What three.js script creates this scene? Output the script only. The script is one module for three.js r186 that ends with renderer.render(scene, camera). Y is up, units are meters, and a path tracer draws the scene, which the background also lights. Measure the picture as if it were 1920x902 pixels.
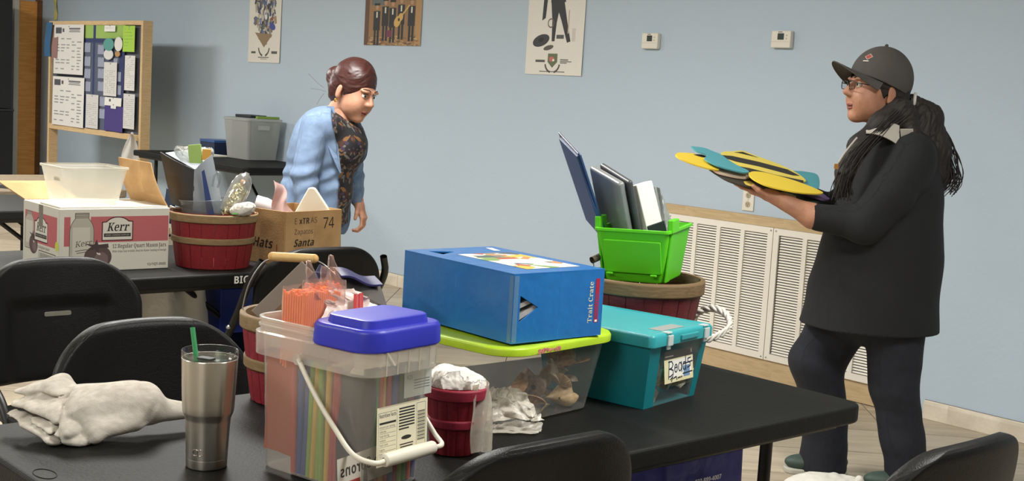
import * as THREE from 'three';
import { RoundedBoxGeometry } from 'three/addons/geometries/RoundedBoxGeometry.js';
import { mergeGeometries } from 'three/addons/utils/BufferGeometryUtils.js';
import { RectAreaLightUniformsLib } from 'three/addons/lights/RectAreaLightUniformsLib.js';

// ---------------------------------------------------------------- camera, lights, exposure
const scene = new THREE.Scene();
scene.background = new THREE.Color(0x000000);
const CAM = new THREE.Vector3(0, 1.4124, 0), FOCAL = 2418.2;
const AX = new THREE.Vector3(0.66411355, 0.05867298, -0.74532588);   // picture right
const AY = new THREE.Vector3(-0.12268012, 0.99195494, -0.0312247);   // picture up
const AF = new THREE.Vector3(-0.73749765, -0.11217341, -0.66596873); // looking direction
const camera = new THREE.PerspectiveCamera(2 * Math.atan(451 / FOCAL) * 180 / Math.PI, 1920 / 902, 0.05, 60);
camera.position.copy(CAM);
camera.quaternion.setFromRotationMatrix(new THREE.Matrix4().makeBasis(AX, AY, AF.clone().negate()));
scene.add(camera);
const renderer = new THREE.WebGLRenderer({ antialias: true });
renderer.toneMapping = THREE.LinearToneMapping;
renderer.toneMappingExposure = 3.2;
renderer.shadowMap.enabled = true;
RectAreaLightUniformsLib.init();
// one row of recessed ceiling troffers runs above the tables, a second row behind the camera: [x, z, strength]
const CEIL = 2.75, LAMP_COLOR = new THREE.Color(1.0, 0.98, 0.935);
const TROFFERS = [[-11.6, -2.5, 15, 'the notice board end of the hall'], [-8.0, -2.5, 12, 'the brown table'], [-4.4, -2.5, 15, 'the mason jar table'], [-0.8, -2.5, 11, 'the pulled-out chair'],
  [-8.0, 1.2, 10, 'the floor left of the camera'], [-4.4, 1.2, 10, 'the floor beside the camera'], [-0.8, 1.2, 10, 'the spot where the camera stands']];

// ---------------------------------------------------------------- helpers
const V3 = (x, y, z) => new THREE.Vector3(x, y, z);
const PI = Math.PI, RAD = PI / 180, YAW = 0.83632;
let seed_ = 7;
const rnd = () => { seed_ = (seed_ * 1664525 + 1013904223) >>> 0; return seed_ / 4294967296; };
const rr = (a, b) => a + (b - a) * rnd();
function reseed(n) { seed_ = n >>> 0; rnd(); rnd(); }
// a pixel of the 1920 x 902 photograph gives a direction; the plane it touches gives the distance
function ray(px, py) { return AX.clone().multiplyScalar((px - 960) / FOCAL).addScaledVector(AY, -(py - 451) / FOCAL).add(AF); }
function on(px, py, axis, val) { const d = ray(px, py); return CAM.clone().addScaledVector(d, (val - CAM[axis]) / d[axis]); }
// the same on an upright plane through base that faces the camera, dz metres in front of it; in the frame of a thing turned by YAW
const FH = V3(AF.x, 0, AF.z).normalize(), AH = V3(Math.cos(0.83632), 0, -Math.sin(0.83632));
function loc(base, px, py, dz = 0) {
  const d = ray(px, py), o = base.clone().addScaledVector(FH, -dz), t = o.clone().sub(CAM).dot(FH) / d.dot(FH), q = CAM.clone().addScaledVector(d, t).sub(base);
  return [q.dot(AH), q.y, dz];
}
const usedNames = {};
function numbered(name) { const n = usedNames[name] = (usedNames[name] ?? -1) + 1; return n ? name + '_' + String(n).padStart(3, '0') : name; }
function shade(o) { o.castShadow = true; o.receiveShadow = true; return o; }
function mesh(name, geo, mat, parent = scene) {
  const m = shade(new THREE.Mesh(Array.isArray(geo) ? merge(geo) : geo, mat));
  m.name = parent === scene ? numbered(name) : name;
  parent.add(m);
  return m;
}
function tag(o, label, category, group) { o.userData.label = label; o.userData.category = category; if (group) o.userData.group = group; return o; }
function thing(name, label, category, pos = [0, 0, 0], turn = 0, group) {
  const g = new THREE.Group(); g.name = numbered(name); scene.add(g);
  g.position.set(...pos); g.rotation.y = turn;
  return tag(g, label, category, group);
}
function struct(name, geo, mat, parent = scene) { const m = mesh(name, geo, mat, parent); m.userData.kind = 'structure'; return m; }
function merge(list) {
  const flat = list.flat().map((g) => {
    const q = g.index ? g.toNonIndexed() : g;
    for (const k of Object.keys(q.attributes)) if (!['position', 'normal', 'uv'].includes(k)) q.deleteAttribute(k);
    if (!q.attributes.uv) q.setAttribute('uv', new THREE.BufferAttribute(new Float32Array(q.attributes.position.count * 2), 2));
    if (!q.attributes.normal) q.computeVertexNormals();
    return q;
  });
  return flat.length === 1 ? flat[0] : mergeGeometries(flat);
}
function mv(g, x = 0, y = 0, z = 0, rx = 0, ry = 0, rz = 0) {
  g.applyMatrix4(new THREE.Matrix4().compose(V3(x, y, z), new THREE.Quaternion().setFromEuler(new THREE.Euler(rx, ry, rz)), V3(1, 1, 1)));
  return g;
}
const box = (w, h, d, x = 0, y = 0, z = 0) => mv(new THREE.BoxGeometry(w, h, d), x, y, z);
const rbox = (w, h, d, r = 0.004, x = 0, y = 0, z = 0, seg = 2) => mv(new RoundedBoxGeometry(w, h, d, seg, r), x, y, z);
const cyl = (r0, r1, h, x = 0, y = 0, z = 0, n = 24) => mv(new THREE.CylinderGeometry(r1, r0, h, n), x, y, z);
const lathe = (pts, n = 48) => new THREE.LatheGeometry(pts.map((p) => new THREE.Vector2(p[0], p[1])), n);
function tube(pts, r, n = 48, closed = false, m = 10) { return new THREE.TubeGeometry(new THREE.CatmullRomCurve3(pts.map((p) => V3(...p)), closed, 'catmullrom', 0.5), n, r, m, closed); }
function poly(pts, r, m = 10) { // tube with straight runs and small bends
  const path = new THREE.CurvePath();
  for (let i = 0; i + 1 < pts.length; i++) path.add(new THREE.LineCurve3(V3(...pts[i]), V3(...pts[i + 1])));
  return new THREE.TubeGeometry(path, 16 * (pts.length - 1), r, m);
}
function bar(a, b, r, m = 12) { return new THREE.TubeGeometry(new THREE.LineCurve3(V3(...a), V3(...b)), 1, r, m); }
function roundRect(w, h, r) {
  const s = new THREE.Shape(), x = -w / 2, y = -h / 2;
  s.moveTo(x + r, y); s.lineTo(x + w - r, y); s.quadraticCurveTo(x + w, y, x + w, y + r); s.lineTo(x + w, y + h - r); s.quadraticCurveTo(x + w, y + h, x + w - r, y + h);
  s.lineTo(x + r, y + h); s.quadraticCurveTo(x, y + h, x, y + h - r); s.lineTo(x, y + r); s.quadraticCurveTo(x, y, x + r, y);
  return s;
}
function slab(shape, thick, bevel = 0.002, seg = 2) { // lies in xz, thickness along y from 0 to thick
  const g = new THREE.ExtrudeGeometry(shape, { depth: Math.max(thick - 2 * bevel, 1e-4), bevelEnabled: bevel > 0, bevelThickness: bevel, bevelSize: bevel, bevelOffset: -bevel, bevelSegments: seg, curveSegments: 10 });
  return mv(g, 0, thick - bevel, 0, PI / 2, 0, 0);
}
// outline loops of a rounded rectangle, for lofted tubs: rings = [[y, w, d, r], ...]
function loft(rings, closedBottom = true, n = 10) {
  const P = [], ring = (y, w, d, r) => {
    const out = [];
    for (const [sx, sz, a0] of [[1, 1, 0], [-1, 1, PI / 2], [-1, -1, PI], [1, -1, 1.5 * PI]])
      for (let i = 0; i <= n; i++) { const a = a0 + (PI / 2) * i / n; out.push(V3(sx * (w / 2 - r) + r * Math.cos(a), y, sz * (d / 2 - r) + r * Math.sin(a))); }
    return out;
  };
  const R = rings.map((q) => ring(...q)), K = R[0].length, pos = [], idx = [];
  R.forEach((q) => q.forEach((v) => pos.push(v.x, v.y, v.z)));
  for (let j = 0; j + 1 < R.length; j++) for (let i = 0; i < K; i++) {
    const a = j * K + i, b = j * K + (i + 1) % K, c = a + K, d = b + K;
    idx.push(a, c, b, b, c, d);
  }
  if (closedBottom) { const c = pos.length / 3; pos.push(0, rings[0][0], 0); for (let i = 0; i < K; i++) idx.push(c, i, (i + 1) % K); }
  const last = rings[rings.length - 1];
  if (last[1] < 0.03) { const c = pos.length / 3, o = (R.length - 1) * K; pos.push(0, last[0], 0); for (let i = 0; i < K; i++) idx.push(c, o + (i + 1) % K, o + i); }
  const g = new THREE.BufferGeometry();
  g.setAttribute('position', new THREE.Float32BufferAttribute(pos, 3)); g.setIndex(idx);
  const h = g.toNonIndexed(); h.computeVertexNormals();
  return smoothNormals(h, 50);
}
function smoothNormals(g, deg = 40) { // normals shared where faces meet at less than deg
  const p = g.attributes.position, n = p.count / 3, map = new Map(), fn = [];
  for (let f = 0; f < n; f++) {
    const a = V3().fromBufferAttribute(p, 3 * f), b = V3().fromBufferAttribute(p, 3 * f + 1), c = V3().fromBufferAttribute(p, 3 * f + 2);
    const q = b.clone().sub(a).cross(c.clone().sub(a)); fn.push([q, q.clone().normalize()]);
    for (const [k, v] of [[0, a], [1, b], [2, c]]) { const key = Math.round(v.x * 2e4) + ',' + Math.round(v.y * 2e4) + ',' + Math.round(v.z * 2e4); if (!map.has(key)) map.set(key, []); map.get(key).push([f, k]); }
  }
  const out = new Float32Array(p.count * 3), lim = Math.cos(deg * RAD);
  for (const list of map.values()) for (const [f, k] of list) {
    const s = V3(0, 0, 0); for (const [f2] of list) if (fn[f][1].dot(fn[f2][1]) > lim) s.add(fn[f2][0]);
    s.normalize(); out.set([s.x, s.y, s.z], (3 * f + k) * 3);
  }
  g.setAttribute('normal', new THREE.BufferAttribute(out, 3));
  return g;
}
function gridMesh(nu, nv, fn, closeU = false) { // parametric sheet
  const pos = [], uv = [], idx = [];
  for (let j = 0; j <= nv; j++) for (let i = 0; i <= nu; i++) { const q = fn(i / nu, j / nv); pos.push(q.x, q.y, q.z); uv.push(i / nu, j / nv); }
  for (let j = 0; j < nv; j++) for (let i = 0; i < nu; i++) { const a = j * (nu + 1) + i, b = a + 1, c = a + nu + 1, d = c + 1; idx.push(a, b, c, b, d, c); }
  const g = new THREE.BufferGeometry();
  g.setAttribute('position', new THREE.Float32BufferAttribute(pos, 3)); g.setAttribute('uv', new THREE.Float32BufferAttribute(uv, 2)); g.setIndex(idx); g.computeVertexNormals();
  return g;
}
// solid sheet: front and back of a parametric sheet plus its rim
function thickSheet(nu, nv, fn, t) {
  const g = gridMesh(nu, nv, fn), n = g.attributes.normal, p = g.attributes.position, pos = [], idx = [], N = p.count;
  for (const s of [0.5, -0.5]) for (let i = 0; i < N; i++) pos.push(p.getX(i) + n.getX(i) * t * s, p.getY(i) + n.getY(i) * t * s, p.getZ(i) + n.getZ(i) * t * s);
  const I = g.index.array; for (let i = 0; i < I.length; i += 3) { idx.push(I[i], I[i + 1], I[i + 2]); idx.push(I[i] + N, I[i + 2] + N, I[i + 1] + N); }
  const W = nu + 1, loop = [];
  for (let i = 0; i < nu; i++) loop.push(i); for (let j = 0; j < nv; j++) loop.push(j * W + nu); for (let i = nu; i > 0; i--) loop.push(nv * W + i); for (let j = nv; j > 0; j--) loop.push(j * W);
  loop.forEach((a, k) => { const b = loop[(k + 1) % loop.length]; idx.push(a, a + N, b, b, a + N, b + N); });
  const h = new THREE.BufferGeometry(); h.setAttribute('position', new THREE.Float32BufferAttribute(pos, 3)); h.setIndex(idx);
  const q = h.toNonIndexed(); return smoothNormals(q, 55);
}
// value noise
function hash3(x, y, z) { let h = Math.imul(x, 374761393) ^ Math.imul(y, 668265263) ^ Math.imul(z, 2147483647 ^ 0x5bd1e995); h = Math.imul(h ^ (h >>> 13), 1274126177); return ((h ^ (h >>> 16)) >>> 0) / 4294967296; }
function noise(x, y = 0, z = 0) {
  const xi = Math.floor(x), yi = Math.floor(y), zi = Math.floor(z), s = (t) => t * t * (3 - 2 * t), u = s(x - xi), v = s(y - yi), w = s(z - zi), L = (a, b, t) => a + (b - a) * t;
  return L(L(L(hash3(xi, yi, zi), hash3(xi + 1, yi, zi), u), L(hash3(xi, yi + 1, zi), hash3(xi + 1, yi + 1, zi), u), v), L(L(hash3(xi, yi, zi + 1), hash3(xi + 1, yi, zi + 1), u), L(hash3(xi, yi + 1, zi + 1), hash3(xi + 1, yi + 1, zi + 1), u), v), w);
}
const fbm = (x, y = 0, z = 0, o = 4) => { let a = 0, s = 0.5, n = 0; for (let i = 0; i < o; i++) { a += s * noise(x, y, z); n += s; x = x * 2.03 + 7.1; y = y * 2.03 + 3.7; z = z * 2.03; s *= 0.5; } return a / n; };
function dataTex(n, m, fn, srgb) { // fn(x, y) in 0..1 -> [r, g, b] 0..255 ; wraps
  const d = new Uint8Array(n * m * 4);
  for (let j = 0; j < m; j++) for (let i = 0; i < n; i++) { const c = fn(i / n, j / m), o = (j * n + i) * 4; d[o] = c[0]; d[o + 1] = c[1]; d[o + 2] = c[2]; d[o + 3] = 255; }
  const t = new THREE.DataTexture(d, n, m); t.wrapS = t.wrapT = THREE.RepeatWrapping; t.magFilter = THREE.LinearFilter; t.minFilter = THREE.LinearFilter;
  if (srgb) t.colorSpace = THREE.SRGBColorSpace; t.needsUpdate = true; return t;
}
const greyTex = (n, fn) => dataTex(n, n, (x, y) => { const v = Math.max(0, Math.min(255, 255 * fn(x, y))); return [v, v, v]; });
function rep(t, u, v) { const c = t.clone(); c.repeat.set(u, v); c.needsUpdate = true; return c; }
function canvasTex(w, h, draw) {
  const c = document.createElement('canvas'); c.width = w; c.height = h; const g = c.getContext('2d'); draw(g, w, h);
  const t = new THREE.CanvasTexture(c); t.colorSpace = THREE.SRGBColorSpace; return t;
}
function std(color, roughness = 0.6, extra = {}) { return new THREE.MeshStandardMaterial({ color, roughness, ...extra }); }
function phys(color, roughness = 0.6, extra = {}) { return new THREE.MeshPhysicalMaterial({ color, roughness, ...extra }); }
function boxUV(g, s = 1) { // uv in metres, by the main direction of each face
  const p = g.attributes.position, n = g.attributes.normal, uv = new Float32Array(p.count * 2);
  for (let i = 0; i < p.count; i++) {
    const ax = Math.abs(n.getX(i)), ay = Math.abs(n.getY(i)), az = Math.abs(n.getZ(i)), x = p.getX(i), y = p.getY(i), z = p.getZ(i);
    const q = ay >= ax && ay >= az ? [x, z] : ax >= az ? [z, y] : [x, y]; uv[2 * i] = q[0] * s; uv[2 * i + 1] = q[1] * s;
  }
  g.setAttribute('uv', new THREE.BufferAttribute(uv, 2)); return g;
}
// surface nets: a distance function turned into a smooth mesh
function nets(sdf, lo, hi, cell) {
  const nx = Math.ceil((hi[0] - lo[0]) / cell) + 1, ny = Math.ceil((hi[1] - lo[1]) / cell) + 1, nz = Math.ceil((hi[2] - lo[2]) / cell) + 1;
  const F = new Float32Array(nx * ny * nz), at = (i, j, k) => (k * ny + j) * nx + i;
  // a coarse pass skips what lies far from the surface
  const S = 4, far = cell * S * 1.9;
  for (let k = 0; k < nz; k += S) for (let j = 0; j < ny; j += S) for (let i = 0; i < nx; i += S) {
    const c = sdf(lo[0] + (i + 1.5) * cell, lo[1] + (j + 1.5) * cell, lo[2] + (k + 1.5) * cell), skip = Math.abs(c) > far;
    for (let c2 = k; c2 < Math.min(k + S, nz); c2++) for (let b = j; b < Math.min(j + S, ny); b++) for (let a = i; a < Math.min(i + S, nx); a++)
      F[at(a, b, c2)] = skip ? c : sdf(lo[0] + a * cell, lo[1] + b * cell, lo[2] + c2 * cell);
  }
  const id = new Int32Array(nx * ny * nz).fill(-1), pos = [], idx = [];
  const E = [[0, 1], [2, 3], [4, 5], [6, 7], [0, 2], [1, 3], [4, 6], [5, 7], [0, 4], [1, 5], [2, 6], [3, 7]];
  for (let k = 0; k < nz - 1; k++) for (let j = 0; j < ny - 1; j++) for (let i = 0; i < nx - 1; i++) {
    const v = [], c = []; let m = 0;
    for (let q = 0; q < 8; q++) { const a = i + (q & 1), b = j + ((q >> 1) & 1), d = k + (q >> 2); v.push(F[at(a, b, d)]); c.push([a, b, d]); if (v[q] < 0) m |= 1 << q; }
    if (m === 0 || m === 255) continue;
    let x = 0, y = 0, z = 0, n = 0;
    for (const [a, b] of E) if ((v[a] < 0) !== (v[b] < 0)) { const t = v[a] / (v[a] - v[b]); x += c[a][0] + t * (c[b][0] - c[a][0]); y += c[a][1] + t * (c[b][1] - c[a][1]); z += c[a][2] + t * (c[b][2] - c[a][2]); n++; }
    id[at(i, j, k)] = pos.length / 3; pos.push(lo[0] + x / n * cell, lo[1] + y / n * cell, lo[2] + z / n * cell);
  }
  const quad = (a, b, c, d, flip) => { if (a < 0 || b < 0 || c < 0 || d < 0) return; flip ? idx.push(a, c, b, a, d, c) : idx.push(a, b, c, a, c, d); };
  for (let k = 1; k < nz - 1; k++) for (let j = 1; j < ny - 1; j++) for (let i = 1; i < nx - 1; i++) {
    const f = F[at(i, j, k)] < 0;
    if (f !== (F[at(i + 1, j, k)] < 0)) quad(id[at(i, j - 1, k - 1)], id[at(i, j, k - 1)], id[at(i, j, k)], id[at(i, j - 1, k)], !f);
    if (f !== (F[at(i, j + 1, k)] < 0)) quad(id[at(i - 1, j, k - 1)], id[at(i - 1, j, k)], id[at(i, j, k)], id[at(i, j, k - 1)], !f);
    if (f !== (F[at(i, j, k + 1)] < 0)) quad(id[at(i - 1, j - 1, k)], id[at(i, j - 1, k)], id[at(i, j, k)], id[at(i - 1, j, k)], !f);
  }
  const nor = new Float32Array(pos.length), h = cell * 0.6;
  for (let q = 0; q < pos.length; q += 3) {
    const [x, y, z] = [pos[q], pos[q + 1], pos[q + 2]];
    const g = V3(sdf(x + h, y, z) - sdf(x - h, y, z), sdf(x, y + h, z) - sdf(x, y - h, z), sdf(x, y, z + h) - sdf(x, y, z - h)).normalize();
    nor[q] = g.x; nor[q + 1] = g.y; nor[q + 2] = g.z;
  }
  const g = new THREE.BufferGeometry();
  g.setAttribute('position', new THREE.Float32BufferAttribute(pos, 3)); g.setAttribute('normal', new THREE.BufferAttribute(nor, 3)); g.setIndex(idx);
  return g;
}
const smin = (a, b, k) => { const h = Math.max(k - Math.abs(a - b), 0) / k; return Math.min(a, b) - h * h * k * 0.25; };
function cone(a, b, ra, rb) { // tapered capsule
  const bx = b[0] - a[0], by = b[1] - a[1], bz = b[2] - a[2], L = bx * bx + by * by + bz * bz;
  return (x, y, z) => { const px = x - a[0], py = y - a[1], pz = z - a[2]; let t = (px * bx + py * by + pz * bz) / L; t = t < 0 ? 0 : t > 1 ? 1 : t; return Math.hypot(px - bx * t, py - by * t, pz - bz * t) - (ra + (rb - ra) * t); };
}
function ell(c, r, rot) { // ellipsoid, rot = [rx, ry, rz]
  const q = rot ? new THREE.Matrix3().setFromMatrix4(new THREE.Matrix4().makeRotationFromEuler(new THREE.Euler(...rot)).transpose()).elements : null, m = Math.min(...r);
  return (x, y, z) => { let a = x - c[0], b = y - c[1], d = z - c[2]; if (q) [a, b, d] = [q[0] * a + q[3] * b + q[6] * d, q[1] * a + q[4] * b + q[7] * d, q[2] * a + q[5] * b + q[8] * d];
    const k0 = Math.hypot(a / r[0], b / r[1], d / r[2]), k1 = Math.hypot(a / (r[0] * r[0]), b / (r[1] * r[1]), d / (r[2] * r[2])); return k1 < 1e-9 ? -m : k0 * (k0 - 1) / k1; };
}
function blend(list, k) { return (x, y, z) => { let d = list[0](x, y, z); for (let i = 1; i < list.length; i++) d = smin(d, list[i](x, y, z), k); return d; }; }
// ---------------------------------------------------------------- materials
const T = {
  grain: greyTex(256, (x, y) => 0.5 + 0.5 * (noise(x * 128, y * 128) - 0.5) + 0.35 * (noise(x * 64 + 9, y * 64) - 0.5)),
  peel: greyTex(256, (x, y) => fbm(x * 32, y * 32, 2, 3)),
  cloth: greyTex(256, (x, y) => 0.5 + 0.25 * Math.sin(x * 2 * PI * 64) * Math.sin(y * 2 * PI * 64) + 0.4 * (noise(x * 128, y * 128, 5) - 0.5)),
  crumple: greyTex(256, (x, y) => { let v = 0; for (let k = 0; k < 5; k++) v += Math.abs(fbm(x * 7 + k * 13, y * 7, k * 3.3, 3) - 0.5); return v * 0.8; }),
};
const woodTex = (a, b, f = 9, n = 512) => dataTex(n, n, (x, y) => {
  const w = fbm(x * 3, y * 22, 1, 3), l = Math.sin((y * f + w * 3.2 + 0.6 * fbm(x * 2, y * 2, 4)) * 2 * PI) * 0.5 + 0.5, p = noise(x * 20, y * 256, 3), t = 0.55 * l + 0.45 * p;
  return [0, 1, 2].map((i) => a[i] + (b[i] - a[i]) * t);
}, true);
const blotchTex = (a, b, f = 6, n = 256, p = 0) => dataTex(n, n, (x, y) => { const t = Math.max(0, Math.min(1, (fbm(x * f + p, y * f, p, 5) - 0.5) * 1.9 + 0.5 + 0.25 * (noise(x * 120, y * 120, 2) - 0.5))); return [0, 1, 2].map((i) => a[i] + (b[i] - a[i]) * t); }, true);
const M = {
  wall: std(0xb2c2d0, 0.75, { bumpMap: rep(T.peel, 1, 1), bumpScale: 0.0006 }),
  wallPlain: std(0xb9c2cb, 0.85),
  ceiling: std(0xe4e2dc, 0.9, { bumpMap: rep(T.peel, 1, 1), bumpScale: 0.001 }),
  grout: std(0x5a5046, 0.95),
  baseTile: std(0xffffff, 0.55, { map: blotchTex([196, 186, 168], [224, 215, 198], 5, 256, 3) }),
  tableTop: phys(0x0d0e0d, 0.6, { specularIntensity: 0.5, bumpMap: T.grain, bumpScale: 0.0006 }),
  tableBrown: std(0xffffff, 0.5, { map: woodTex([112, 98, 80], [140, 124, 102], 7) }),
  steelBlack: std(0x141414, 0.45, { metalness: 0.2 }),
  chair: phys(0x0b0b0b, 0.46, { specularIntensity: 0.5, bumpMap: T.grain, bumpScale: 0.0005 }),
  ventWhite: std(0xe8e3d8, 0.5),
  ductSheet: std(0x7d7c78, 0.5, { metalness: 0.3 }),
  plywood: std(0xffffff, 0.7, { map: woodTex([180, 156, 118], [198, 175, 137], 5) }),
  pine: std(0xffffff, 0.65, { map: woodTex([190, 160, 116], [206, 178, 136], 6) }),
  oak: std(0xffffff, 0.5, { map: woodTex([206, 140, 64], [226, 162, 84], 5) }),
  oakDark: std(0xffffff, 0.55, { map: woodTex([98, 62, 28], [122, 78, 36], 5) }),
  paper: std(0xe6e2da, 0.85), whitePlastic: std(0xded9cc, 0.45), black: std(0x121212, 0.5), chrome: std(0xd8d8d8, 0.2, { metalness: 1 }),
  wire: std(0xb8b8b8, 0.3, { metalness: 0.9 }),
};
function print(name, w, h, draw, parent, x, y, z, rx = 0, ry = 0, rz = 0, px = 512, rough = 0.6, opts = {}) { // flat print on a face
  const tex = canvasTex(px, Math.max(8, Math.round(px * h / w)), draw);
  const m = mesh(name, mv(new THREE.PlaneGeometry(w, h), x, y, z, rx, ry, rz), std(0xffffff, rough, { map: tex, ...opts }), parent);
  return m;
}
const cutOut = { transparent: true, alphaTest: 0.5 }; // lettering without a ground of its own

// ---------------------------------------------------------------- the room
const WZ = -5.53, X0 = -13.9, X1 = 3.6, Z1 = 4.6;
{ // the back wall has an opening for the return-air duct
  const oa = -4.77, ob = -3.335, oy0 = 0.114, oy1 = 0.8, b4 = (xa, xb, ya, yb) => box(xb - xa, yb - ya, 0.16, (xa + xb) / 2, (ya + yb) / 2, WZ - 0.08);
  struct('wall_back', boxUV(merge([b4(X0 - 0.2, oa, -0.05, CEIL + 0.05), b4(ob, X1 + 0.2, -0.05, CEIL + 0.05), b4(oa, ob, oy1, CEIL + 0.05), b4(oa, ob, -0.05, oy0)]), 2), M.wall);
  const dz = 0.5, zc = WZ - 0.16 - dz / 2, w = ob - oa, h = oy1 - oy0, ym = (oy0 + oy1) / 2, xm = (oa + ob) / 2;
  struct('trim_2', [box(w + 0.02, 0.004, dz, xm, oy0, zc), box(w + 0.02, 0.004, dz, xm, oy1, zc), box(0.004, h, dz, oa, ym, zc), box(0.004, h, dz, ob, ym, zc), box(w + 0.02, h + 0.02, 0.004, xm, ym, WZ - 0.16 - dz)], M.ductSheet).userData.label = 'galvanised sheet duct behind the return-air grilles';
}
struct('wall_left', boxUV(box(0.16, CEIL + 0.1, Z1 - WZ + 0.3, X0 - 0.08, CEIL / 2, (WZ + Z1) / 2), 2), M.wall);
struct('wall_right', boxUV(box(0.16, CEIL + 0.1, Z1 - WZ + 0.3, X1 + 0.08, CEIL / 2, (WZ + Z1) / 2), 2), M.wallPlain);
struct('wall_front', boxUV(box(X1 - X0 + 0.4, CEIL + 0.1, 0.16, (X0 + X1) / 2, CEIL / 2, Z1 + 0.08), 2), M.wallPlain);
struct('ceiling', boxUV(box(X1 - X0 + 0.5, 0.12, Z1 - WZ + 0.5, (X0 + X1) / 2, CEIL + 0.06, (WZ + Z1) / 2), 2), M.ceiling);
// floor: a grout bed, with the tiles laid at 45 degrees to the wall
{
  const floor = struct('floor', box(X1 - X0 + 0.4, 0.1, Z1 - WZ + 0.4, (X0 + X1) / 2, -0.052, (WZ + Z1) / 2), M.grout);
  const tw = 0.4, tl = 0.895, gap = 0.005, s0 = -5.395, d0 = 1.45, q = Math.SQRT1_2, mats = [];
  for (let k = 0; k < 5; k++) {
    const b = 150 + 5 * k;
    mats.push(std(0xffffff, 0.42, { map: dataTex(256, 128, (x, y) => { const t = fbm(x * 3 + k * 5, y * 14, k, 4) * 0.7 + fbm(x * 9, y * 40, k + 4, 3) * 0.3, f = (t - 0.5) * 58; return [b + 19 + f, b + 6 + f, b - 15 + f * 0.9]; }, true) }));
  }
  const geos = mats.map((_, k) => { const g = box(tl - gap, 0.008, tw - gap); return g; }), rest = [];
  let made = 0; const cand = [];
  for (let i = -32; i < 36; i++) for (let j = -16; j < 18; j++) {
    const s = s0 + (i + 0.5) * tw, d = d0 + (j + 0.5) * tl, x = (s + d) * q, z = (s - d) * q;
    if (x < X0 - 0.4 || x > X1 + 0.4 || z < WZ - 0.42 || z > Z1 + 0.4) continue;
    const v = V3(x, 0, z).sub(CAM), w = v.dot(AF), px = 960 + FOCAL * v.dot(AX) / w, py = 451 - FOCAL * v.dot(AY) / w;
    const seen = w > 2 && px > -250 && px < 2150 && py < 1150;
    cand.push([seen ? 1 : 0, x, z, i, j]);
  }
  for (const [seen, x, z, i, j] of cand) {
    const k = Math.floor(hash3(i, j, 3) * 5);
    if (seen && made < 300) { const m = mesh('tile', geos[k], mats[k], floor); m.position.set(x, -0.004, z); m.rotation.y = PI / 4; made++; }
    else rest.push(mv(box(tl - gap, 0.008, tw - gap), x, -0.004, z, 0, PI / 4, 0));
  }
  if (rest.length) { const m = mesh('tile_field', rest, mats[2], floor); m.userData.kind = 'stuff'; }
}
// baseboards, a tile skirting with a bull-nosed top
function skirting(name, xa, xb) {
  const base = struct(name, box(xb - xa, 0.09, 0.006, (xa + xb) / 2, 0.045, WZ + 0.003), M.grout);
  const L = 0.6, sh = new THREE.Shape([[0, 0], [0.011, 0], [0.011, 0.07], [0.008, 0.084], [0.003, 0.088], [0, 0.088]].map((p) => new THREE.Vector2(...p)));
  for (let x = xa; x < xb - 0.01; x += L) {
    const l = Math.min(L, xb - x) - 0.003, g = new THREE.ExtrudeGeometry(sh, { depth: l, bevelEnabled: false });
    mesh('skirting_tile', boxUV(mv(g, x + l, 0.001, WZ + 0.004, 0, -PI / 2, 0), 2), M.baseTile, base);
  }
}
skirting('baseboard_left', -13.9, -4.86);
skirting('baseboard_right', -3.127, 3.6);
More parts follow.
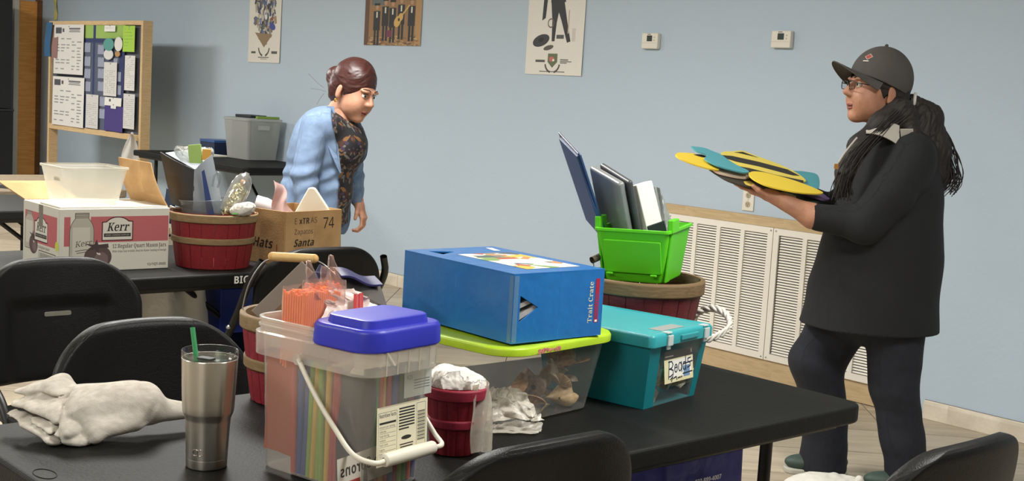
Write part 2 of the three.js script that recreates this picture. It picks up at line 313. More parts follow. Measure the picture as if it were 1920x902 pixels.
// plywood surround of the return-air grilles
{
  const y0 = 0.004, yT = 0.855, xa = -4.83, xb = -3.27, t = 0.035, z = WZ + t / 2;
  const f = new THREE.Group(); f.name = 'trim_1'; f.userData = { kind: 'structure', label: 'raw plywood frame around the two white return-air grilles' }; scene.add(f);
  mesh('rail', boxUV(box(xb - xa, 0.05, t, (xa + xb) / 2, yT - 0.025, z), 1.5), M.plywood, f);
  mesh('rail', boxUV(box(xb - xa, 0.106, t, (xa + xb) / 2, y0 + 0.053, z), 1.5), M.plywood, f);
  mesh('stile', boxUV(box(0.055, yT - 0.05 - 0.11, t, xa + 0.0275, (yT - 0.05 + 0.11) / 2, z), 1.5), M.plywood, f);
  mesh('stile', boxUV(box(0.06, yT - 0.05 - 0.11, t, xb - 0.03, (yT - 0.05 + 0.11) / 2, z), 1.5), M.plywood, f);
  const slatG = mv(new THREE.BoxGeometry(0.132, 0.0095, 0.0025), 0, 0, 0, -0.55, 0, 0);
  for (const [xl, xr, lab] of [[-4.775, -4.052, 'white louvred return-air grille behind the lime green bin and red basket'], [-4.048, -3.33, 'white louvred return-air grille behind the woman in the cap']]) {
    const g = thing('return_air_grille', lab, 'grille', [(xl + xr) / 2, 0.109, WZ + t]), w = xr - xl, h = 0.695, m = 0.034;
    const bars = [box(w, m, 0.012, 0, h - m / 2, 0.006), box(w, m, 0.012, 0, m / 2, 0.006), box(m, h - 2 * m, 0.012, -w / 2 + m / 2, h / 2, 0.006), box(m, h - 2 * m, 0.012, w / 2 - m / 2, h / 2, 0.006)];
    const cw = (w - 2 * m) / 4; for (let k = 1; k < 4; k++) bars.push(box(0.026, h - 2 * m, 0.012, -w / 2 + m + k * cw, h / 2, 0.006));
    mesh('frame', bars, M.ventWhite, g);
    for (let k = 0; k < 4; k++) for (let i = 0; i < 44; i++) { const s = mesh('slat', slatG, M.ventWhite, g); s.scale.x = (cw - 0.012) / 0.132; s.position.set(-w / 2 + m + (k + 0.5) * cw, m + 0.008 + i * (h - 2 * m - 0.01) / 43.5, 0.002); }
    for (const [sx, sy] of [[-0.48, 0.02], [0.48, 0.02], [-0.48, 0.98], [0.48, 0.98]]) mesh('screw', mv(new THREE.SphereGeometry(0.005, 10, 6), sx * w, sy * h, 0.012), M.wire, g);
  }
}
// ceiling troffers
for (const [x, z, s, where] of TROFFERS) {
  const g = thing('ceiling_troffer', 'white recessed ceiling light panel above ' + where, 'ceiling light', [x, CEIL, z], 0, 'ceiling light panels');
  mesh('housing', [box(1.24, 0.03, 0.03, 0, -0.012, 0.315), box(1.24, 0.03, 0.03, 0, -0.012, -0.315), box(0.03, 0.03, 0.6, 0.605, -0.012, 0), box(0.03, 0.03, 0.6, -0.605, -0.012, 0)], M.whitePlastic, g);
  mesh('diffuser', box(1.18, 0.006, 0.6, 0, -0.006, 0), std(0xf2efe6, 0.6, { emissive: LAMP_COLOR, emissiveIntensity: 1.2 }), g);
  const l = new THREE.RectAreaLight(LAMP_COLOR, s, 1.16, 0.58); l.name = 'troffer_light'; l.position.set(0, -0.03, 0); l.rotation.x = -PI / 2; l.castShadow = true; g.add(l);
}
// ---------------------------------------------------------------- folding tables
function foldingTable(label, xa, xb, za, zb, H, alongZ, topMat = M.tableTop, group) {
  const w = xb - xa, d = zb - za, t = thing('folding_table', label, 'table', [(xa + xb) / 2, 0, (za + zb) / 2], 0, group);
  const top = mesh('tabletop', boxUV(mv(slab(roundRect(w, d, 0.05), 0.045, 0.009, 4), 0, H - 0.045, 0), 3), topMat, t);
  mesh('apron', loft([[H - 0.06, w - 0.07, d - 0.07, 0.04], [H - 0.04, w - 0.06, d - 0.06, 0.04]], false), M.steelBlack, t);
  const L = alongZ ? d : w, Wd = (alongZ ? w : d), put = (a, b, y) => (alongZ ? [b, y, a] : [a, y, b]);
  for (const s of [-1, 1]) {
    const a = s * (L / 2 - 0.24);
    for (const b of [-1, 1]) mesh('leg', [bar(put(a, b * (Wd / 2 - 0.1), 0.012), put(a, b * (Wd / 2 - 0.1), H - 0.05), 0.0145)], M.steelBlack, t);
    mesh('crossbar', bar(put(a, -Wd / 2 + 0.1, 0.09), put(a, Wd / 2 - 0.1, 0.09), 0.011), M.steelBlack, t);
    mesh('brace', bar(put(a, 0, 0.36), put(a - s * 0.42, 0, H - 0.05), 0.011), M.steelBlack, t);
    mesh('brace_bar', bar(put(a, -Wd / 2 + 0.1, 0.36), put(a, Wd / 2 - 0.1, 0.36), 0.01), M.steelBlack, t);
    for (const b of [-1, 1]) mesh('foot_cap', mv(new THREE.CylinderGeometry(0.017, 0.019, 0.03, 14), ...put(a, b * (Wd / 2 - 0.1), 0.015)), M.black, t);
  }
  return { t, top };
}
const TA = foldingTable('black folding table holding the steel tumbler, straw tub and teal bin', -2.395, -1.638, -2.632, -0.807, 0.74, true);
// moulded oval maker's mark pressed into the end of the top
{
  const c = on(84, 889, 'y', 0.74), lx = c.x - TA.t.position.x, lz = c.z - TA.t.position.z;
  const o = mesh('moulded_oval', [mv(new THREE.TorusGeometry(0.03, 0.0011, 6, 40).scale(1, 0.55, 1), lx, 0.7402, lz, -PI / 2, 0, 0.0)], M.tableTop, TA.top);
}
const TB = foldingTable('black folding table holding the mason jar carton and red basket', -4.69, -3.935, -2.86, -1.03, 0.74, true);
{
  const c = on(436, 522, 'x', -3.9345);
  print('painted_letters', 0.13, 0.04, (g, w, h) => { g.clearRect(0, 0, w, h); g.fillStyle = '#e8e6e0'; g.font = 'bold ' + h * 0.9 + 'px sans-serif'; g.fillText('BIG', w * 0.02, h * 0.85); }, TB.top, c.x - TB.t.position.x + 0.0012, 0.717, c.z - TB.t.position.z - 0.066, 0, PI / 2, 0, 256, 0.5, cutOut);
}
const TC = foldingTable('black folding table against the blue wall with the file bin on it', -10.0, -8.17, -5.49, -4.76, 0.78, false);
foldingTable('black folding table standing behind the mason jar table, mostly hidden by the carton', -6.75, -5.98, -2.95, -1.12, 0.74, true);
foldingTable('brown wood-grain folding table near the orange wooden door', -8.0, -6.95, -3.3, -1.5, 0.74, true, M.tableBrown);
{ // papers on the brown table
  const p = tag(mesh('paper_stack', [rbox(0.3, 0.012, 0.22, 0.003, 0, 0.006, 0), rbox(0.28, 0.006, 0.2, 0.002, 0.02, 0.015, 0.01)], std(0x4a4f55, 0.6)), 'dark folders lying on the brown wood-grain table', 'folders');
  const c = on(8, 349, 'y', 0.74); p.position.set(c.x, 0.741, c.z); p.rotation.y = 0.5;
}

// ---------------------------------------------------------------- folding chairs of moulded plastic
function chairBack(frontPanel) {
  // closed shell: front face gently hollow, rear face with a thick rim and a sunken panel
  const W = 0.232, H = 0.335, r = 0.13, nu = 44, nv = 34, pos = [], idx = [];
  const half = (v) => { const y = v * H, top = H - r; let w = W - 0.02 * (1 - v) * 0.6; if (y > top) { const q = (y - top) / r; w -= 0.155 * (1 - Math.sqrt(Math.max(0, 1 - q * q))); } if (y < 0.03) { const q = 1 - y / 0.03; w -= 0.03 * (1 - Math.sqrt(1 - q * q)); } return w; };
  const ridge = (x) => 0.02 * (1 - (x / W) * (x / W));
  for (const side of [1, -1]) for (let j = 0; j <= nv; j++) for (let i = 0; i <= nu; i++) {
    const v0 = j / nv, v = 0.5 - 0.5 * Math.cos(PI * v0), s = -Math.cos(PI * i / nu), x = s * half(v), y = v * H + (v > 0.5 ? ridge(x) * (v - 0.5) * 2 : 0);
    const edge = Math.min(1, (half(v) - Math.abs(x)) / 0.018, v * H / 0.018, (1 - v) * H / 0.018 + 0.0), e = Math.sqrt(Math.max(0, 1 - (1 - Math.max(0, edge)) ** 2));
    let t = 0.02 * e;
    if ((side < 0) !== !!frontPanel) { // sunken panel
      const inx = Math.min(1, Math.max(0, (0.15 - Math.abs(x)) / 0.02)), iny = Math.min(1, Math.max(0, (0.235 - y) / 0.012)); t -= 0.012 * inx * iny * e;
    } else t -= 0.006 * e * Math.max(0, 1 - (x / 0.2) ** 2 - ((y - 0.16) / 0.2) ** 2);
    const curve = -0.05 * (1 - (x / W) ** 2) + 0.0, lean = -0.16 * y;
    pos.push(x, y, side * t + curve + lean);
  }
  const N = (nu + 1) * (nv + 1);
  for (let j = 0; j < nv; j++) for (let i = 0; i < nu; i++) { const a = j * (nu + 1) + i, b = a + 1, c = a + nu + 1, d = c + 1; idx.push(a, b, c, b, d, c); idx.push(N + a, N + c, N + b, N + b, N + c, N + d); }
  const g = new THREE.BufferGeometry(); g.setAttribute('position', new THREE.Float32BufferAttribute(pos, 3)); g.setIndex(idx);
  const h = smoothNormals(g.toNonIndexed(), 60); return h;
}
const plateMat = std(0x8f8b80, 0.35, { metalness: 0.6 });
function makeChair(label, tx = 0.212, frontPanel = false) { // faces +z; the back stands at z = 0
  const t = thing('folding_chair', label, 'chair');
  mesh('backrest', boxUV(mv(chairBack(frontPanel), 0, 0.5, 0.0), 6), M.chair, t);
  mesh('seat', boxUV(mv(slab(roundRect(0.43, 0.42, 0.09), 0.03, 0.01, 3), 0, 0.43, 0.24), 6), M.chair, t);
  for (const s of [-1, 1]) {
    const x = s * tx;
    mesh('front_leg', tube([[x, 0.015, 0.42], [x, 0.43, 0.17], ...(tx > 0.22 ? [[x, 0.62, 0.035], [x, 0.74, -0.045], [x * 0.9, 0.81, -0.075]] : [[x, 0.53, 0.035], [x, 0.62, -0.02]])], 0.0125, 40), M.steelBlack, t);
    mesh('rear_leg', bar([x * 0.9, 0.015, -0.02], [x * 0.9, 0.43, 0.33], 0.0125), M.steelBlack, t);
    mesh('foot_cap', [cyl(0.018, 0.016, 0.03, x, 0.015, 0.42, 12), cyl(0.018, 0.016, 0.03, x * 0.9, 0.015, -0.02, 12)], M.black, t);
    mesh('rivet', mv(new THREE.SphereGeometry(0.008, 10, 8), s * (tx + 0.014), 0.56, 0.075), M.wire, t);
  }
  mesh('crossbar', [bar([-0.238, 0.2, 0.31], [0.238, 0.2, 0.31], 0.009), bar([-0.214, 0.15, 0.09], [0.214, 0.15, 0.09], 0.009)], M.steelBlack, t);
  if (frontPanel) mesh('maker_plate', mv(slab(roundRect(0.075, 0.014, 0.006), 0.003, 0.001), 0, 0.69, -0.0715, PI / 2 - 0.16, 0, 0), plateMat, t).userData.label = 'small grey oblong maker plate';
  return t;
}
// [x of the back, z, turn]
const CH = [
  ['black plastic folding chair before the mason jar table, small grey plate on its backrest', -3.615, -1.535, PI / 2],
  ['black plastic folding chair behind the crumpled towel and tumbler, facing them', -2.70, -1.375, PI / 2],
  ['black plastic folding chair behind the wooden-handled basket, in front of the EXTRAS carton', -3.80, -2.50, -PI / 2 - 0.06],
  ['black plastic folding chair in front of the small red basket at the near table', -1.585, -1.465, -PI / 2],
  ['black plastic folding chair pulled out from the near table, beside the walking woman', -1.2, -2.13, -PI / 2],
];
let proto = null, k_ = 0;
for (const [label, x, z, turn] of CH) {
  let c;
  k_++; if (k_ === 3) c = makeChair(label, 0.245); else if (k_ === 1) c = makeChair(label, 0.212, true); else if (!proto) c = proto = makeChair(label); else { c = proto.clone(); c.name = numbered('folding_chair'); scene.add(c); c.userData = { ...proto.userData, label }; }
  c.userData.group = 'black folding chairs'; c.position.set(x, 0, z); c.rotation.y = turn; c.scale.set(1.09, k_ === 2 ? 0.98 : 1, 1);
}
// ---------------------------------------------------------------- things on the near table (top at 0.74)
const TY = 0.7405;
function boxThing(name, label, category, cx, cz, deg, W, D, y) { // (cx, cz) is the corner towards the camera; x runs along the right face, -z along the left face
  const th = deg * RAD, a = V3(Math.cos(th), 0, -Math.sin(th)), b = V3(-Math.sin(th), 0, -Math.cos(th)), c = V3(cx, y, cz).addScaledVector(a, W / 2).addScaledVector(b, D / 2);
  return thing(name, label, category, [c.x, c.y, c.z], th);
}
// steel tumbler
{
  const c = on(387, 873, 'y', TY);
  const t = thing('insulated_tumbler', 'brushed stainless steel tumbler with clear lid and green straw', 'tumbler', [c.x, TY, c.z]);
  const steel = phys(0xc4beb2, 0.3, { metalness: 1, anisotropy: 0.85, anisotropyRotation: PI / 2 });
  mesh('body', lathe([[0, 0], [0.0335, 0], [0.0352, 0.002], [0.0357, 0.016], [0.0353, 0.0165], [0.0353, 0.018], [0.0358, 0.0185], [0.0372, 0.06], [0.0385, 0.083], [0.0395, 0.088], [0.0425, 0.0955], [0.0436, 0.099], [0.0445, 0.11], [0.0472, 0.17], [0.048, 0.19], [0.0478, 0.192], [0.0462, 0.192], [0.044, 0.11], [0.0405, 0.097], [0.036, 0.08], [0.034, 0.02], [0, 0.012]], 72), steel, t);
  const clear = phys(0xf2f4f4, 0.06, { transmission: 1, thickness: 0, ior: 1.45 });
  const lid = mesh('lid', lathe([[0.0478, 0.1925], [0.0486, 0.193], [0.0488, 0.204], [0.0478, 0.2055], [0.0455, 0.205], [0.0445, 0.196], [0.042, 0.191], [0, 0.191]], 64), clear, t);
  mesh('slide_tab', mv(slab(roundRect(0.03, 0.018, 0.006), 0.004, 0.001), 0.012, 0.1915, 0.014, 0, 0.5, 0), std(0x26282a, 0.3), lid);
  const s0 = [-0.004, 0.06, 0.004], s1 = loc(c, 361, 614, 0.0), rotY = YAW;
  const tip = V3(s1[0], 0, 0).applyAxisAngle(V3(0, 1, 0), YAW);
  mesh('straw', bar([-0.002, 0.05, 0.002], [tip.x, s1[1], tip.z], 0.0042), std(0x3f9a63, 0.45), t);
  const mk = thing; // pressed maker mark low on the side, towards the camera
  const ang = 0.62 - 0.18; for (const k of [-0.22, 0.02]) mesh('pressed_mark', mv(new THREE.TorusGeometry(0.0055, 0.0006, 6, 24, PI * 1.5), Math.sin(ang + k + 0.3) * 0.0366, 0.032, Math.cos(ang + k + 0.3) * 0.0366, 0, ang + k + 0.3, PI * 0.25), steel, t);
}
// crumpled towel
{
  const b = on(185, 819, 'y', TY), L = (x, y, dz = 0) => loc(b, x, y, dz);
  const t = thing('bundled_towel', 'light grey fleece towel bundled up beside the steel tumbler', 'towel', [b.x, TY, b.z], YAW);
  const ys = 0.0;
  const C = (x0, y0, d0, r0, x1, y1, d1, r1) => cone(L(x0, y0, d0), L(x1, y1, d1), r0, r1), F_ = (x0, y0, d0, r0, x1, y1, d1, r1) => { const a = L(x0, y0, d0), b = L(x1, y1, d1), q = 0.42; a[2] *= q; b[2] *= q; const f = cone(a, b, r0, r1); return (x, y, z) => f(x + z * 0.12, y + 0.05 * z, z * q); };
  const mass = blend([C(165, 765, 0.0, 0.043, 268, 756, -0.03, 0.04), C(160, 782, 0.03, 0.036, 178, 822, 0.055, 0.008), C(178, 812, 0.05, 0.014, 250, 790, 0.0, 0.02), C(135, 748, -0.03, 0.026, 250, 742, -0.06, 0.028), C(285, 768, -0.05, 0.026, 352, 770, -0.09, 0.014)], 0.02);
  const folds = [blend([F_(103, 722, -0.04, 0.017, 62, 731, -0.04, 0.0115), F_(62, 731, -0.04, 0.0115, 26, 735, -0.035, 0.004), F_(103, 722, -0.04, 0.018, 140, 770, -0.005, 0.02)], 0.008), blend([F_(30, 757, -0.01, 0.008, 78, 757, -0.01, 0.018), F_(78, 757, -0.01, 0.018, 140, 772, 0.01, 0.022)], 0.01), blend([F_(16, 788, 0.01, 0.0045, 22, 772, 0.005, 0.006), F_(22, 772, 0.005, 0.006, 60, 783, 0.02, 0.012), F_(60, 786, 0.02, 0.013, 122, 806, 0.04, 0.02), F_(122, 806, 0.04, 0.02, 168, 822, 0.05, 0.013)], 0.008), F_(118, 775, 0.03, 0.012, 150, 800, 0.045, 0.018)];
  const cut = (pts, r) => { const seg = []; for (let i = 0; i + 1 < pts.length; i++) { const p = L(...pts[i], 0), q = L(...pts[i + 1], 0); seg.push(cone([p[0], p[1], 0], [q[0], q[1], 0], r, r)); } return (x, y, z) => { let d = 9; for (const f of seg) d = Math.min(d, f(x + z * 0.12, y + 0.05 * z, z < 0 ? z * 0.5 : 0)); return d; }; };
  const cuts = [cut([[116, 708], [136, 740], [142, 768], [138, 790], [150, 808], [172, 836]], 0.0008), cut([[24, 745], [78, 746], [128, 742]], 0.001), cut([[20, 766], [72, 768], [138, 782]], 0.001), cut([[302, 735], [290, 760], [276, 792]], 0.0003), cut([[150, 800], [128, 792], [60, 774]], 0.0006)];
  const sdf = (x, y, z) => { let d = mass(x, y, z); if (d > 0.09) return d; for (const q of folds) d = smin(d, q(x, y, z), 0.003); for (const q of cuts) d = -smin(-d, q(x, y, z), 0.011); return Math.max(d - 0.003 * (fbm(x * 20, y * 20, z * 20, 2) - 0.5) + 0.0025 * Math.sin(x * 30 - y * 44 + 4 * fbm(x * 8, y * 8, z * 8, 2)) * fbm(x * 9 + 3, y * 9, z * 9, 2), -y + 0.0005); };
  const g = nets(sdf, [-0.24, -0.004, -0.2], [0.24, 0.17, 0.16], 0.0034);
  { const p = g.attributes.position, uv = new Float32Array(p.count * 2); for (let i = 0; i < p.count; i++) { uv[2 * i] = (p.getX(i) + 0.45 * p.getZ(i)) * 7; uv[2 * i + 1] = (p.getY(i) - 0.75 * p.getZ(i)) * 7; } g.setAttribute('uv', new THREE.BufferAttribute(uv, 2)); }
  const m = phys(0xd6d2ca, 0.95, { sheen: 0.4, sheenRoughness: 0.6, map: blotchTex([222, 218, 212], [248, 246, 242], 16, 256, 8), bumpMap: T.cloth, bumpScale: 0.0008 });
  mesh('cloth', g, m, t);
}
// tub of straws
{
  const W = 0.178, D = 0.275, H = 0.243, t = boxThing('straw_tub', 'clear plastic tub of coloured straws with blue half lid and white bail handle', 'tub', -1.660, -1.203, 101, W, D, TY);
  const frost = phys(0xf2f0ea, 0.17, { transmission: 0.84, thickness: 0, ior: 1.4 });
  const body = mesh('body', loft([[0.001, W - 0.03, D - 0.03, 0.03], [0.006, W - 0.024, D - 0.024, 0.032], [0.19, W - 0.008, D - 0.008, 0.034], [0.2, W - 0.006, D - 0.006, 0.034]]), frost, t);
  const frost2 = phys(0xf2efe8, 0.22, { transmission: 0.74, thickness: 0, ior: 1.4 });
  const collar = mesh('collar', loft([[0.186, W + 0.012, D + 0.012, 0.04], [0.187, W + 0.016, D + 0.016, 0.042], [0.222, W + 0.018, D + 0.018, 0.042], [0.2235, W + 0.004, D + 0.004, 0.036], [0.23, W + 0.004, D + 0.004, 0.036], [0.231, W + 0.009, D + 0.009, 0.038], [0.234, W + 0.009, D + 0.009, 0.038], [0.235, W + 0.003, D + 0.003, 0.036], [0.24, W + 0.003, D + 0.003, 0.036], [0.2415, W + 0.008, D + 0.008, 0.038], [0.2455, W + 0.008, D + 0.008, 0.038], [0.2465, W + 0.002, D + 0.002, 0.035], [0.2455, W - 0.006, D - 0.006, 0.032], [0.2, W - 0.008, D - 0.008, 0.032]], false), frost2, t);
  for (let k = 0; k < 5; k++) mesh('collar_rib', box(0.0012, 0.034, 0.003, -W * 0.3 + k * W * 0.15, 0.2045, D / 2 + 0.009), frost2, collar);
  t.scale.y = 1.09;
  // half lid
  const blue = std(0x2a2fb0, 0.42, { bumpMap: T.grain, bumpScale: 0.0003 });
  const lid = mesh('half_lid', mv(loft([[0, W + 0.02, D / 2 + 0.012, 0.04], [0.003, W + 0.024, D / 2 + 0.016, 0.042], [0.028, W + 0.02, D / 2 + 0.013, 0.04], [0.033, W + 0.012, D / 2 + 0.006, 0.037], [0.034, W + 0.004, D / 2, 0.034], [0.0335, W - 0.02, D / 2 - 0.026, 0.026], [0.0445, W - 0.026, D / 2 - 0.032, 0.024], [0.046, W - 0.034, D / 2 - 0.04, 0.02], [0.0455, 0.01, 0.01, 0.004]]), 0, 0.224, D / 4 + 0.005), blue, t);
  // bail handle with a white grip
  const white = std(0xded9c9, 0.4), yp = 0.195, zg = D / 2 + 0.02, yg = 0.062;
  const side = (s) => [[s * (W / 2 + 0.012), yp, -0.01], [s * (W / 2 + 0.016), yp - 0.045, 0.035], [s * (W / 2 + 0.016), 0.105, 0.085], [s * (W / 2 + 0.012), 0.072, 0.125], [s * (W / 2 - 0.005), yg, zg], [s * 0.052, yg, zg]];
  const hd = mesh('bail_handle', [tube(side(-1), 0.0042, 60), tube(side(1), 0.0042, 60)], white, t);
  mesh('grip', mv(lathe([[0.0045, -0.062], [0.0095, -0.0615], [0.0105, -0.058], [0.0112, 0], [0.0105, 0.058], [0.0095, 0.0615], [0.0045, 0.062]], 24), 0, yg, zg, 0, 0, PI / 2), white, hd);
  for (const s of [-1, 1]) mesh('pivot_boss', mv(new THREE.CylinderGeometry(0.009, 0.009, 0.008, 16), s * (W / 2 + 0.012), yp, -0.01, 0, 0, PI / 2), frost2, t);
  // paper labels
  print('nutrition_label', 0.126, 0.092, (g, w, h) => {
    g.fillStyle = '#e6e0c4'; g.fillRect(0, 0, w, h); g.strokeStyle = '#2a2724'; g.fillStyle = '#2a2724'; g.lineWidth = 2; g.strokeRect(w * 0.03, h * 0.1, w * 0.36, h * 0.8);
    g.font = 'bold ' + h * 0.085 + 'px sans-serif'; g.fillText('Nutrition Facts', w * 0.045, h * 0.18, w * 0.33); g.fillRect(w * 0.05, h * 0.26, w * 0.32, h * 0.035);
    g.font = h * 0.05 + 'px sans-serif'; ['Amount per serving', 'Calories', 'Total Fat 0g', 'Sodium', 'Total Carb', 'Sugars', 'Protein 0g'].forEach((s, i) => { g.fillText(s, w * 0.05, h * (0.36 + i * 0.075), w * 0.3); g.fillRect(w * 0.05, h * (0.375 + i * 0.075), w * 0.32, 1.5); });
    g.font = h * 0.045 + 'px sans-serif'; for (let i = 0; i < 8; i++) g.fillRect(w * 0.43, h * (0.08 + i * 0.05), w * (i === 7 ? 0.2 : 0.31), h * 0.026);
    g.beginPath(); g.ellipse(w * 0.58, h * 0.6, w * 0.1, h * 0.035, 0, 0, 7); g.fill(); for (let i = 0; i < 5; i++) g.fillRect(w * (0.45 + 0.01 * i), h * (0.7 + i * 0.045), w * (0.27 - 0.02 * i), h * 0.02);
    g.strokeRect(w * 0.78, h * 0.06, w * 0.18, h * 0.84); for (let i = 0; i < 26; i++) g.fillRect(w * 0.8, h * (0.2 + i * 0.02), w * 0.15, h * (i % 3 === 0 ? 0.014 : 0.007)); g.beginPath(); g.arc(w * 0.7, h * 0.88, 5, 0, 7); g.fill();
  }, t, 0.008, 0.09, D / 2 - 0.0045, -0.045, 0, 0, 512);
  print('clear_sticker', 0.07, 0.055, (g, w, h) => { g.fillStyle = '#b9bcb6'; g.fillRect(0, 0, w, h); g.fillStyle = '#5a5d5a'; for (let i = 0; i < 16; i++) g.fillRect(w * 0.08 + i * w * 0.022, h * 0.08, w * (i % 2 ? 0.008 : 0.013), h * 0.18); g.font = h * 0.16 + 'px sans-serif'; g.fillText('K2S', w * 0.1, h * 0.48); for (let i = 0; i < 4; i++) g.fillRect(w * 0.35, h * (0.52 + i * 0.08), w * 0.58, h * 0.025); }, t, 0.05, 0.168, D / 2 - 0.012, -0.04, 0, 0, 256);
  // mirrored lettering: the far side of a print that sticks to the inside
  print('inner_sticker', 0.13, 0.05, (g, w, h) => { g.fillStyle = '#c9c3b8'; g.fillRect(0, 0, w, h); g.save(); g.translate(w, 0); g.scale(-1, 1); g.fillStyle = '#3a3634'; g.font = 'bold ' + h * 0.5 + 'px sans-serif'; g.fillText('vdo Sorons', w * 0.05, h * 0.6, w * 0.9); g.restore(); g.fillStyle = '#a03a34'; g.fillRect(0, h * 0.78, w * 0.4, h * 0.22); }, t, -0.06, 0.045, D / 2 - 0.022, -0.045, -0.0, 0.06, 256);
  // the straws, each one its own thing
  const cols = [[0xc8543a, 'orange red'], [0xd9b13c, 'yellow'], [0x4f8f3f, 'green'], [0x3c4f96, 'blue'], [0xb5392f, 'red'], [0x8fae3a, 'lime green']];
  const sg = mv(new THREE.CylinderGeometry(0.0058, 0.0058, 0.2, 10), 0, 0.1, 0), sm = cols.map((c) => std(c[0], 0.45));
  reseed(21); const th = 101 * RAD, q = V3();
  for (let i = 0; i < 30; i++) {
    const front = i < 20, x = front ? -0.04 + (i % 10) * 0.0115 : -0.068 + rr(0, 0.004), z = front ? 0.108 - Math.floor(i / 10) * 0.0145 : 0.056 - (i - 20) * 0.0112, k = front ? [2, 0, 1, 4, 3, 4, 5, 2, 0, 3][(i % 10)] : [4, 4, 1, 5, 5, 1, 5, 3, 3, 0][(i - 20) % 10];
    const m = tag(mesh('drinking_straw', sg, sm[k]), cols[k][1] + ' plastic straw standing inside the clear tub', 'straw', cols[k][1] + ' straws in the tub');
    q.set(x, 0.004, z).applyAxisAngle(V3(0, 1, 0), th).add(t.position); m.position.copy(q); m.rotation.set(rr(-0.03, 0.03), 0, rr(-0.03, 0.03));
  }
  // dark pouch and folded orange sheet behind the straws, bundles of orange sticks and a torn bag sticking out
  const inside = (name, label, cat, x, y, z, ry = 0) => { const p = V3(x, y, z).applyAxisAngle(V3(0, 1, 0), th).add(t.position); return thing(name, label, cat, [p.x, p.y, p.z], th + ry); };
  let o = inside('orange_sheet', 'orange sheet seen through the far end of the straw tub wall', 'sheet', -0.066, 0.03, -0.085); mesh('sheet', boxUV(thickSheet(4, 6, (u, v) => V3(0.003 * Math.sin(u * 5), v * 0.17, (u - 0.5) * 0.075), 0.002), 6), std(0xb85c34, 0.7), o);
  o = inside('dark_pouch', 'dark brown pouch bent round the inner corner of the straw tub', 'pouch', 0.0, 0.006, 0.0);
  mesh('pouch', boxUV(thickSheet(18, 16, (u, v) => { const a = u * PI * 0.5, r = 0.026; const q = u < 0.35 ? [-0.0755, 0.068 + u * 0.068] : u > 0.75 ? [-0.058 + (u - 0.75) * 0.05, 0.1165] : [-0.0575 - 0.018 * Math.cos((u - 0.35) / 0.4 * PI * 0.5), 0.092 + 0.0245 * Math.sin((u - 0.35) / 0.4 * PI * 0.5)]; return V3(q[0] + 0.006 * v * 0 + 0.002 * Math.sin(v * 9), 0.01 + v * 0.185, q[1] - 0.004 * Math.sin(u * 7 + v * 6) - 0.003); }, 0.003), 6), std(0x241a13, 0.3), o);
  const stick = mv(rbox(0.0048, 0.13, 0.0048, 0.0012, 0, 0.065, 0, 1), 0, 0, 0), orange = std(0xff9656, 0.75), film = phys(0xf3e6e0, 0.14, { transmission: 0.9, thickness: 0, ior: 1.25 });
  for (const [x, z, y, nx, nz, lab, tips] of [[-0.022, -0.06, 0.185, 18, 9, 'clear bag of orange craft sticks at the open corner of the straw tub', [[-0.3, 0.035], [0.42, 0.02]]], [0.042, -0.1, 0.185, 13, 6, 'clear bag of orange craft sticks beside the blue half lid', [[-0.2, 0.015], [0.1, 0.034]]]]) {
    o = inside('craft_stick_bag', lab, 'bag', x, y, z, -0.02);
    const list = []; for (let a = 0; a < nx; a++) for (let b = 0; b < nz; b++) if (a === 0 || b === 0 || a === nx - 1 || b === nz - 1 || hash3(a, b, 1) > 0.4) list.push(mv(stick.clone(), (a - nx / 2) * 0.0051 * 0.95, rr(-0.004, 0.004), (b - nz / 2) * 0.0062));
    const s = mesh('stick_bundle', list, orange, o); s.userData.kind = 'stuff';
    const w = nx * 0.0051 * 0.5 + 0.003, d = nz * 0.0062 * 0.5 + 0.003;
    mesh('film', gridMesh(56, 8, (u, v) => { const a = u * 2 * PI, cx = Math.cos(a), sz = Math.sin(a), k = 1 / Math.max(Math.abs(cx), Math.abs(sz)); return V3(cx * k * w * (1 - 0.05 * v), 0.03 + v * 0.108, sz * k * d * (1 - 0.1 * v) + 0.0015 * Math.sin(a * 9 + v * 8)); }), film, o);
    for (const [p, e] of tips) mesh('film_tip', thickSheet(8, 8, (q, v) => V3(p * 2 * w * 0.8 + (q - 0.5) * 0.05 * (1 - v) + 0.008 * v, 0.132 + (e + 0.016) * v, d * 0.5 * (1 - v) + 0.006 * Math.sin(q * 6 + v * 4)), 0.0008), film, o);
  }
  o = inside('torn_bag', 'torn white plastic bag with red print between the orange sticks in the tub', 'bag', 0.02, 0.225, -0.025);
  const tb = phys(0xe9d9d2, 0.35, { transmission: 0.35, thickness: 0 });
  mesh('bag_sheet', boxUV(thickSheet(20, 20, (u, v) => V3((u - 0.5) * 0.1 + 0.012 * Math.sin(v * 11), v * 0.085 + 0.012 * fbm(u * 7, v * 7, 1), 0.03 - 0.05 * v + 0.03 * (fbm(u * 5, v * 5, 4) - 0.5)), 0.0012), 6), tb, o);
  const rp = mesh('red_print', boxUV(thickSheet(6, 6, (u, v) => V3(0.005 + (u - 0.5) * 0.025 + v * 0.03, 0.052 + v * 0.03, 0.028 - v * 0.03 + 0.004 * Math.sin(u * 6)), 0.001), 6), std(0xa8242a, 0.5), o);
  print('black_letters', 0.02, 0.045, (g, w, h) => { g.clearRect(0, 0, w, h); g.save(); g.translate(w * 0.8, h * 0.05); g.rotate(PI / 2); g.fillStyle = '#161412'; g.font = 'bold ' + w * 0.85 + 'px sans-serif'; g.fillText('mb', 0, w * 0.55, h * 0.9); g.restore(); }, o, -0.042, 0.035, 0.041, 0, 0, 0.1, 128, 0.6, cutOut);
}
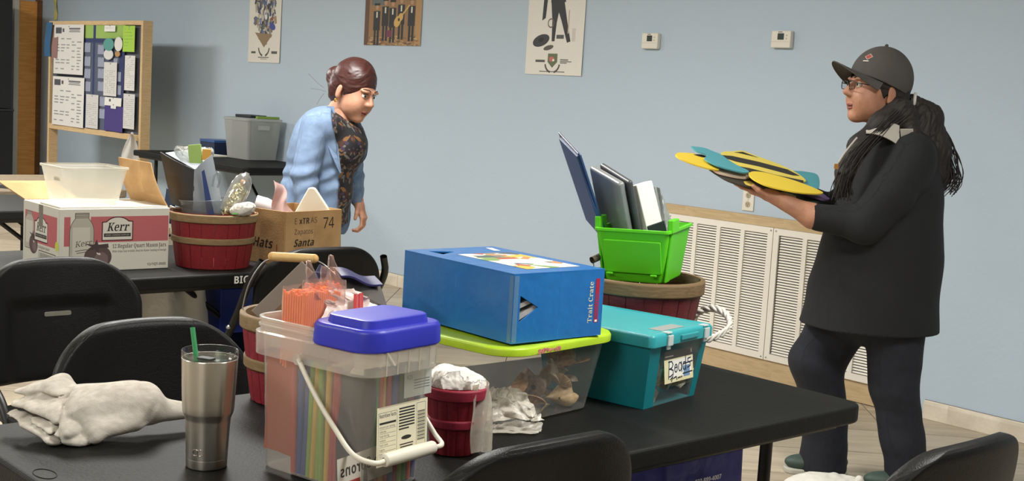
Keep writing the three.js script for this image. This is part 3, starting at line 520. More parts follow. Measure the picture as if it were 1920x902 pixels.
// a flat parallelogram with real thickness, from three corners
function plate(A, B, C, t, bevel = 0.0015) {
  const a = V3(...A), u = V3(...B).sub(a), v0 = V3(...C).sub(a), n = u.clone().cross(v0).normalize(), w = u.length(), un = u.clone().normalize();
  const v = v0.clone().addScaledVector(un, -v0.dot(un)), h = v.length(), vn = v.clone().normalize(); // squared up
  const g = rbox(w, h, t, Math.min(bevel, t * 0.45)); g.applyMatrix4(new THREE.Matrix4().makeBasis(un, vn, un.clone().cross(vn))); const c = a.clone().addScaledVector(un, w / 2).addScaledVector(vn, h / 2).addScaledVector(n, t / 2); g.translate(c.x, c.y, c.z); return g;
}
// wooden splint baskets: staves round the wall, hoops, a floor
function basket(name, label, pos, { r0, r1, h, staves, stave, hoop, hoops, inner, floorY = 0.004, hh = 0.022 }) {
  const t = thing(name, label, 'basket', pos);
  mesh('floor_disc', mv(new THREE.CylinderGeometry(r0 - 0.004, r0 - 0.004, 0.006, 40), 0, floorY + 0.003, 0), stave, t);
  const da = 2 * PI / staves, g = gridMesh(3, 6, (u, v) => { const a = (u - 0.5) * da * 0.965, r = r0 + (r1 - r0) * Math.pow(v, 0.85) + 0.0018 * Math.cos((u - 0.5) * PI); return V3(Math.sin(a) * r, 0.002 + v * h, Math.cos(a) * r); });
  const gi = gridMesh(3, 6, (u, v) => { const a = (0.5 - u) * da * 0.965, r = r0 + (r1 - r0) * Math.pow(v, 0.85) - 0.0025; return V3(Math.sin(a) * r, 0.002 + v * h, Math.cos(a) * r); });
  const both = boxUV(merge([g, gi]), 8);
  for (let i = 0; i < staves; i++) { const m = mesh('stave', both, stave, t); m.rotation.y = i * da; }
  for (const y of hoops) { const rA = r0 + (r1 - r0) * Math.pow(y / h, 0.85), top = y > h * 0.8, k = top ? 1.35 : 1; mesh('hoop', boxUV(lathe([[rA - (top ? 0.006 : -0.001), y + hh * 0.5 * k], [rA + 0.0055, y + hh * 0.5 * k], [rA + 0.0062, y + hh * 0.3 * k], [rA + 0.0058, y - hh * 0.4 * k], [rA + 0.0045, y - hh * 0.5 * k], [rA - (top ? 0.006 : -0.001), y - hh * 0.5 * k], [rA - (top ? 0.006 : -0.001), y + hh * 0.5 * k]], 56), 6), hoop, t); }
  return t;
}
const redStave = std(0xffffff, 0.6, { map: woodTex([118, 18, 34], [142, 28, 46], 6, 256) }), tanHoop = std(0xffffff, 0.7, { map: woodTex([120, 98, 66], [148, 124, 88], 4, 256) }), redHoop = std(0xffffff, 0.6, { map: woodTex([138, 30, 52], [160, 42, 66], 4, 256) }), oldStave = std(0xffffff, 0.65, { map: woodTex([84, 24, 28], [108, 36, 40], 5, 256) }), oldHoop = std(0xffffff, 0.75, { map: woodTex([98, 78, 50], [128, 104, 72], 3, 256) });
// basket with the wooden bail grip, behind the straw tub
{
  const p = V3(-2.3, TY, -1.487), t = basket('handled_basket', 'red splint basket with tan hoops and wooden bail grip behind the straw tub', [p.x, TY, p.z], { r0: 0.098, r1: 0.124, h: 0.185, staves: 22, stave: redStave, hoop: tanHoop, hoops: [0.172, 0.085] });
  const L = (x, y, dz = 0) => { const q = loc(p, x, y, dz), r = V3(...q).applyAxisAngle(V3(0, 1, 0), YAW); return [r.x, r.y, r.z]; };
  const hw = mesh('wire_bail', [tube([L(452, 590, 0), L(466, 535, 0), L(490, 496, 0), L(514, 482, 0)], 0.0018, 30), tube([L(586, 485, 0), L(612, 500, 0), L(650, 540, 0), L(672, 590, 0)], 0.0018, 30)], M.wire, t);
  mesh('wooden_grip', mv(new THREE.CatmullRomCurve3([V3(...L(512, 480)), V3(...L(550, 484)), V3(...L(588, 485))], false) && tube([L(511, 481), L(550, 483), L(589, 485)], 0.0098, 20, false, 16), 0, 0, 0), std(0xffffff, 0.55, { map: woodTex([206, 168, 106], [224, 190, 132], 3, 128) }), hw);
  mesh('grip_end', [mv(new THREE.SphereGeometry(0.0098, 14, 10), ...L(511, 481)), mv(new THREE.SphereGeometry(0.0098, 14, 10), ...L(589, 485))], std(0xcfa465, 0.55), hw);
  const put = (name, label, cat, parts) => { const o = thing(name, label, cat, [p.x, TY, p.z], YAW); for (const [n, g, m] of parts) mesh(n, boxUV(g, 5), m, o); return o; };
  const l = (x, y, dz) => loc(p, x, y, dz);
  put('taupe_slat', 'taupe flat slat leaning under the wooden basket grip', 'slat', [['slat', plate(l(566, 490, 0.05), l(588, 512, 0.05), l(474, 586, 0.06), 0.006), std(0x857a70, 0.55)]]);
  put('navy_booklet', 'dark navy booklet tilted in the basket with the wooden grip', 'booklet', [['cover', plate(l(580, 508, 0.02), l(648, 516, -0.03), l(562, 600, 0.04), 0.008), std(0x232748, 0.45)], ['cover', plate(l(600, 495, -0.03), l(660, 530, -0.05), l(580, 560, 0.0), 0.006), std(0x2a2f58, 0.45)]]);
  put('foil_mailer', 'grey and navy foil mailer sticking out of the basket with the wooden grip', 'mailer', [['mailer', thickSheet(16, 10, (u, v) => { const a = V3(...l(622, 512, -0.02)), b = V3(...l(706, 532, -0.05)), c = V3(...l(640, 560, 0.06)); return a.clone().addScaledVector(b.clone().sub(a), u).addScaledVector(c.clone().sub(a), v).add(V3(0, 0.006 * Math.sin(u * 7 + v * 4) + 0.008 * v * u, 0)); }, 0.006), std(0x6f6c68, 0.32, { metalness: 0.3 })], ['navy_flap', thickSheet(10, 6, (u, v) => { const a = V3(...l(626, 508, -0.03)), b = V3(...l(702, 526, -0.06)), c = V3(...l(640, 524, 0.03)); return a.clone().addScaledVector(b.clone().sub(a), u).addScaledVector(c.clone().sub(a), v).add(V3(0, 0.006 + 0.004 * Math.sin(u * 7), 0)); }, 0.004), std(0x2b2a5e, 0.4)]]);
  put('tissue_wad', 'white tissue wad between the orange stick bags and the grey mailer', 'tissue', [['tissue', thickSheet(18, 12, (u, v) => { const a = V3(...l(588, 560, 0.02)), b = V3(...l(700, 562, 0.0)), c = V3(...l(600, 596, 0.09)); return a.clone().addScaledVector(b.clone().sub(a), u).addScaledVector(c.clone().sub(a), v).add(V3(0, 0.018 * fbm(u * 6, v * 6, 3) + 0.012 * Math.sin(u * PI), 0)); }, 0.003), std(0xe8e6e2, 0.85)]]);
}
// small red basket lined with a plastic bag
{
  const c = on(849, 846, 'y', TY);
  const t = basket('small_basket', 'small all-red splint basket filled with white tissue beside the straw tub', [c.x, TY, c.z], { r0: 0.041, r1: 0.0555, h: 0.128, staves: 16, stave: redStave, hoop: redHoop, hoops: [0.118, 0.062], hh: 0.016 });
  const o = thing('tissue_bag', 'crinkled white plastic bag bulging out of the small red basket', 'bag', [c.x, TY, c.z], YAW);
  const film = phys(0xf0ece4, 0.5, { transmission: 0.15, thickness: 0, bumpMap: T.crumple, bumpScale: 0.0012 });
  mesh('bag_top', boxUV(nets((x, y, z) => { const n = fbm(x * 38, y * 38, z * 38, 3), k = Math.abs(fbm(x * 22 + 4, y * 22, z * 22, 2) - 0.5); return Math.min(ell([-0.012, 0.128, 0], [0.046, 0.034, 0.05])(x, y, z), ell([0.028, 0.128, 0.004], [0.028, 0.022, 0.04])(x, y, z)) - 0.012 * (n - 0.5) + 0.03 * k - 0.004; }, [-0.08, 0.095, -0.08], [0.08, 0.185, 0.08], 0.0028), 12), film, o);
  mesh('bag_tail', boxUV(thickSheet(14, 22, (u, v) => { const r = 0.058 + 0.012 * v + 0.006 * Math.sin(u * 12 + v * 6), a = 0.55 + u * 1.1; return V3(Math.sin(a) * r, 0.137 - v * 0.125 + 0.004 * Math.sin(u * 9), Math.cos(a) * r * 0.95 - 0.004); }, 0.0008), 10), phys(0xefeae0, 0.3, { transmission: 0.75, thickness: 0, bumpMap: T.crumple, bumpScale: 0.001 }), o);
}
// torn clear bag lying in front of the shell bin
{
  const b = on(965, 800, 'y', TY), L = (x, y, dz) => V3(...loc(b, x, y, dz));
  const o = thing('crumpled_clear_bag', 'torn crumpled clear plastic bag draped in front of the shell bin', 'bag', [b.x, TY, b.z], YAW);
  const film = phys(0xf0ece4, 0.3, { transmission: 0.68, thickness: 0, bumpMap: T.crumple, bumpScale: 0.0025 });
  const P4 = [L(912, 726, 0.0), L(975, 735, -0.012), L(902, 792, 0.035), L(1024, 786, 0.012), L(905, 815, 0.06), L(988, 812, 0.03), L(925, 842, 0.075), L(1000, 838, 0.05)];
  const strip = (A, B, C, D, k, nu, nv) => thickSheet(nu, nv, (u, v) => { const p = A.clone().lerp(B, u), q = C.clone().lerp(D, u), r = p.lerp(q, v), e = Math.min(u, 1 - u, v, 1 - v); const jag = e < 0.06 ? 0.008 * (noise(u * 14 + k, v * 14, 9) - 0.5) : 0; r.x += 0.006 * (fbm(u * 3 + k, v * 3, 1, 2) - 0.5) * 2 + jag; r.y += 0.012 * (fbm(u * 4, v * 4 + k, 5, 3) - 0.5) * 2 + jag; r.z += 0.02 * (fbm(u * 3.5, v * 3.5, k, 3) - 0.5) * 2 + 0.004; if (r.y < 0.003) r.y = 0.003 + 0.3 * Math.abs(0.003 - r.y) * 0.2; return r; }, 0.0007);
  mesh('upper_sheet', boxUV(strip(P4[0], P4[1], P4[2], P4[3], 1, 22, 18), 10), phys(0xe6e1d6, 0.35, { transmission: 0.45, thickness: 0, bumpMap: T.crumple, bumpScale: 0.0025 }), o);
  mesh('lower_sheet', boxUV(strip(P4[2].clone().lerp(P4[4], 0.2), P4[3].clone().lerp(P4[5], 0.1), P4[6], P4[7], 4, 22, 12), 10), film, o);
  mesh('torn_strip', boxUV(thickSheet(12, 3, (u, v) => L(965 + 42 * u, 842 - 16 * u * u - 5 * v, 0.065 - 0.03 * u), 0.0008), 10), film, o);
}
// shells
function scallop() { return thickSheet(28, 12, (u, v) => { const a = (u - 0.5) * 2.2, r = 0.04 * v * (1 + 0.012 * Math.cos(u * 60)), hump = 0.018 * Math.sin(v * PI * 0.55) * Math.cos(a * 0.75); return V3(Math.sin(a) * r, hump + 0.0012 * v * Math.cos(u * 75), Math.cos(a) * r); }, 0.002); }
function whelk() { // a spiral shell
  const pts = []; for (let i = 0; i <= 60; i++) { const s = i / 60; pts.push([Math.max(0.0006, (0.026 * Math.pow(1 - s, 1.15)) * (1 + 0.12 * Math.abs(Math.sin(s * 13))) * Math.min(1, s * 9 + 0.25)), s * 0.075]); }
  return lathe(pts, 28);
}
function cowl() { return thickSheet(24, 14, (u, v) => { const a = u * 4.6 - 0.6, r = (0.022 - 0.012 * u) * Math.sin(PI * Math.min(0.98, v * 0.9 + 0.06)); return V3(Math.cos(a) * r, v * 0.06, Math.sin(a) * r); }, 0.002); }
const shellMats = [[[206, 170, 122], [232, 208, 170]], [[168, 118, 84], [214, 176, 136]], [[150, 128, 112], [198, 182, 166]], [[222, 206, 180], [242, 232, 214]]].map((c, k) => std(0xffffff, 0.5, { map: blotchTex(c[0], c[1], 9, 128, k * 3) }));
const shellGeos = [boxUV(scallop(), 14), boxUV(whelk(), 14), boxUV(cowl(), 14)], shellNames = ['scallop_shell', 'whelk_shell', 'cowl_shell'], shellWords = ['ribbed scallop shell', 'spiral whelk shell', 'curled broken shell'], shellTone = ['sand coloured', 'brown', 'greyish', 'cream'];
function shell(kind, tone, x, y, z, sc, rx, ry, rz, where, group) {
  const m = mesh(shellNames[kind], shellGeos[kind], shellMats[tone]); m.position.set(x, y, z); m.rotation.set(rx, ry, rz); m.scale.setScalar(sc);
  return tag(m, shellTone[tone] + ' ' + shellWords[kind] + ' ' + where, 'shell', group);
}
const clearPlastic = phys(0xf4f3ef, 0.1, { transmission: 0.93, thickness: 0, ior: 1.4 });
// bin of sea shells with a lime lid
{
  const W = 0.385, D = 0.3, th = 97 * RAD, t = boxThing('shell_bin', 'clear plastic bin of sea shells with a lime green lid', 'bin', -1.845, -1.672, 97, W, D, TY), c = t.position;
  mesh('body', loft([[0.001, W - 0.115, D - 0.1, 0.04], [0.006, W - 0.085, D - 0.075, 0.05], [0.06, W - 0.065, D - 0.055, 0.055], [0.156, W - 0.03, D - 0.025, 0.06]]), clearPlastic, t);
  const lime = std(0xffffff, 0.4, { map: blotchTex([160, 196, 28], [178, 210, 44], 5, 128, 5) });
  const lid = mesh('lid', boxUV(mv(loft([[0, W - 0.012, D - 0.008, 0.066], [0.002, W - 0.002, D, 0.07], [0.014, W, D, 0.07], [0.019, W - 0.008, D - 0.008, 0.066], [0.0195, W - 0.03, D - 0.03, 0.056], [0.0165, W - 0.042, D - 0.042, 0.05], [0.0165, 0.02, 0.02, 0.008]]), 0, 0.153, 0), 5), lime, t);
  const pk = std(0xc06a6a, 0.6); for (const [px, py, r] of [[944, 655, 0.009], [925, 652, 0.005], [858, 632, 0.008], [962, 657, 0.005]]) { const q = on(px, py, 'y', TY + 0.165).sub(c).applyAxisAngle(V3(0, 1, 0), -th); }
  print('pink_stain', 0.075, 0.012, (g, w, h) => { g.clearRect(0, 0, w, h); reseed(5); for (let i = 0; i < 60; i++) { const x = rr(0.05, 0.95) * w; g.fillStyle = ['#c8737a', '#d79a7a', '#b85a62'][i % 3]; g.beginPath(); g.ellipse(x, h * rr(0.2, 0.9), rr(4, 16), rr(3, 9), 0, 0, 7); g.fill(); } }, lid, -W / 2 + 0.13, 0.1605, D / 2 + 0.0006, 0, 0, 0, 256, 0.6, cutOut);
  reseed(31); const w = (x, y, z) => V3(x, y, z).applyAxisAngle(V3(0, 1, 0), th).add(c);
  const spots = [[0.03, 0.02, 0.085], [0.075, 0.025, 0.075], [0.115, 0.025, 0.06], [0.05, 0.06, 0.09], [0.095, 0.06, 0.085], [0.02, 0.09, 0.09], [0.065, 0.1, 0.095], [0.11, 0.1, 0.08], [-0.03, 0.025, 0.08], [-0.01, 0.06, 0.07], [0.135, 0.06, 0.03], [0.13, 0.025, -0.01], [0.14, 0.1, 0.04], [-0.08, 0.025, 0.05], [0.0, 0.03, 0.02], [0.07, 0.03, 0.01], [0.04, 0.07, 0.03], [0.1, 0.12, 0.03], [-0.05, 0.06, 0.04], [0.06, 0.125, 0.06]];
  spots.forEach(([x, y, z], i) => { const q = w(x, y, z), k = [0, 2, 1, 0, 2, 0, 1, 0, 0, 1][i % 10]; shell(k, [0, 0, 1, 2, 0, 3, 1, 0, 2, 1][(i * 7) % 10], q.x, q.y, q.z, rr(0.75, 1.05), rr(-1.4, 1.4), rr(0, 6), rr(-1.2, 1.2), 'inside the lime lidded bin', 'shells in the lime lidded bin'); });
}
// blue teaching-kit box on the lime lid
{
  const W = 0.252, D = 0.374, H = 0.14, t = boxThing('kit_box', 'large blue cardboard kit box lying on the lime lid', 'box', -1.884, -1.714, 88.7, W, D, 0.9155);
  const blue = phys(0x1a70b8, 0.34, { map: blotchTex([236, 240, 246], [255, 255, 255], 6, 256, 2), clearcoat: 0.4, clearcoatRoughness: 0.25, bumpMap: rep(T.peel, 0.3, 0.3), bumpScale: 0.0015 });
  const hole = (x, y, s) => { const p = new THREE.Path(); p.moveTo(x - s * 0.5, y + s * 0.62); p.lineTo(x + s * 0.62, y + s * 0.02); p.lineTo(x - s * 0.5, y - s * 0.62); p.closePath(); return p; };
  const wallG = (w, h, holes) => { const s = new THREE.Shape([[-w / 2, 0], [w / 2, 0], [w / 2, h], [-w / 2, h]].map((q) => new THREE.Vector2(...q))); (holes || []).forEach((q) => s.holes.push(q)); return new THREE.ExtrudeGeometry(s, { depth: 0.003, bevelEnabled: false }); };
  mesh('front_wall', boxUV(mv(wallG(W, H, [hole(-0.085, H * 0.5, 0.044)]), 0, 0, D / 2 - 0.003), 5), blue, t);
  mesh('back_wall', boxUV(mv(wallG(W, H), 0, 0, -D / 2), 5), blue, t);
  for (const s of [-1, 1]) mesh('side_wall', boxUV(mv(wallG(D - 0.006, H), s * (W / 2) - (s > 0 ? 0.003 : 0), 0, 0, 0, PI / 2, 0), 5), blue, t);
  { // top lid with a triangular grip hole
    const s = new THREE.Shape([[-W / 2, -D / 2], [W / 2, -D / 2], [W / 2, D / 2], [-W / 2, D / 2]].map((q) => new THREE.Vector2(...q))); const p = new THREE.Path(); p.moveTo(-0.085, D / 2 - 0.03); p.lineTo(-0.03, D / 2 - 0.055); p.lineTo(-0.085, D / 2 - 0.085); p.closePath(); s.holes.push(p);
    mesh('top_panel', boxUV(mv(new THREE.ExtrudeGeometry(s, { depth: 0.003, bevelEnabled: false }), 0, H - 0.0005, 0, -PI / 2, 0, 0), 5), blue, t);
    mesh('base_panel', box(W - 0.002, 0.003, D - 0.002, 0, 0.0016, 0), blue, t);
  }
  mesh('tape', [box(0.012, H - 0.004, 0.0004, -W / 2 + 0.007, H / 2, D / 2 + 0.0003), box(0.0004, H - 0.004, 0.012, -W / 2 - 0.0003, H / 2, D / 2 - 0.007)], phys(0x6f9cc4, 0.15, { transparent: true, opacity: 0.45 }), t);
  mesh('books', [box(W * 0.8, 0.012, D * 0.8, 0, 0.03, 0.0), mv(box(W * 0.78, 0.01, D * 0.8, 0, 0.055, 0), 0, 0, 0, 0, 0, 0.05), mv(box(W * 0.7, 0.012, D * 0.8, 0, 0.085, 0), 0, 0, 0, 0, 0, 0.09), mv(box(0.075, 0.009, 0.05), -0.08, 0.062, D / 2 - 0.03, 0, 0, 0.42), mv(box(0.075, 0.009, 0.05), -0.075, 0.084, D / 2 - 0.03, 0, 0, 0.3)], std(0xa9a7a4, 0.6), t);
  print('side_title', 0.02, 0.092, (g, w, h) => { g.clearRect(0, 0, w, h); g.save(); g.translate(w * 0.85, h); g.rotate(-PI / 2); g.fillStyle = '#c9d2c0'; g.font = 'bold ' + w * 0.85 + 'px serif'; g.fillText('Trait Crate', h * 0.02, -w * 0.08, h * 0.96); g.restore(); }, t, W / 2 - 0.036, H * 0.52, D / 2 + 0.0006, 0, 0, 0, 128, 0.5, cutOut);
  print('red_strip', 0.0115, 0.094, (g, w, h) => { g.fillStyle = '#a81f3e'; g.fillRect(0, 0, w, h); g.fillStyle = '#f4f2ee'; g.fillRect(w * 0.2, h * 0.94, w * 0.6, h * 0.05); g.save(); g.translate(w * 0.82, h * 0.92); g.rotate(-PI / 2); g.font = 'bold ' + w * 0.8 + 'px sans-serif'; g.fillStyle = '#1d4f8f'; g.fillText('SCHOLASTIC', 0, 0, h * 0.9); g.restore(); }, t, W / 2 - 0.018, H * 0.54, D / 2 + 0.0006, 0, 0, 0, 64, 0.5);
  print('cover_picture', 0.15, 0.235, (g, w, h) => { g.fillStyle = '#ece8dc'; g.fillRect(0, 0, w, h); reseed(9); const c = ['#d9b64a', '#b0543c', '#7c9a5a', '#4d5a66', '#e2d6b0', '#8c8478', '#c8895a', '#ffffff']; for (let i = 0; i < 26; i++) { g.save(); g.translate(rr(0, 1) * w, rr(0, 1) * h); g.rotate(rr(0, 3)); g.fillStyle = c[i % 8]; g.fillRect(-rr(20, 70), -rr(10, 50), rr(30, 120), rr(20, 90)); g.restore(); } g.fillStyle = '#2a5f9e'; g.fillRect(0, 0, w, 6); }, t, 0.02, H + 0.003, 0.025, -PI / 2, 0, 0, 256, 0.4);
  print('white_sticker', 0.05, 0.016, (g, w, h) => { g.fillStyle = '#e9ecef'; g.fillRect(0, 0, w, h); }, t, 0.088, H + 0.003, -0.14, -PI / 2, 0, 1.3, 32, 0.5);
}
// teal bead bin
{
  const W = 0.25, D = 0.31, th = 100 * RAD, t = boxThing('bead_bin', 'teal plastic bin labelled Beads with a clear front window', 'bin', -1.838, -2.085, 100, W, D, TY), c = t.position;
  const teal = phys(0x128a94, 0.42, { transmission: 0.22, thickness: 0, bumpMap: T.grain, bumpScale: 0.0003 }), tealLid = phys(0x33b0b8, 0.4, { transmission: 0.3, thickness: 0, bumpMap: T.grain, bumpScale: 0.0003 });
  const H = 0.155, tp = (y) => 0.03 * (1 - y / H); // taper
  const quad = (a, b, d, e, n) => { const g = new THREE.BufferGeometry(); g.setAttribute('position', new THREE.Float32BufferAttribute([...a, ...b, ...d, ...a, ...d, ...e], 3)); g.computeVertexNormals(); return g; };
  const wl = (x0, z0, x1, z1, y0, y1) => { const f = (x, z, y) => { const k = 1 - tp(y) / (W / 2) * 0.5; return [x * k, y, z * k]; }; const o = quad(f(x0, z0, y0), f(x1, z1, y0), f(x1, z1, y1), f(x0, z0, y1)); const i = quad(f(x1 * 0.98, z1 * 0.98, y0), f(x0 * 0.98, z0 * 0.98, y0), f(x0 * 0.98, z0 * 0.98, y1), f(x1 * 0.98, z1 * 0.98, y1)); return [o, i]; };
  const hw = W / 2, hd = D / 2, px = hw - 0.045, qx = hw - 0.028;
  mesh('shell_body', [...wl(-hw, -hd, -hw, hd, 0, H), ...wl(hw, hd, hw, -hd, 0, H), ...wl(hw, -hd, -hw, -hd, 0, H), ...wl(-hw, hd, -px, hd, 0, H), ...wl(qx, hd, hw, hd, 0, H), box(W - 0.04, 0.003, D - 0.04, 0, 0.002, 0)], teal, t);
  mesh('window', [...wl(-px, hd, qx, hd, 0, H).slice(0, 1)], clearPlastic, t);
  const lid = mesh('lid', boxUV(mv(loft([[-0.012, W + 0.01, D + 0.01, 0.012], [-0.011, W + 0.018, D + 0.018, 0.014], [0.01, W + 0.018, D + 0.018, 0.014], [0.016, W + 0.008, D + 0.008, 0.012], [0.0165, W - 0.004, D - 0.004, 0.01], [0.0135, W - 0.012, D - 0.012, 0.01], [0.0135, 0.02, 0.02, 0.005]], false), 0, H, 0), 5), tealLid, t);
  const latchM = phys(0xe4ebea, 0.25, { transmission: 0.4, thickness: 0 });
  for (const x of [-0.065, 0.095]) mesh('latch', [rbox(0.02, 0.024, 0.005, 0.002, x, H, D / 2 + 0.012), rbox(0.02, 0.004, 0.016, 0.0015, x, H + 0.0165, D / 2 + 0.002), rbox(0.014, 0.01, 0.004, 0.001, x, H - 0.016, D / 2 + 0.008)], latchM, lid);
  mesh('size_sticker', mv(box(0.1, 0.0004, 0.035), 0, H + 0.014, D / 2 - 0.04), std(0x8a8f8c, 0.6), lid);
  mesh('clip_notch', rbox(0.075, 0.012, 0.006, 0.002, 0.02, H + 0.001, D / 2 + 0.011), tealLid, lid);
  print('bead_label', 0.125, 0.072, (g, w, h) => {
    g.fillStyle = '#d9d3a8'; g.fillRect(0, 0, w, h); g.fillStyle = '#e9e7de'; g.fillRect(w * 0.14, h * 0.3, w * 0.8, h * 0.55); g.fillStyle = '#241b18'; g.fillRect(0, 0, w, h * 0.26); g.fillStyle = '#b9b2a4'; g.fillRect(w * 0.04, h * 0.15, w * 0.28, h * 0.03); g.fillRect(w * 0.93, h * 0.06, w * 0.03, h * 0.12);
    g.fillStyle = '#6e8fb0'; g.fillRect(w * 0.66, h * 0.55, w * 0.22, h * 0.35); g.strokeStyle = '#1c2233'; g.lineWidth = h * 0.045; g.lineCap = 'round';
    const S = (pts) => { g.beginPath(); pts.forEach(([x, y], i) => (i ? g.lineTo(x * w, y * h) : g.moveTo(x * w, y * h))); g.stroke(); }, O = (x, y, a, b) => { g.beginPath(); g.ellipse(x * w, y * h, a * w, b * h, 0.1, 0, 7); g.stroke(); };
    S([[0.17, 0.32], [0.14, 0.86]]); S([[0.15, 0.34], [0.26, 0.34], [0.3, 0.44], [0.26, 0.54], [0.16, 0.57]]); S([[0.2, 0.57], [0.3, 0.62], [0.3, 0.74], [0.2, 0.8], [0.14, 0.8]]);
    O(0.4, 0.58, 0.045, 0.12); S([[0.36, 0.57], [0.44, 0.54]]); O(0.54, 0.56, 0.05, 0.13); S([[0.595, 0.42], [0.6, 0.72]]); O(0.69, 0.56, 0.05, 0.12); S([[0.74, 0.28], [0.745, 0.7]]); S([[0.92, 0.34], [0.82, 0.36], [0.82, 0.46], [0.9, 0.5], [0.9, 0.6], [0.8, 0.64]]); S([[0.66, 0.5], [0.98, 0.46]]); S([[0.64, 0.8], [0.96, 0.78]]);
    S([[0.2, 0.9], [0.28, 0.82], [0.24, 0.96]]); S([[0.3, 0.88], [0.4, 0.84], [0.42, 0.94]]); S([[0.46, 0.9], [0.6, 0.88]]);
  }, t, 0.006, 0.088, D / 2 - 0.004, -0.11, 0, 0, 512, 0.5);
  reseed(44); [[-0.055, 0.03, 0.105], [-0.02, 0.022, 0.115], [0.02, 0.022, 0.11], [0.055, 0.03, 0.11], [0.03, 0.055, 0.118], [0.07, 0.05, 0.108], [-0.03, 0.02, 0.08], [0.03, 0.02, 0.08], [-0.065, 0.055, 0.112], [0.0, 0.05, 0.118], [0.075, 0.02, 0.115], [-0.04, 0.045, 0.118]].forEach(([x, y, z], i) => { const q = V3(x, y, z + 0.004).applyAxisAngle(V3(0, 1, 0), th).add(c); shell([2, 0, 2, 2, 1, 0, 0, 2, 2, 0, 0, 2][i], [0, 3, 3, 0, 3, 3, 0, 2, 3, 0, 3, 0][i], q.x, q.y, q.z, rr(0.75, 1.0), rr(-0.8, 0.8), rr(0, 6), rr(-0.6, 0.6), 'seen through the window of the teal bin', 'shells in the teal bin'); });
}
// shallow white wicker tray, the old red basket standing in it
{
  const p = V3(-2.2, TY, -2.445), wm = std(0xd9d5cc, 0.6), tr = thing('wicker_tray', 'white wicker tray with a braided loop handle under the old basket', 'tray', [p.x, TY, p.z]);
  mesh('base', mv(new THREE.CylinderGeometry(0.13, 0.13, 0.006, 40), 0, 0.004, 0), wm, tr);
  for (let k = 0; k < 9; k++) mesh('wicker_strand', tube(Array.from({ length: 48 }, (_, i) => { const a = i / 48 * 2 * PI, r = 0.13 + 0.0022 * k + 0.003 * ((i + k) % 2 ? 1 : -1); return [Math.cos(a) * r, 0.01 + k * 0.0075, Math.sin(a) * r]; }), 0.0042, 160, true, 6), wm, tr);
  for (let i = 0; i < 24; i++) { const a = i / 24 * 2 * PI; mesh('upright', bar([Math.cos(a) * 0.13, 0.004, Math.sin(a) * 0.13], [Math.cos(a) * 0.149, 0.078, Math.sin(a) * 0.149], 0.003, 6), wm, tr); }
  const L = (x, y, dz) => { const r = V3(...loc(p, x, y, dz)).applyAxisAngle(V3(0, 1, 0), YAW); return r; };
  const path = new THREE.CatmullRomCurve3([L(1312, 640, 0.06), L(1345, 630, 0.05), L(1368, 612, 0.03), L(1362, 590, 0.0), L(1335, 578, -0.03), L(1305, 590, -0.05), L(1300, 625, -0.06)]);
  for (let s = 0; s < 3; s++) mesh('handle_strand', new THREE.TubeGeometry(new THREE.CatmullRomCurve3(Array.from({ length: 40 }, (_, i) => { const u = i / 39, q = path.getPoint(u), a = u * 30 + s * 2.094; return q.add(V3(0, Math.sin(a) * 0.006, Math.cos(a) * 0.006)); })), 120, 0.0048, 7), wm, tr);
  const bk = basket('old_basket', 'weathered dark red splint basket with brown hoop holding the lime bin', [p.x, TY + 0.008, p.z], { r0: 0.112, r1: 0.155, h: 0.222, staves: 20, stave: oldStave, hoop: oldHoop, hoops: [0.207], hh: 0.026 });
  const Lb = (x, y, dz) => { const q = L(x, y, dz); return [q.x, q.y - 0.008, q.z]; };
  const h2 = mesh('wire_bail', tube([Lb(1132, 530, 0.0), Lb(1116, 508, 0.02), Lb(1112, 490, 0.02)], 0.0016, 16), M.wire, bk);
  mesh('wooden_grip', tube([Lb(1110, 488, 0.03), Lb(1135, 476, 0.0), Lb(1158, 463, -0.05)], 0.009, 12, false, 14), std(0x4b3f33, 0.7), h2);
}
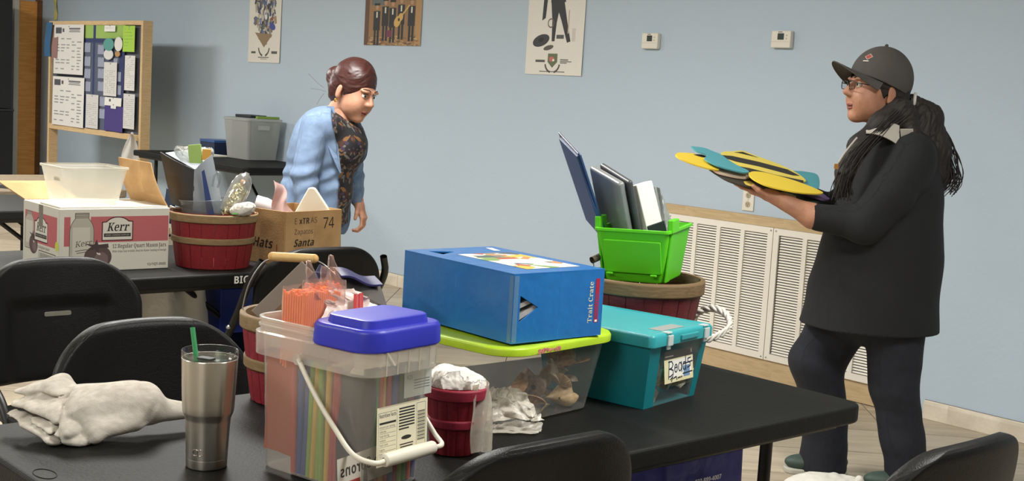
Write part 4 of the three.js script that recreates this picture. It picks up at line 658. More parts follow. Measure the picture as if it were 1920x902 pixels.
// lime bin with binders, standing in the old basket
{
  const p = V3(-2.2, TY + 0.1, -2.445), l = (x, y, dz = 0) => loc(p, x, y, dz), lime = std(0x5fce1e, 0.38), t = thing('lime_stacking_bin', 'bright lime green open stacking bin tilted in the old basket', 'bin', [p.x, p.y, p.z], YAW);
  const g = loft([[0, 0.15, 0.15, 0.012], [0.004, 0.156, 0.156, 0.014], [0.128, 0.188, 0.196, 0.012], [0.129, 0.2, 0.206, 0.014], [0.135, 0.2, 0.206, 0.014], [0.136, 0.186, 0.192, 0.01], [0.128, 0.183, 0.19, 0.01], [0.008, 0.15, 0.15, 0.01]]);
  const o = new THREE.Matrix4(), c = l(1212, 528, 0.06); o.compose(V3(c[0], c[1], c[2] - 0.075), new THREE.Quaternion().setFromEuler(new THREE.Euler(0.05, -0.42, 0.06)), V3(1, 1, 1));
  mesh('body', g.applyMatrix4(o), lime, t);
  const add = (n, q) => mesh(n, q.applyMatrix4(o), lime, t);
  add('front_panel', mv(slab(roundRect(0.152, 0.085, 0.006), 0.006, 0.002), 0, 0.066, 0.088, PI / 2 + 0.16, 0, 0));
  for (const s of [-1, 1]) { add('side_rib', mv(rbox(0.006, 0.13, 0.03, 0.002), s * 0.09, 0.068, 0.065, 0, 0, -s * 0.12)); add('corner_horn', mv(rbox(0.016, 0.035, 0.05, 0.004), s * 0.096, 0.145, 0.06)); add('foot_tab', mv(rbox(0.016, 0.005, 0.008, 0.0015), s * 0.058, 0.022, 0.096)); }
  const put = (name, label, cat, parts) => { const q = thing(name, label, cat, [p.x, p.y, p.z], YAW); for (const [n, gg, m, lab] of parts) { const mm = mesh(n, boxUV(gg, 5), m, q); if (lab) mm.userData.label = lab; } return q; };
  put('navy_binder', 'tall navy blue binder leaning out of the lime bin', 'binder', [['cover', plate(l(1086, 287, 0.085), l(1049, 247, -0.075), l(1158, 470, 0.08), 0.004), std(0x1d2a4c, 0.25)], ['pages', plate(l(1090, 290, 0.078), l(1056, 256, -0.07), l(1161, 470, 0.073), 0.013), std(0x35507f, 0.5)]]);
  put('grey_case', 'grey plastic document case standing in the lime bin', 'case', [['case_body', plate(l(1172, 340, 0.075), l(1116, 308, -0.075), l(1212, 470, 0.07), 0.02, 0.008), phys(0x8c8f90, 0.3, { clearcoat: 0.3 })], ['case_rim', plate(l(1187, 338, 0.078), l(1132, 304, -0.078), l(1226, 470, 0.072), 0.014, 0.006), std(0x4c4f52, 0.4)]]);
  put('white_card_box', 'white card box with embossed lettering in the lime bin', 'box', [['box_body', plate(l(1193, 347, 0.03), l(1223, 338, 0.0), l(1214, 440, 0.035), 0.03, 0.003), std(0xe9e7df, 0.6)], ['dark_base', plate(l(1214, 424, 0.034), l(1246, 413, 0.0), l(1219, 450, 0.036), 0.03, 0.003), std(0x1f2a28, 0.3)]]);
  put('clear_sleeve', 'crumpled clear sleeve beside the white card box', 'sleeve', [['sleeve', thickSheet(10, 14, (u, v) => { const a = V3(...l(1226, 350, -0.03)), b = V3(...l(1236, 352, -0.06)), c2 = V3(...l(1240, 450, 0.0)), d = V3(...l(1272, 445, -0.03)); return a.lerp(b, u).lerp(c2.lerp(d, u), v).add(V3(0, 0, 0.01 * Math.sin(u * 8 + v * 5))); }, 0.001), phys(0xbfc3c2, 0.3, { transmission: 0.5, thickness: 0, bumpMap: T.crumple, bumpScale: 0.004 })]]);
}
// ---------------------------------------------------------------- things on the mason jar table
const cardB = std(0xffffff, 0.8, { map: blotchTex([176, 138, 92], [196, 158, 110], 4, 256, 7), bumpMap: rep(T.peel, 2, 2), bumpScale: 0.0005 }), cardW = std(0xffffff, 0.65, { map: blotchTex([214, 210, 198], [228, 225, 214], 4, 256, 9) });
// carton of mason jars
{
  const W = 0.388, D = 0.323, H = 0.212, th = 88.9 * RAD, t = boxThing('jar_carton', 'white and red mason jar carton with open flaps under the clear tub', 'carton', -4.12, -1.716, 88.9, W, D, TY), c = t.position;
  mesh('body', boxUV(rbox(W, H, D, 0.003, 0, H / 2, 0), 3), cardW, t);
  const stripes = (g, x, y, w, h, n) => { g.fillStyle = '#b4565a'; g.fillRect(x, y, w, h); g.fillStyle = '#c9787a'; for (let i = 0; i < n; i++) g.fillRect(x, y + h * i / n, w, h / n * 0.42); };
  const shield = (g, x, y, w, h, small) => {
    g.beginPath(); g.moveTo(x, y + h); g.lineTo(x, y + h * 0.22); g.lineTo(x + w * 0.14, y + h * 0.2); g.quadraticCurveTo(x + w * 0.28, y, x + w * 0.5, y); g.quadraticCurveTo(x + w * 0.72, y, x + w * 0.86, y + h * 0.18); g.lineTo(x + w, y + h * 0.2); g.lineTo(x + w, y + h); g.closePath();
    g.fillStyle = '#dcd8cc'; g.fill(); g.lineWidth = h * 0.045; g.strokeStyle = '#4a1a1e'; g.stroke();
    g.fillStyle = '#211c1a'; g.font = 'italic bold ' + h * 0.5 + 'px serif'; g.fillText('Kerr', x + w * 0.14, y + h * 0.6, w * 0.72); g.fillRect(x + w * 0.06, y + h * 0.7, w * 0.88, h * 0.15); g.fillStyle = '#a9a294'; g.font = 'bold ' + h * 0.1 + 'px sans-serif'; g.fillText('HOME CANNING SUPPLIES', x + w * 0.1, y + h * 0.81, w * 0.8);
  };
  const jar = (g, x, y, w, h, mark) => {
    g.fillStyle = '#b9b3a6'; g.strokeStyle = '#5b534b'; g.lineWidth = w * 0.025; g.beginPath(); g.moveTo(x + w * 0.22, y); g.lineTo(x + w * 0.78, y); g.lineTo(x + w * 0.78, y + h * 0.1); g.quadraticCurveTo(x + w, y + h * 0.2, x + w, y + h * 0.34); g.lineTo(x + w, y + h * 0.93); g.quadraticCurveTo(x + w, y + h, x + w * 0.9, y + h); g.lineTo(x + w * 0.1, y + h); g.quadraticCurveTo(x, y + h, x, y + h * 0.93); g.lineTo(x, y + h * 0.34); g.quadraticCurveTo(x, y + h * 0.2, x + w * 0.22, y + h * 0.1); g.closePath(); g.fill(); g.stroke();
    g.fillStyle = '#cfcabd'; g.fillRect(x + w * 0.12, y + h * 0.25, w * 0.72, h * 0.6); g.fillStyle = '#6a6157'; for (let i = 0; i < 3; i++) g.fillRect(x + w * 0.2, y + h * (0.015 + 0.03 * i), w * 0.6, h * 0.012); if (mark) { g.font = 'italic ' + h * 0.14 + 'px serif'; g.fillStyle = '#5a524a'; g.save(); g.translate(x + w * 0.22, y + h * 0.6); g.rotate(-0.12); g.fillText('Kerr', 0, 0); g.fillRect(0, h * 0.06, w * 0.5, h * 0.012); g.fillRect(w * 0.05, h * 0.1, w * 0.45, h * 0.012); g.restore(); }
  };
  const tomato = (g, x, y, r) => { g.fillStyle = '#5d4a47'; g.beginPath(); g.ellipse(x, y, r, r * 0.85, 0, 0, 7); g.fill(); g.fillStyle = '#7b6663'; g.beginPath(); g.ellipse(x + r * 0.25, y + r * 0.15, r * 0.5, r * 0.5, 0, 0, 7); g.fill(); g.fillStyle = '#e8e2d8'; g.beginPath(); g.ellipse(x + r * 0.05, y - r * 0.25, r * 0.16, r * 0.07, 0.4, 0, 7); g.fill(); g.fillStyle = '#4a3a3a'; g.beginPath(); for (let i = 0; i < 11; i++) { const a = i * 0.571 + 0.2, q = i % 2 ? r * 0.3 : r * 0.95; g.lineTo(x - r * 0.15 + Math.cos(a) * q, y - r * 0.75 + Math.sin(a) * q * 0.55); } g.closePath(); g.fill(); };
  print('front_print', W - 0.004, H - 0.004, (g, w, h) => {
    g.fillStyle = '#dcd8cb'; g.fillRect(0, 0, w, h); stripes(g, w * 0.035, h * 0.12, w * 0.055, h * 0.47, 30); stripes(g, w * 0.27, h * 0.12, w * 0.725, h * 0.42, 30);
    jar(g, w * 0.085, h * 0.06, w * 0.215, h * 0.92, true); tomato(g, w * 0.34, h * 0.78, w * 0.125); shield(g, w * 0.375, h * 0.13, w * 0.28, h * 0.38);
    g.fillStyle = '#5a4a44'; g.font = 'bold ' + h * 0.09 + 'px serif'; g.fillText('12 Regular Quart Mason Jars', w * 0.47, h * 0.64, w * 0.51); g.font = 'bold ' + h * 0.045 + 'px serif'; g.fillText('Wide Grips Easy to Hold, Ideal for Home Canning & Storage', w * 0.47, h * 0.71, w * 0.51); g.font = 'bold ' + h * 0.06 + 'px sans-serif'; g.fillText('12/1QT-0505', w * 0.8, h * 0.95, w * 0.18);
  }, t, 0, H / 2, D / 2 + 0.0006, 0, 0, 0, 1024, 0.6);
  print('side_print', D - 0.004, H - 0.004, (g, w, h) => {
    g.fillStyle = '#d4d0c3'; g.fillRect(0, 0, w, h); stripes(g, w * 0.05, h * 0.14, w * 0.9, h * 0.5, 26); jar(g, w * 0.05, h * 0.15, w * 0.26, h * 0.62, false); tomato(g, w * 0.3, h * 0.68, w * 0.12); shield(g, w * 0.33, h * 0.2, w * 0.36, h * 0.4);
    g.fillStyle = '#5a4a44'; g.font = 'bold ' + h * 0.06 + 'px serif'; g.fillText('12 Regular Quart', w * 0.42, h * 0.71, w * 0.5); g.strokeStyle = '#2a2624'; g.lineWidth = 4; g.strokeRect(w * 0.46, h * 0.75, w * 0.46, h * 0.2); g.fillStyle = '#2a2624'; for (let i = 0; i < 34; i++) g.fillRect(w * (0.49 + i * 0.012), h * 0.78, w * (i % 3 ? 0.004 : 0.007), h * 0.14); g.fillStyle = '#7d776b'; g.fillRect(w * 0.44, 0, w * 0.12, h * 0.36);
    g.fillStyle = '#c9cf52'; g.beginPath(); g.ellipse(w * 0.95, h * 0.6, w * 0.05, h * 0.08, 0.5, 0, 7); g.fill();
  }, t, -W / 2 - 0.0006, H / 2, 0, 0, -PI / 2, 0, 512, 0.6);
  mesh('dark_top_print', mv(box(0.05, 0.0006, 0.03), 0.07, H + 0.0006, 0.08), std(0x6a5a50, 0.6), t);
  // opened flaps: one upright at the far side, one hanging off to the left
  mesh('flap', boxUV(thickSheet(6, 6, (u, v) => V3(W / 2 - 0.002 - 0.035 * v - 0.01 * Math.sin(v * 3), H + 0.15 * v, -D / 2 + 0.01 + u * (D - 0.02) * (1 - 0.12 * v) - 0.03 * v), 0.004), 4), cardB, t);
  mesh('flap', boxUV(thickSheet(6, 6, (u, v) => V3(-W / 2 + 0.004 + u * W * 0.5 - 0.06 * v, H + 0.055 * v, -D / 2 - 0.1 * v), 0.004), 4), cardB, t);
  mesh('folded_flap', boxUV(mv(box(W - 0.01, 0.004, D * 0.55), 0, H + 0.003, D * 0.2, 0.0, 0, 0.0), 4), cardW, t);
  // white tub on top
  const b = V3(c.x, TY + H + 0.0075, c.z), o = thing('open_tub', 'empty milky plastic tub standing on the jar carton, taped label', 'tub', [c.x + 0.005, b.y, c.z + 0.05], YAW + 0.74);
  const milky = phys(0xefece2, 0.35, { transmission: 0.62, thickness: 0, ior: 1.4 });
  mesh('body', loft([[0.001, 0.178, 0.168, 0.028], [0.004, 0.188, 0.178, 0.03], [0.118, 0.232, 0.222, 0.036], [0.119, 0.242, 0.232, 0.038], [0.1255, 0.242, 0.232, 0.038], [0.126, 0.234, 0.224, 0.036]]), milky, o);
  print('tape_label', 0.05, 0.018, (g, w, h) => { g.fillStyle = '#e6e1d2'; g.fillRect(0, 0, w, h); g.strokeStyle = '#3a3632'; g.lineWidth = 4; g.font = 'italic ' + h * 0.75 + 'px serif'; g.fillStyle = '#3a3632'; g.fillText('White', w * 0.08, h * 0.72, w * 0.7); }, o, -0.1125 + 0.0045, 0.084, 0.03, 0, -PI / 2, 0.0, 256);
}
// red basket with a jug, folder and bottle
{
  const p = V3(-4.13, TY, -2.285), l = (x, y, dz = 0) => loc(p, x, y, dz), t = basket('peck_basket', 'bright red splint basket with tan hoops between the jar carton and EXTRAS carton', [p.x, TY, p.z], { r0: 0.128, r1: 0.152, h: 0.195, staves: 20, stave: std(0xffffff, 0.6, { map: woodTex([118, 20, 26], [140, 28, 34], 6, 256) }), hoop: tanHoop, hoops: [0.18, 0.1], hh: 0.022 });
  const put = (name, label, cat, parts) => { const q = thing(name, label, cat, [p.x, TY, p.z], YAW); for (const [n, gg, m] of parts) mesh(n, boxUV(gg, 5), m, q); return q; };
  const jugC = l(388, 395, 0.02);
  const clear = phys(0xdfe3e4, 0.1, { transmission: 0.92, thickness: 0, ior: 1.4 });
  const jug = thing('clear_jug', 'clear plastic jug holding a black folder in the bright red basket', 'jug', [p.x, TY, p.z], YAW);
  mesh('jug_body', mv(lathe([[0.062, 0], [0.064, 0.004], [0.088, 0.13], [0.092, 0.133], [0.092, 0.138], [0.087, 0.138], [0.06, 0.006]], 40), jugC[0] - 0.005, 0.1, 0.0, 0, 0, 0.06), clear, jug);
  mesh('jug_handle', tube([l(408, 352, 0.05), l(413, 335, 0.05), l(412, 325, 0.05), l(403, 328, 0.05), l(398, 350, 0.05)], 0.004, 24), clear, jug);
  put('black_folder', 'black plastic folder rolled into the clear jug', 'folder', [['folder', thickSheet(10, 12, (u, v) => { const a = V3(...l(301, 285, -0.02)), b = V3(...l(364, 318, 0.05)), c = V3(...l(322, 382, -0.02)), d = V3(...l(361, 392, 0.05)); const r = a.lerp(b, u).lerp(c.lerp(d, u), v); r.z += 0.018 * Math.sin(u * PI); return r; }, 0.004), std(0x2c2d30, 0.4)]]);
  const pale = phys(0xaab2bb, 0.3, { transmission: 0.35, thickness: 0 });
  put('clear_pocket', 'pale translucent pocket sheets standing beside the black folder', 'sheets', [['sheet', thickSheet(10, 12, (u, v) => { const a = V3(...l(366, 318, 0.05)), b = V3(...l(398, 290, 0.0)), c = V3(...l(362, 395, 0.05)), d = V3(...l(420, 400, 0.02)); const r = a.lerp(b, u).lerp(c.lerp(d, u), v); r.z += 0.02 * Math.sin(u * PI); return r; }, 0.002), pale], ['blue_edge', thickSheet(4, 14, (u, v) => { const a = V3(...l(378, 322, 0.075)), b = V3(...l(383, 318, 0.073)), c = V3(...l(388, 402, 0.075)), d = V3(...l(402, 402, 0.07)); return a.lerp(b, u).lerp(c.lerp(d, u), v); }, 0.002), std(0x2e4278, 0.4)], ['sheet', thickSheet(8, 8, (u, v) => { const a = V3(...l(310, 287, -0.05)), b = V3(...l(385, 276, -0.09)), c = V3(...l(366, 318, 0.03)), d = V3(...l(398, 300, -0.02)); return a.lerp(b, u).lerp(c.lerp(d, u), v); }, 0.002), pale]]);
  const bag = put('cellophane_bundle', 'glossy cellophane bundle with green and orange pieces above the folder', 'bundle', [['cellophane', nets((x, y, z) => ell(l(365, 284, -0.06), [0.075, 0.035, 0.05])(x, y, z) - 0.02 * (fbm(x * 30, y * 30, z * 30, 3) - 0.5) + 0.02 * Math.abs(fbm(x * 18 + 5, y * 18, z * 18, 2) - 0.5), [-0.2, 0.2, -0.16], [0.14, 0.42, 0.05], 0.005), phys(0xd6d8d2, 0.15, { transmission: 0.55, thickness: 0, bumpMap: T.crumple, bumpScale: 0.004 })], ['green_piece', plate(l(352, 272, -0.01), l(376, 270, -0.01), l(358, 310, 0.0), 0.012), std(0x8fae5a, 0.5)], ['orange_piece', plate(l(380, 279, 0.0), l(396, 280, -0.01), l(380, 300, 0.0), 0.01), std(0xd9a44a, 0.5)]]);
  // bell jar lying tilted
  const gl = thing('glass_dome', 'silvery glass dome bottle lying tilted in the bright red basket', 'bottle', [p.x, TY, p.z], YAW), A = V3(...l(428, 398, 0.05)), B = V3(...l(464, 324, 0.02)), q = new THREE.Quaternion().setFromUnitVectors(V3(0, 1, 0), B.clone().sub(A).normalize()), Ln = A.distanceTo(B);
  const dome = lathe([[0.034, 0], [0.035, Ln * 0.1], [0.0365, Ln * 0.45], [0.036, Ln * 0.66], [0.031, Ln * 0.82], [0.02, Ln * 0.93], [0.009, Ln * 0.97], [0.008, Ln], [0, Ln]], 40); dome.applyQuaternion(q); dome.translate(A.x, A.y, A.z);
  mesh('glass', dome, phys(0xeceeec, 0.03, { transmission: 0.85, thickness: 0, ior: 1.8, clearcoat: 1 }), gl);
  const foil = nets((x, y, z) => cone(A.toArray(), A.clone().lerp(B, 0.55).toArray(), 0.024, 0.026)(x, y, z) - 0.014 * (fbm(x * 60, y * 60, z * 60, 3) - 0.5), [-0.1, 0.1, -0.03], [0.2, 0.42, 0.14], 0.0042);
  mesh('foil_filling', boxUV(foil, 8), std(0xcfc49a, 0.18, { metalness: 0.9, bumpMap: T.crumple, bumpScale: 0.005 }), gl);
  mesh('cork_ring', mv(cyl(0.016, 0.016, 0.012, 0, 0, 0, 20), ...A.clone().lerp(B, 0.72).toArray(), 0, 0, 1.2), std(0xb98a58, 0.7), gl);
  const wad = l(455, 392, 0.09);
  put('paper_wad', 'white paper wad with green print below the glass dome', 'paper', [['wad', nets((x, y, z) => ell([wad[0], wad[1], wad[2]], [0.045, 0.025, 0.035], [0, 0, 0.25])(x, y, z) - 0.014 * (fbm(x * 34, y * 34, z * 34, 3) - 0.5), [wad[0] - 0.08, wad[1] - 0.06, wad[2] - 0.07], [wad[0] + 0.08, wad[1] + 0.06, wad[2] + 0.07], 0.005), std(0xdad6cb, 0.8, { bumpMap: T.crumple, bumpScale: 0.006 })], ['green_print', plate([wad[0] - 0.03, wad[1] - 0.012, wad[2] + 0.036], [wad[0] - 0.01, wad[1] - 0.01, wad[2] + 0.037], [wad[0] - 0.03, wad[1] - 0.018, wad[2] + 0.038], 0.001, 0.0004), std(0x5da04e, 0.6)]]);
  put('blue_booklet', 'blue booklet tucked between the jar carton and the bright red basket', 'booklet', [['cover', plate(l(312, 352, -0.14), l(326, 366, -0.1), l(318, 420, -0.14), 0.012), std(0x2f4a7c, 0.45)], ['pages', plate(l(318, 385, -0.08), l(334, 392, -0.05), l(318, 400, -0.08), 0.006), M.paper]]);
}
// EXTRAS carton
{
  const W = 0.285, D = 0.26, H = 0.2, th = 101 * RAD, t = boxThing('extras_carton', 'open brown carton marked EXTRAS 74 holding foam shapes', 'carton', -4.02, -2.515, 101, W, D, TY), c = t.position;
  const side = (w, h, x, z, ry, name) => mesh(name, boxUV(mv(new THREE.BoxGeometry(w, h, 0.005), x, h / 2, z, 0, ry, 0), 4), cardB, t);
  side(W, H, 0, D / 2, 0, 'front_wall'); side(W, H, 0, -D / 2, 0, 'back_wall'); side(D, H, -W / 2, 0, PI / 2, 'left_wall'); side(D, H, W / 2, 0, PI / 2, 'right_wall'); mesh('floor_panel', box(W, 0.004, D, 0, 0.003, 0), cardB, t);
  const hand = (g, txt, x, y, s, col, lw, f = 'sans-serif', mw) => { g.fillStyle = col; g.font = f.includes(' ') ? f : s + 'px ' + f; g.fillText(txt, x, y, mw); };
  print('marker_writing', W - 0.01, H - 0.01, (g, w, h) => { g.clearRect(0, 0, w, h); g.fillStyle = '#6a543a'; g.font = h * 0.16 + 'px sans-serif'; g.fillText('E', w * 0.13, h * 0.22); g.fillStyle = '#3a2c20'; g.font = 'bold ' + h * 0.16 + 'px sans-serif'; g.fillText('xTR', w * 0.22, h * 0.22, w * 0.2); g.fillStyle = '#6a543a'; g.font = h * 0.16 + 'px sans-serif'; g.fillText('AS', w * 0.43, h * 0.21, w * 0.16); g.fillStyle = '#2c221a'; g.font = h * 0.3 + 'px sans-serif'; g.fillText('74', w * 0.66, h * 0.33, w * 0.22); g.fillStyle = '#6a543a'; g.font = h * 0.14 + 'px sans-serif'; g.fillText('Zapatos', w * 0.14, h * 0.42, w * 0.42); g.fillStyle = '#241c16'; g.font = 'italic bold ' + h * 0.2 + 'px sans-serif'; g.fillText('Santa', w * 0.13, h * 0.66, w * 0.45); g.font = 'italic bold ' + h * 0.16 + 'px sans-serif'; g.fillText('Hats', w * 0.36, h * 0.84, w * 0.3); }, t, 0, H / 2, D / 2 + 0.0032, 0, 0, 0, 512, 0.8, cutOut);
  print('marker_writing', D - 0.01, H - 0.01, (g, w, h) => { g.clearRect(0, 0, w, h); g.fillStyle = '#2c221a'; g.font = 'italic bold ' + h * 0.26 + 'px sans-serif'; g.fillText('a  Hats', w * 0.12, h * 0.72, w * 0.66); g.fillStyle = '#a0522d'; g.fillRect(w * 0.86, h * 0.62, w * 0.02, h * 0.2); }, t, -W / 2 - 0.0032, H / 2, 0, 0, -PI / 2, 0, 512, 0.8, cutOut);
  const p = V3(c.x, TY, c.z), l = (x, y, dz = 0) => loc(p, x, y, dz), put = (name, label, cat, parts) => { const q = thing(name, label, cat, [p.x, TY, p.z], YAW); for (const [n, gg, m] of parts) mesh(n, boxUV(gg, 5), m, q); return q; };
  { // white foam cone seen as a rounded triangle
    const A = l(540, 420, 0.02), B = l(620, 410, 0.0), C = l(582, 357, -0.01), s = new THREE.Shape(); s.moveTo(A[0], A[1]); s.lineTo(B[0], B[1]); s.lineTo(C[0] + 0.012, C[1] - 0.006); s.quadraticCurveTo(C[0] + 0.004, C[1] + 0.002, C[0] - 0.01, C[1] - 0.004); s.closePath();
    put('foam_triangle', 'cream rounded foam triangle standing in the EXTRAS carton', 'foam', [['foam', mv(new THREE.ExtrudeGeometry(s, { depth: 0.022, bevelEnabled: true, bevelSize: 0.004, bevelThickness: 0.004, bevelSegments: 2 }), -0.004, 0.004, -0.085), std(0xe2dcc8, 0.75)]]);
  }
  put('pink_wrapper', 'pinkish clear wrapper standing up in the EXTRAS carton', 'wrapper', [['wrapper', thickSheet(8, 16, (u, v) => { const a = V3(...l(513, 338, 0.0)), b = V3(...l(530, 348, -0.02)), c2 = V3(...l(512, 410, 0.03)), d = V3(...l(548, 400, 0.0)); const r = a.lerp(b, u).lerp(c2.lerp(d, u), v); r.z += 0.012 * Math.sin(u * 5 + v * 6); r.x += 0.008 * Math.sin(v * 7); return r; }, 0.0015), phys(0xd9b9b4, 0.3, { transmission: 0.35, thickness: 0 })]]);
  const w = l(495, 385, 0.0); put('white_cup', 'white rolled wrapper lying at the rim of the EXTRAS carton', 'wrapper', [['wrapper', mv(lathe([[0.03, -0.04], [0.036, 0.0], [0.034, 0.04], [0.03, 0.04], [0.032, 0], [0.026, -0.04]], 28), w[0], w[1] - 0.008, w[2] - 0.02, 0.5, 0, 1.25), std(0xcfcacb, 0.45)]]);
  put('foam_block', 'white foam block inside the EXTRAS carton below the triangle', 'foam', [['block', plate(l(505, 400, 0.02), l(560, 398, -0.03), l(508, 430, 0.02), 0.05), std(0xd8d4c8, 0.8)]]);
}
// under the tables
{
  const bagM = std(0xf0ede4, 0.6, { bumpMap: T.crumple, bumpScale: 0.004 });
  let t = thing('white_sack', 'white plastic sack standing on the floor under the mason jar table', 'bag', [-4.43, 0, -2.2], 0);
  mesh('sack', boxUV(nets((x, y, z) => { const w = 0.14 - 0.035 * Math.max(0, y - 0.4) * 4; return Math.max(Math.hypot(Math.max(Math.abs(x) - w * 0.55, 0), Math.max(Math.abs(z) - w, 0)) - 0.06 - 0.02 * Math.sin(z * 40 + 3 * fbm(x * 6, y * 6, z * 6)) * (0.3 + y), y - 0.64 - 0.02 * Math.sin(z * 30), -y + 0.001); }, [-0.22, -0.01, -0.3], [0.22, 0.72, 0.3], 0.014), 3), bagM, t);
  t = thing('blue_carton', 'royal blue carton standing on the floor under the mason jar table', 'box', [-4.44, 0, -2.54], 0);
  mesh('carton_body', rbox(0.28, 0.62, 0.24, 0.006, 0, 0.31, 0), std(0x1d3aa0, 0.5), t); mesh('carton_flap', rbox(0.27, 0.004, 0.1, 0.001, 0, 0.622, 0.06), std(0x2447b8, 0.5), t); mesh('tape_strip', rbox(0.002, 0.62, 0.04, 0.0008, 0.1405, 0.311, 0), std(0x3457c4, 0.3), t);
  t = thing('blue_tote', 'navy blue printed tote bag with white lettering under the near table', 'bag', [-2.03, 0, -2.39], 0);
  const navy = std(0x1d2480, 0.55, { bumpMap: T.crumple, bumpScale: 0.004 });
  mesh('tote_body', boxUV(mv(loft([[0.002, 0.26, 0.27, 0.02], [0.3, 0.28, 0.3, 0.03], [0.575, 0.24, 0.315, 0.02], [0.58, 0.23, 0.305, 0.02], [0.5, 0.22, 0.295, 0.02]]), 0, 0, 0), 3), navy, t);
  for (const s of [-1, 1]) mesh('strap', boxUV(tube([[s * 0.115, 0.57, -0.08], [s * 0.1, 0.63, -0.05], [s * 0.1, 0.63, 0.05], [s * 0.115, 0.57, 0.08]], 0.006, 24), 3), navy, t);
  print('white_lettering', 0.13, 0.08, (g, w, h) => { g.clearRect(0, 0, w, h); g.fillStyle = '#dcdde6'; g.font = 'bold ' + h * 0.2 + 'px sans-serif'; g.textAlign = 'center'; g.fillText('833-889-4007', w / 2, h * 0.22, w * 0.8); g.font = h * 0.16 + 'px sans-serif'; g.fillText('or', w / 2, h * 0.42); g.font = 'bold ' + h * 0.2 + 'px sans-serif'; g.fillText('1-877-695-8942', w / 2, h * 0.64, w * 0.8); g.fillRect(0, h * 0.82, w, h * 0.08); }, t, 0.138, 0.5, 0.005, 0, PI / 2, 0, 512, 0.5, cutOut);
}
// ---------------------------------------------------------------- things on and along the back wall
// thermostats
for (const [px, py, label] of [[1221, 77, 'white wall thermostat beside the poster of the dark-suited figure'], [1467, 74, 'white wall thermostat above the duplex power outlet']]) {
  const c = on(px, py, 'z', WZ + 0.015), t = thing('wall_thermostat', label, 'thermostat', [c.x, c.y, WZ + 0.001]);
  mesh('housing', rbox(0.122, 0.088, 0.03, 0.006, 0, 0, 0.015, 3), M.whitePlastic, t);
  mesh('screen', rbox(0.04, 0.033, 0.002, 0.001, 0.0, 0.014, 0.0305), std(0x3a4340, 0.2), t);
  for (const y of [0.02, 0.004]) mesh('button', mv(new THREE.CylinderGeometry(0.004, 0.004, 0.003, 14), 0.036, y, 0.031, PI / 2, 0, 0), std(0xb9b3a6, 0.5), t);
  mesh('brand_mark', box(0.026, 0.004, 0.0006, -0.004, 0.037, 0.0302), std(0x6a655c, 0.6), t);
  mesh('door_seam', box(0.118, 0.0012, 0.0006, 0, -0.012, 0.0302), std(0xa8a294, 0.6), t);
}
// duplex outlet
{
  const t = thing('power_outlet', 'white duplex power outlet low on the wall above the grille frame', 'outlet', [-4.261, 0.93, WZ + 0.001]);
  mesh('cover_plate', rbox(0.075, 0.118, 0.006, 0.003, 0, 0, 0.003), M.whitePlastic, t);
  for (const y of [-0.024, 0.024]) { const r = mesh('receptacle', mv(new THREE.CylinderGeometry(0.016, 0.016, 0.003, 22), 0, y, 0.007, PI / 2, 0, 0), std(0xb0a48c, 0.5), t); mesh('slots', [box(0.002, 0.008, 0.001, -0.005, y + 0.002, 0.0088), box(0.002, 0.008, 0.001, 0.005, y + 0.002, 0.0088), box(0.004, 0.004, 0.001, 0, y - 0.008, 0.0088)], M.black, r); }
  mesh('screw', mv(new THREE.SphereGeometry(0.003, 8, 6), 0, 0, 0.006), M.wire, t);
}
// posters
function poster(label, xa, xb, y0, y1, draw) {
  const t = thing('wall_poster', label, 'poster', [(xa + xb) / 2, (y0 + y1) / 2, WZ + 0.001], 0, 'posters on the blue wall'), w = xb - xa, h = y1 - y0;
  mesh('sheet', thickSheet(6, 8, (u, v) => V3((u - 0.5) * w, (v - 0.5) * h, 0.003 + 0.004 * u * u * (1 - v)), 0.0006), M.paper, t);
  const tex = canvasTex(512, Math.round(512 * h / w), draw);
  mesh('printed_face', gridMesh(6, 8, (u, v) => V3((u - 0.5) * w, (v - 0.5) * h, 0.0042 + 0.004 * u * u * (1 - v))), std(0xffffff, 0.5, { map: tex }), t);
}
const wreath = (g, x, y, s) => { g.strokeStyle = '#4a4a46'; g.lineWidth = s * 0.16; g.beginPath(); g.arc(x - s * 0.1, y - s * 0.5, s * 0.75, PI * 0.55, PI * 0.95); g.stroke(); g.beginPath(); g.arc(x + s * 0.1, y - s * 0.5, s * 0.75, PI * 0.05, PI * 0.45); g.stroke(); };
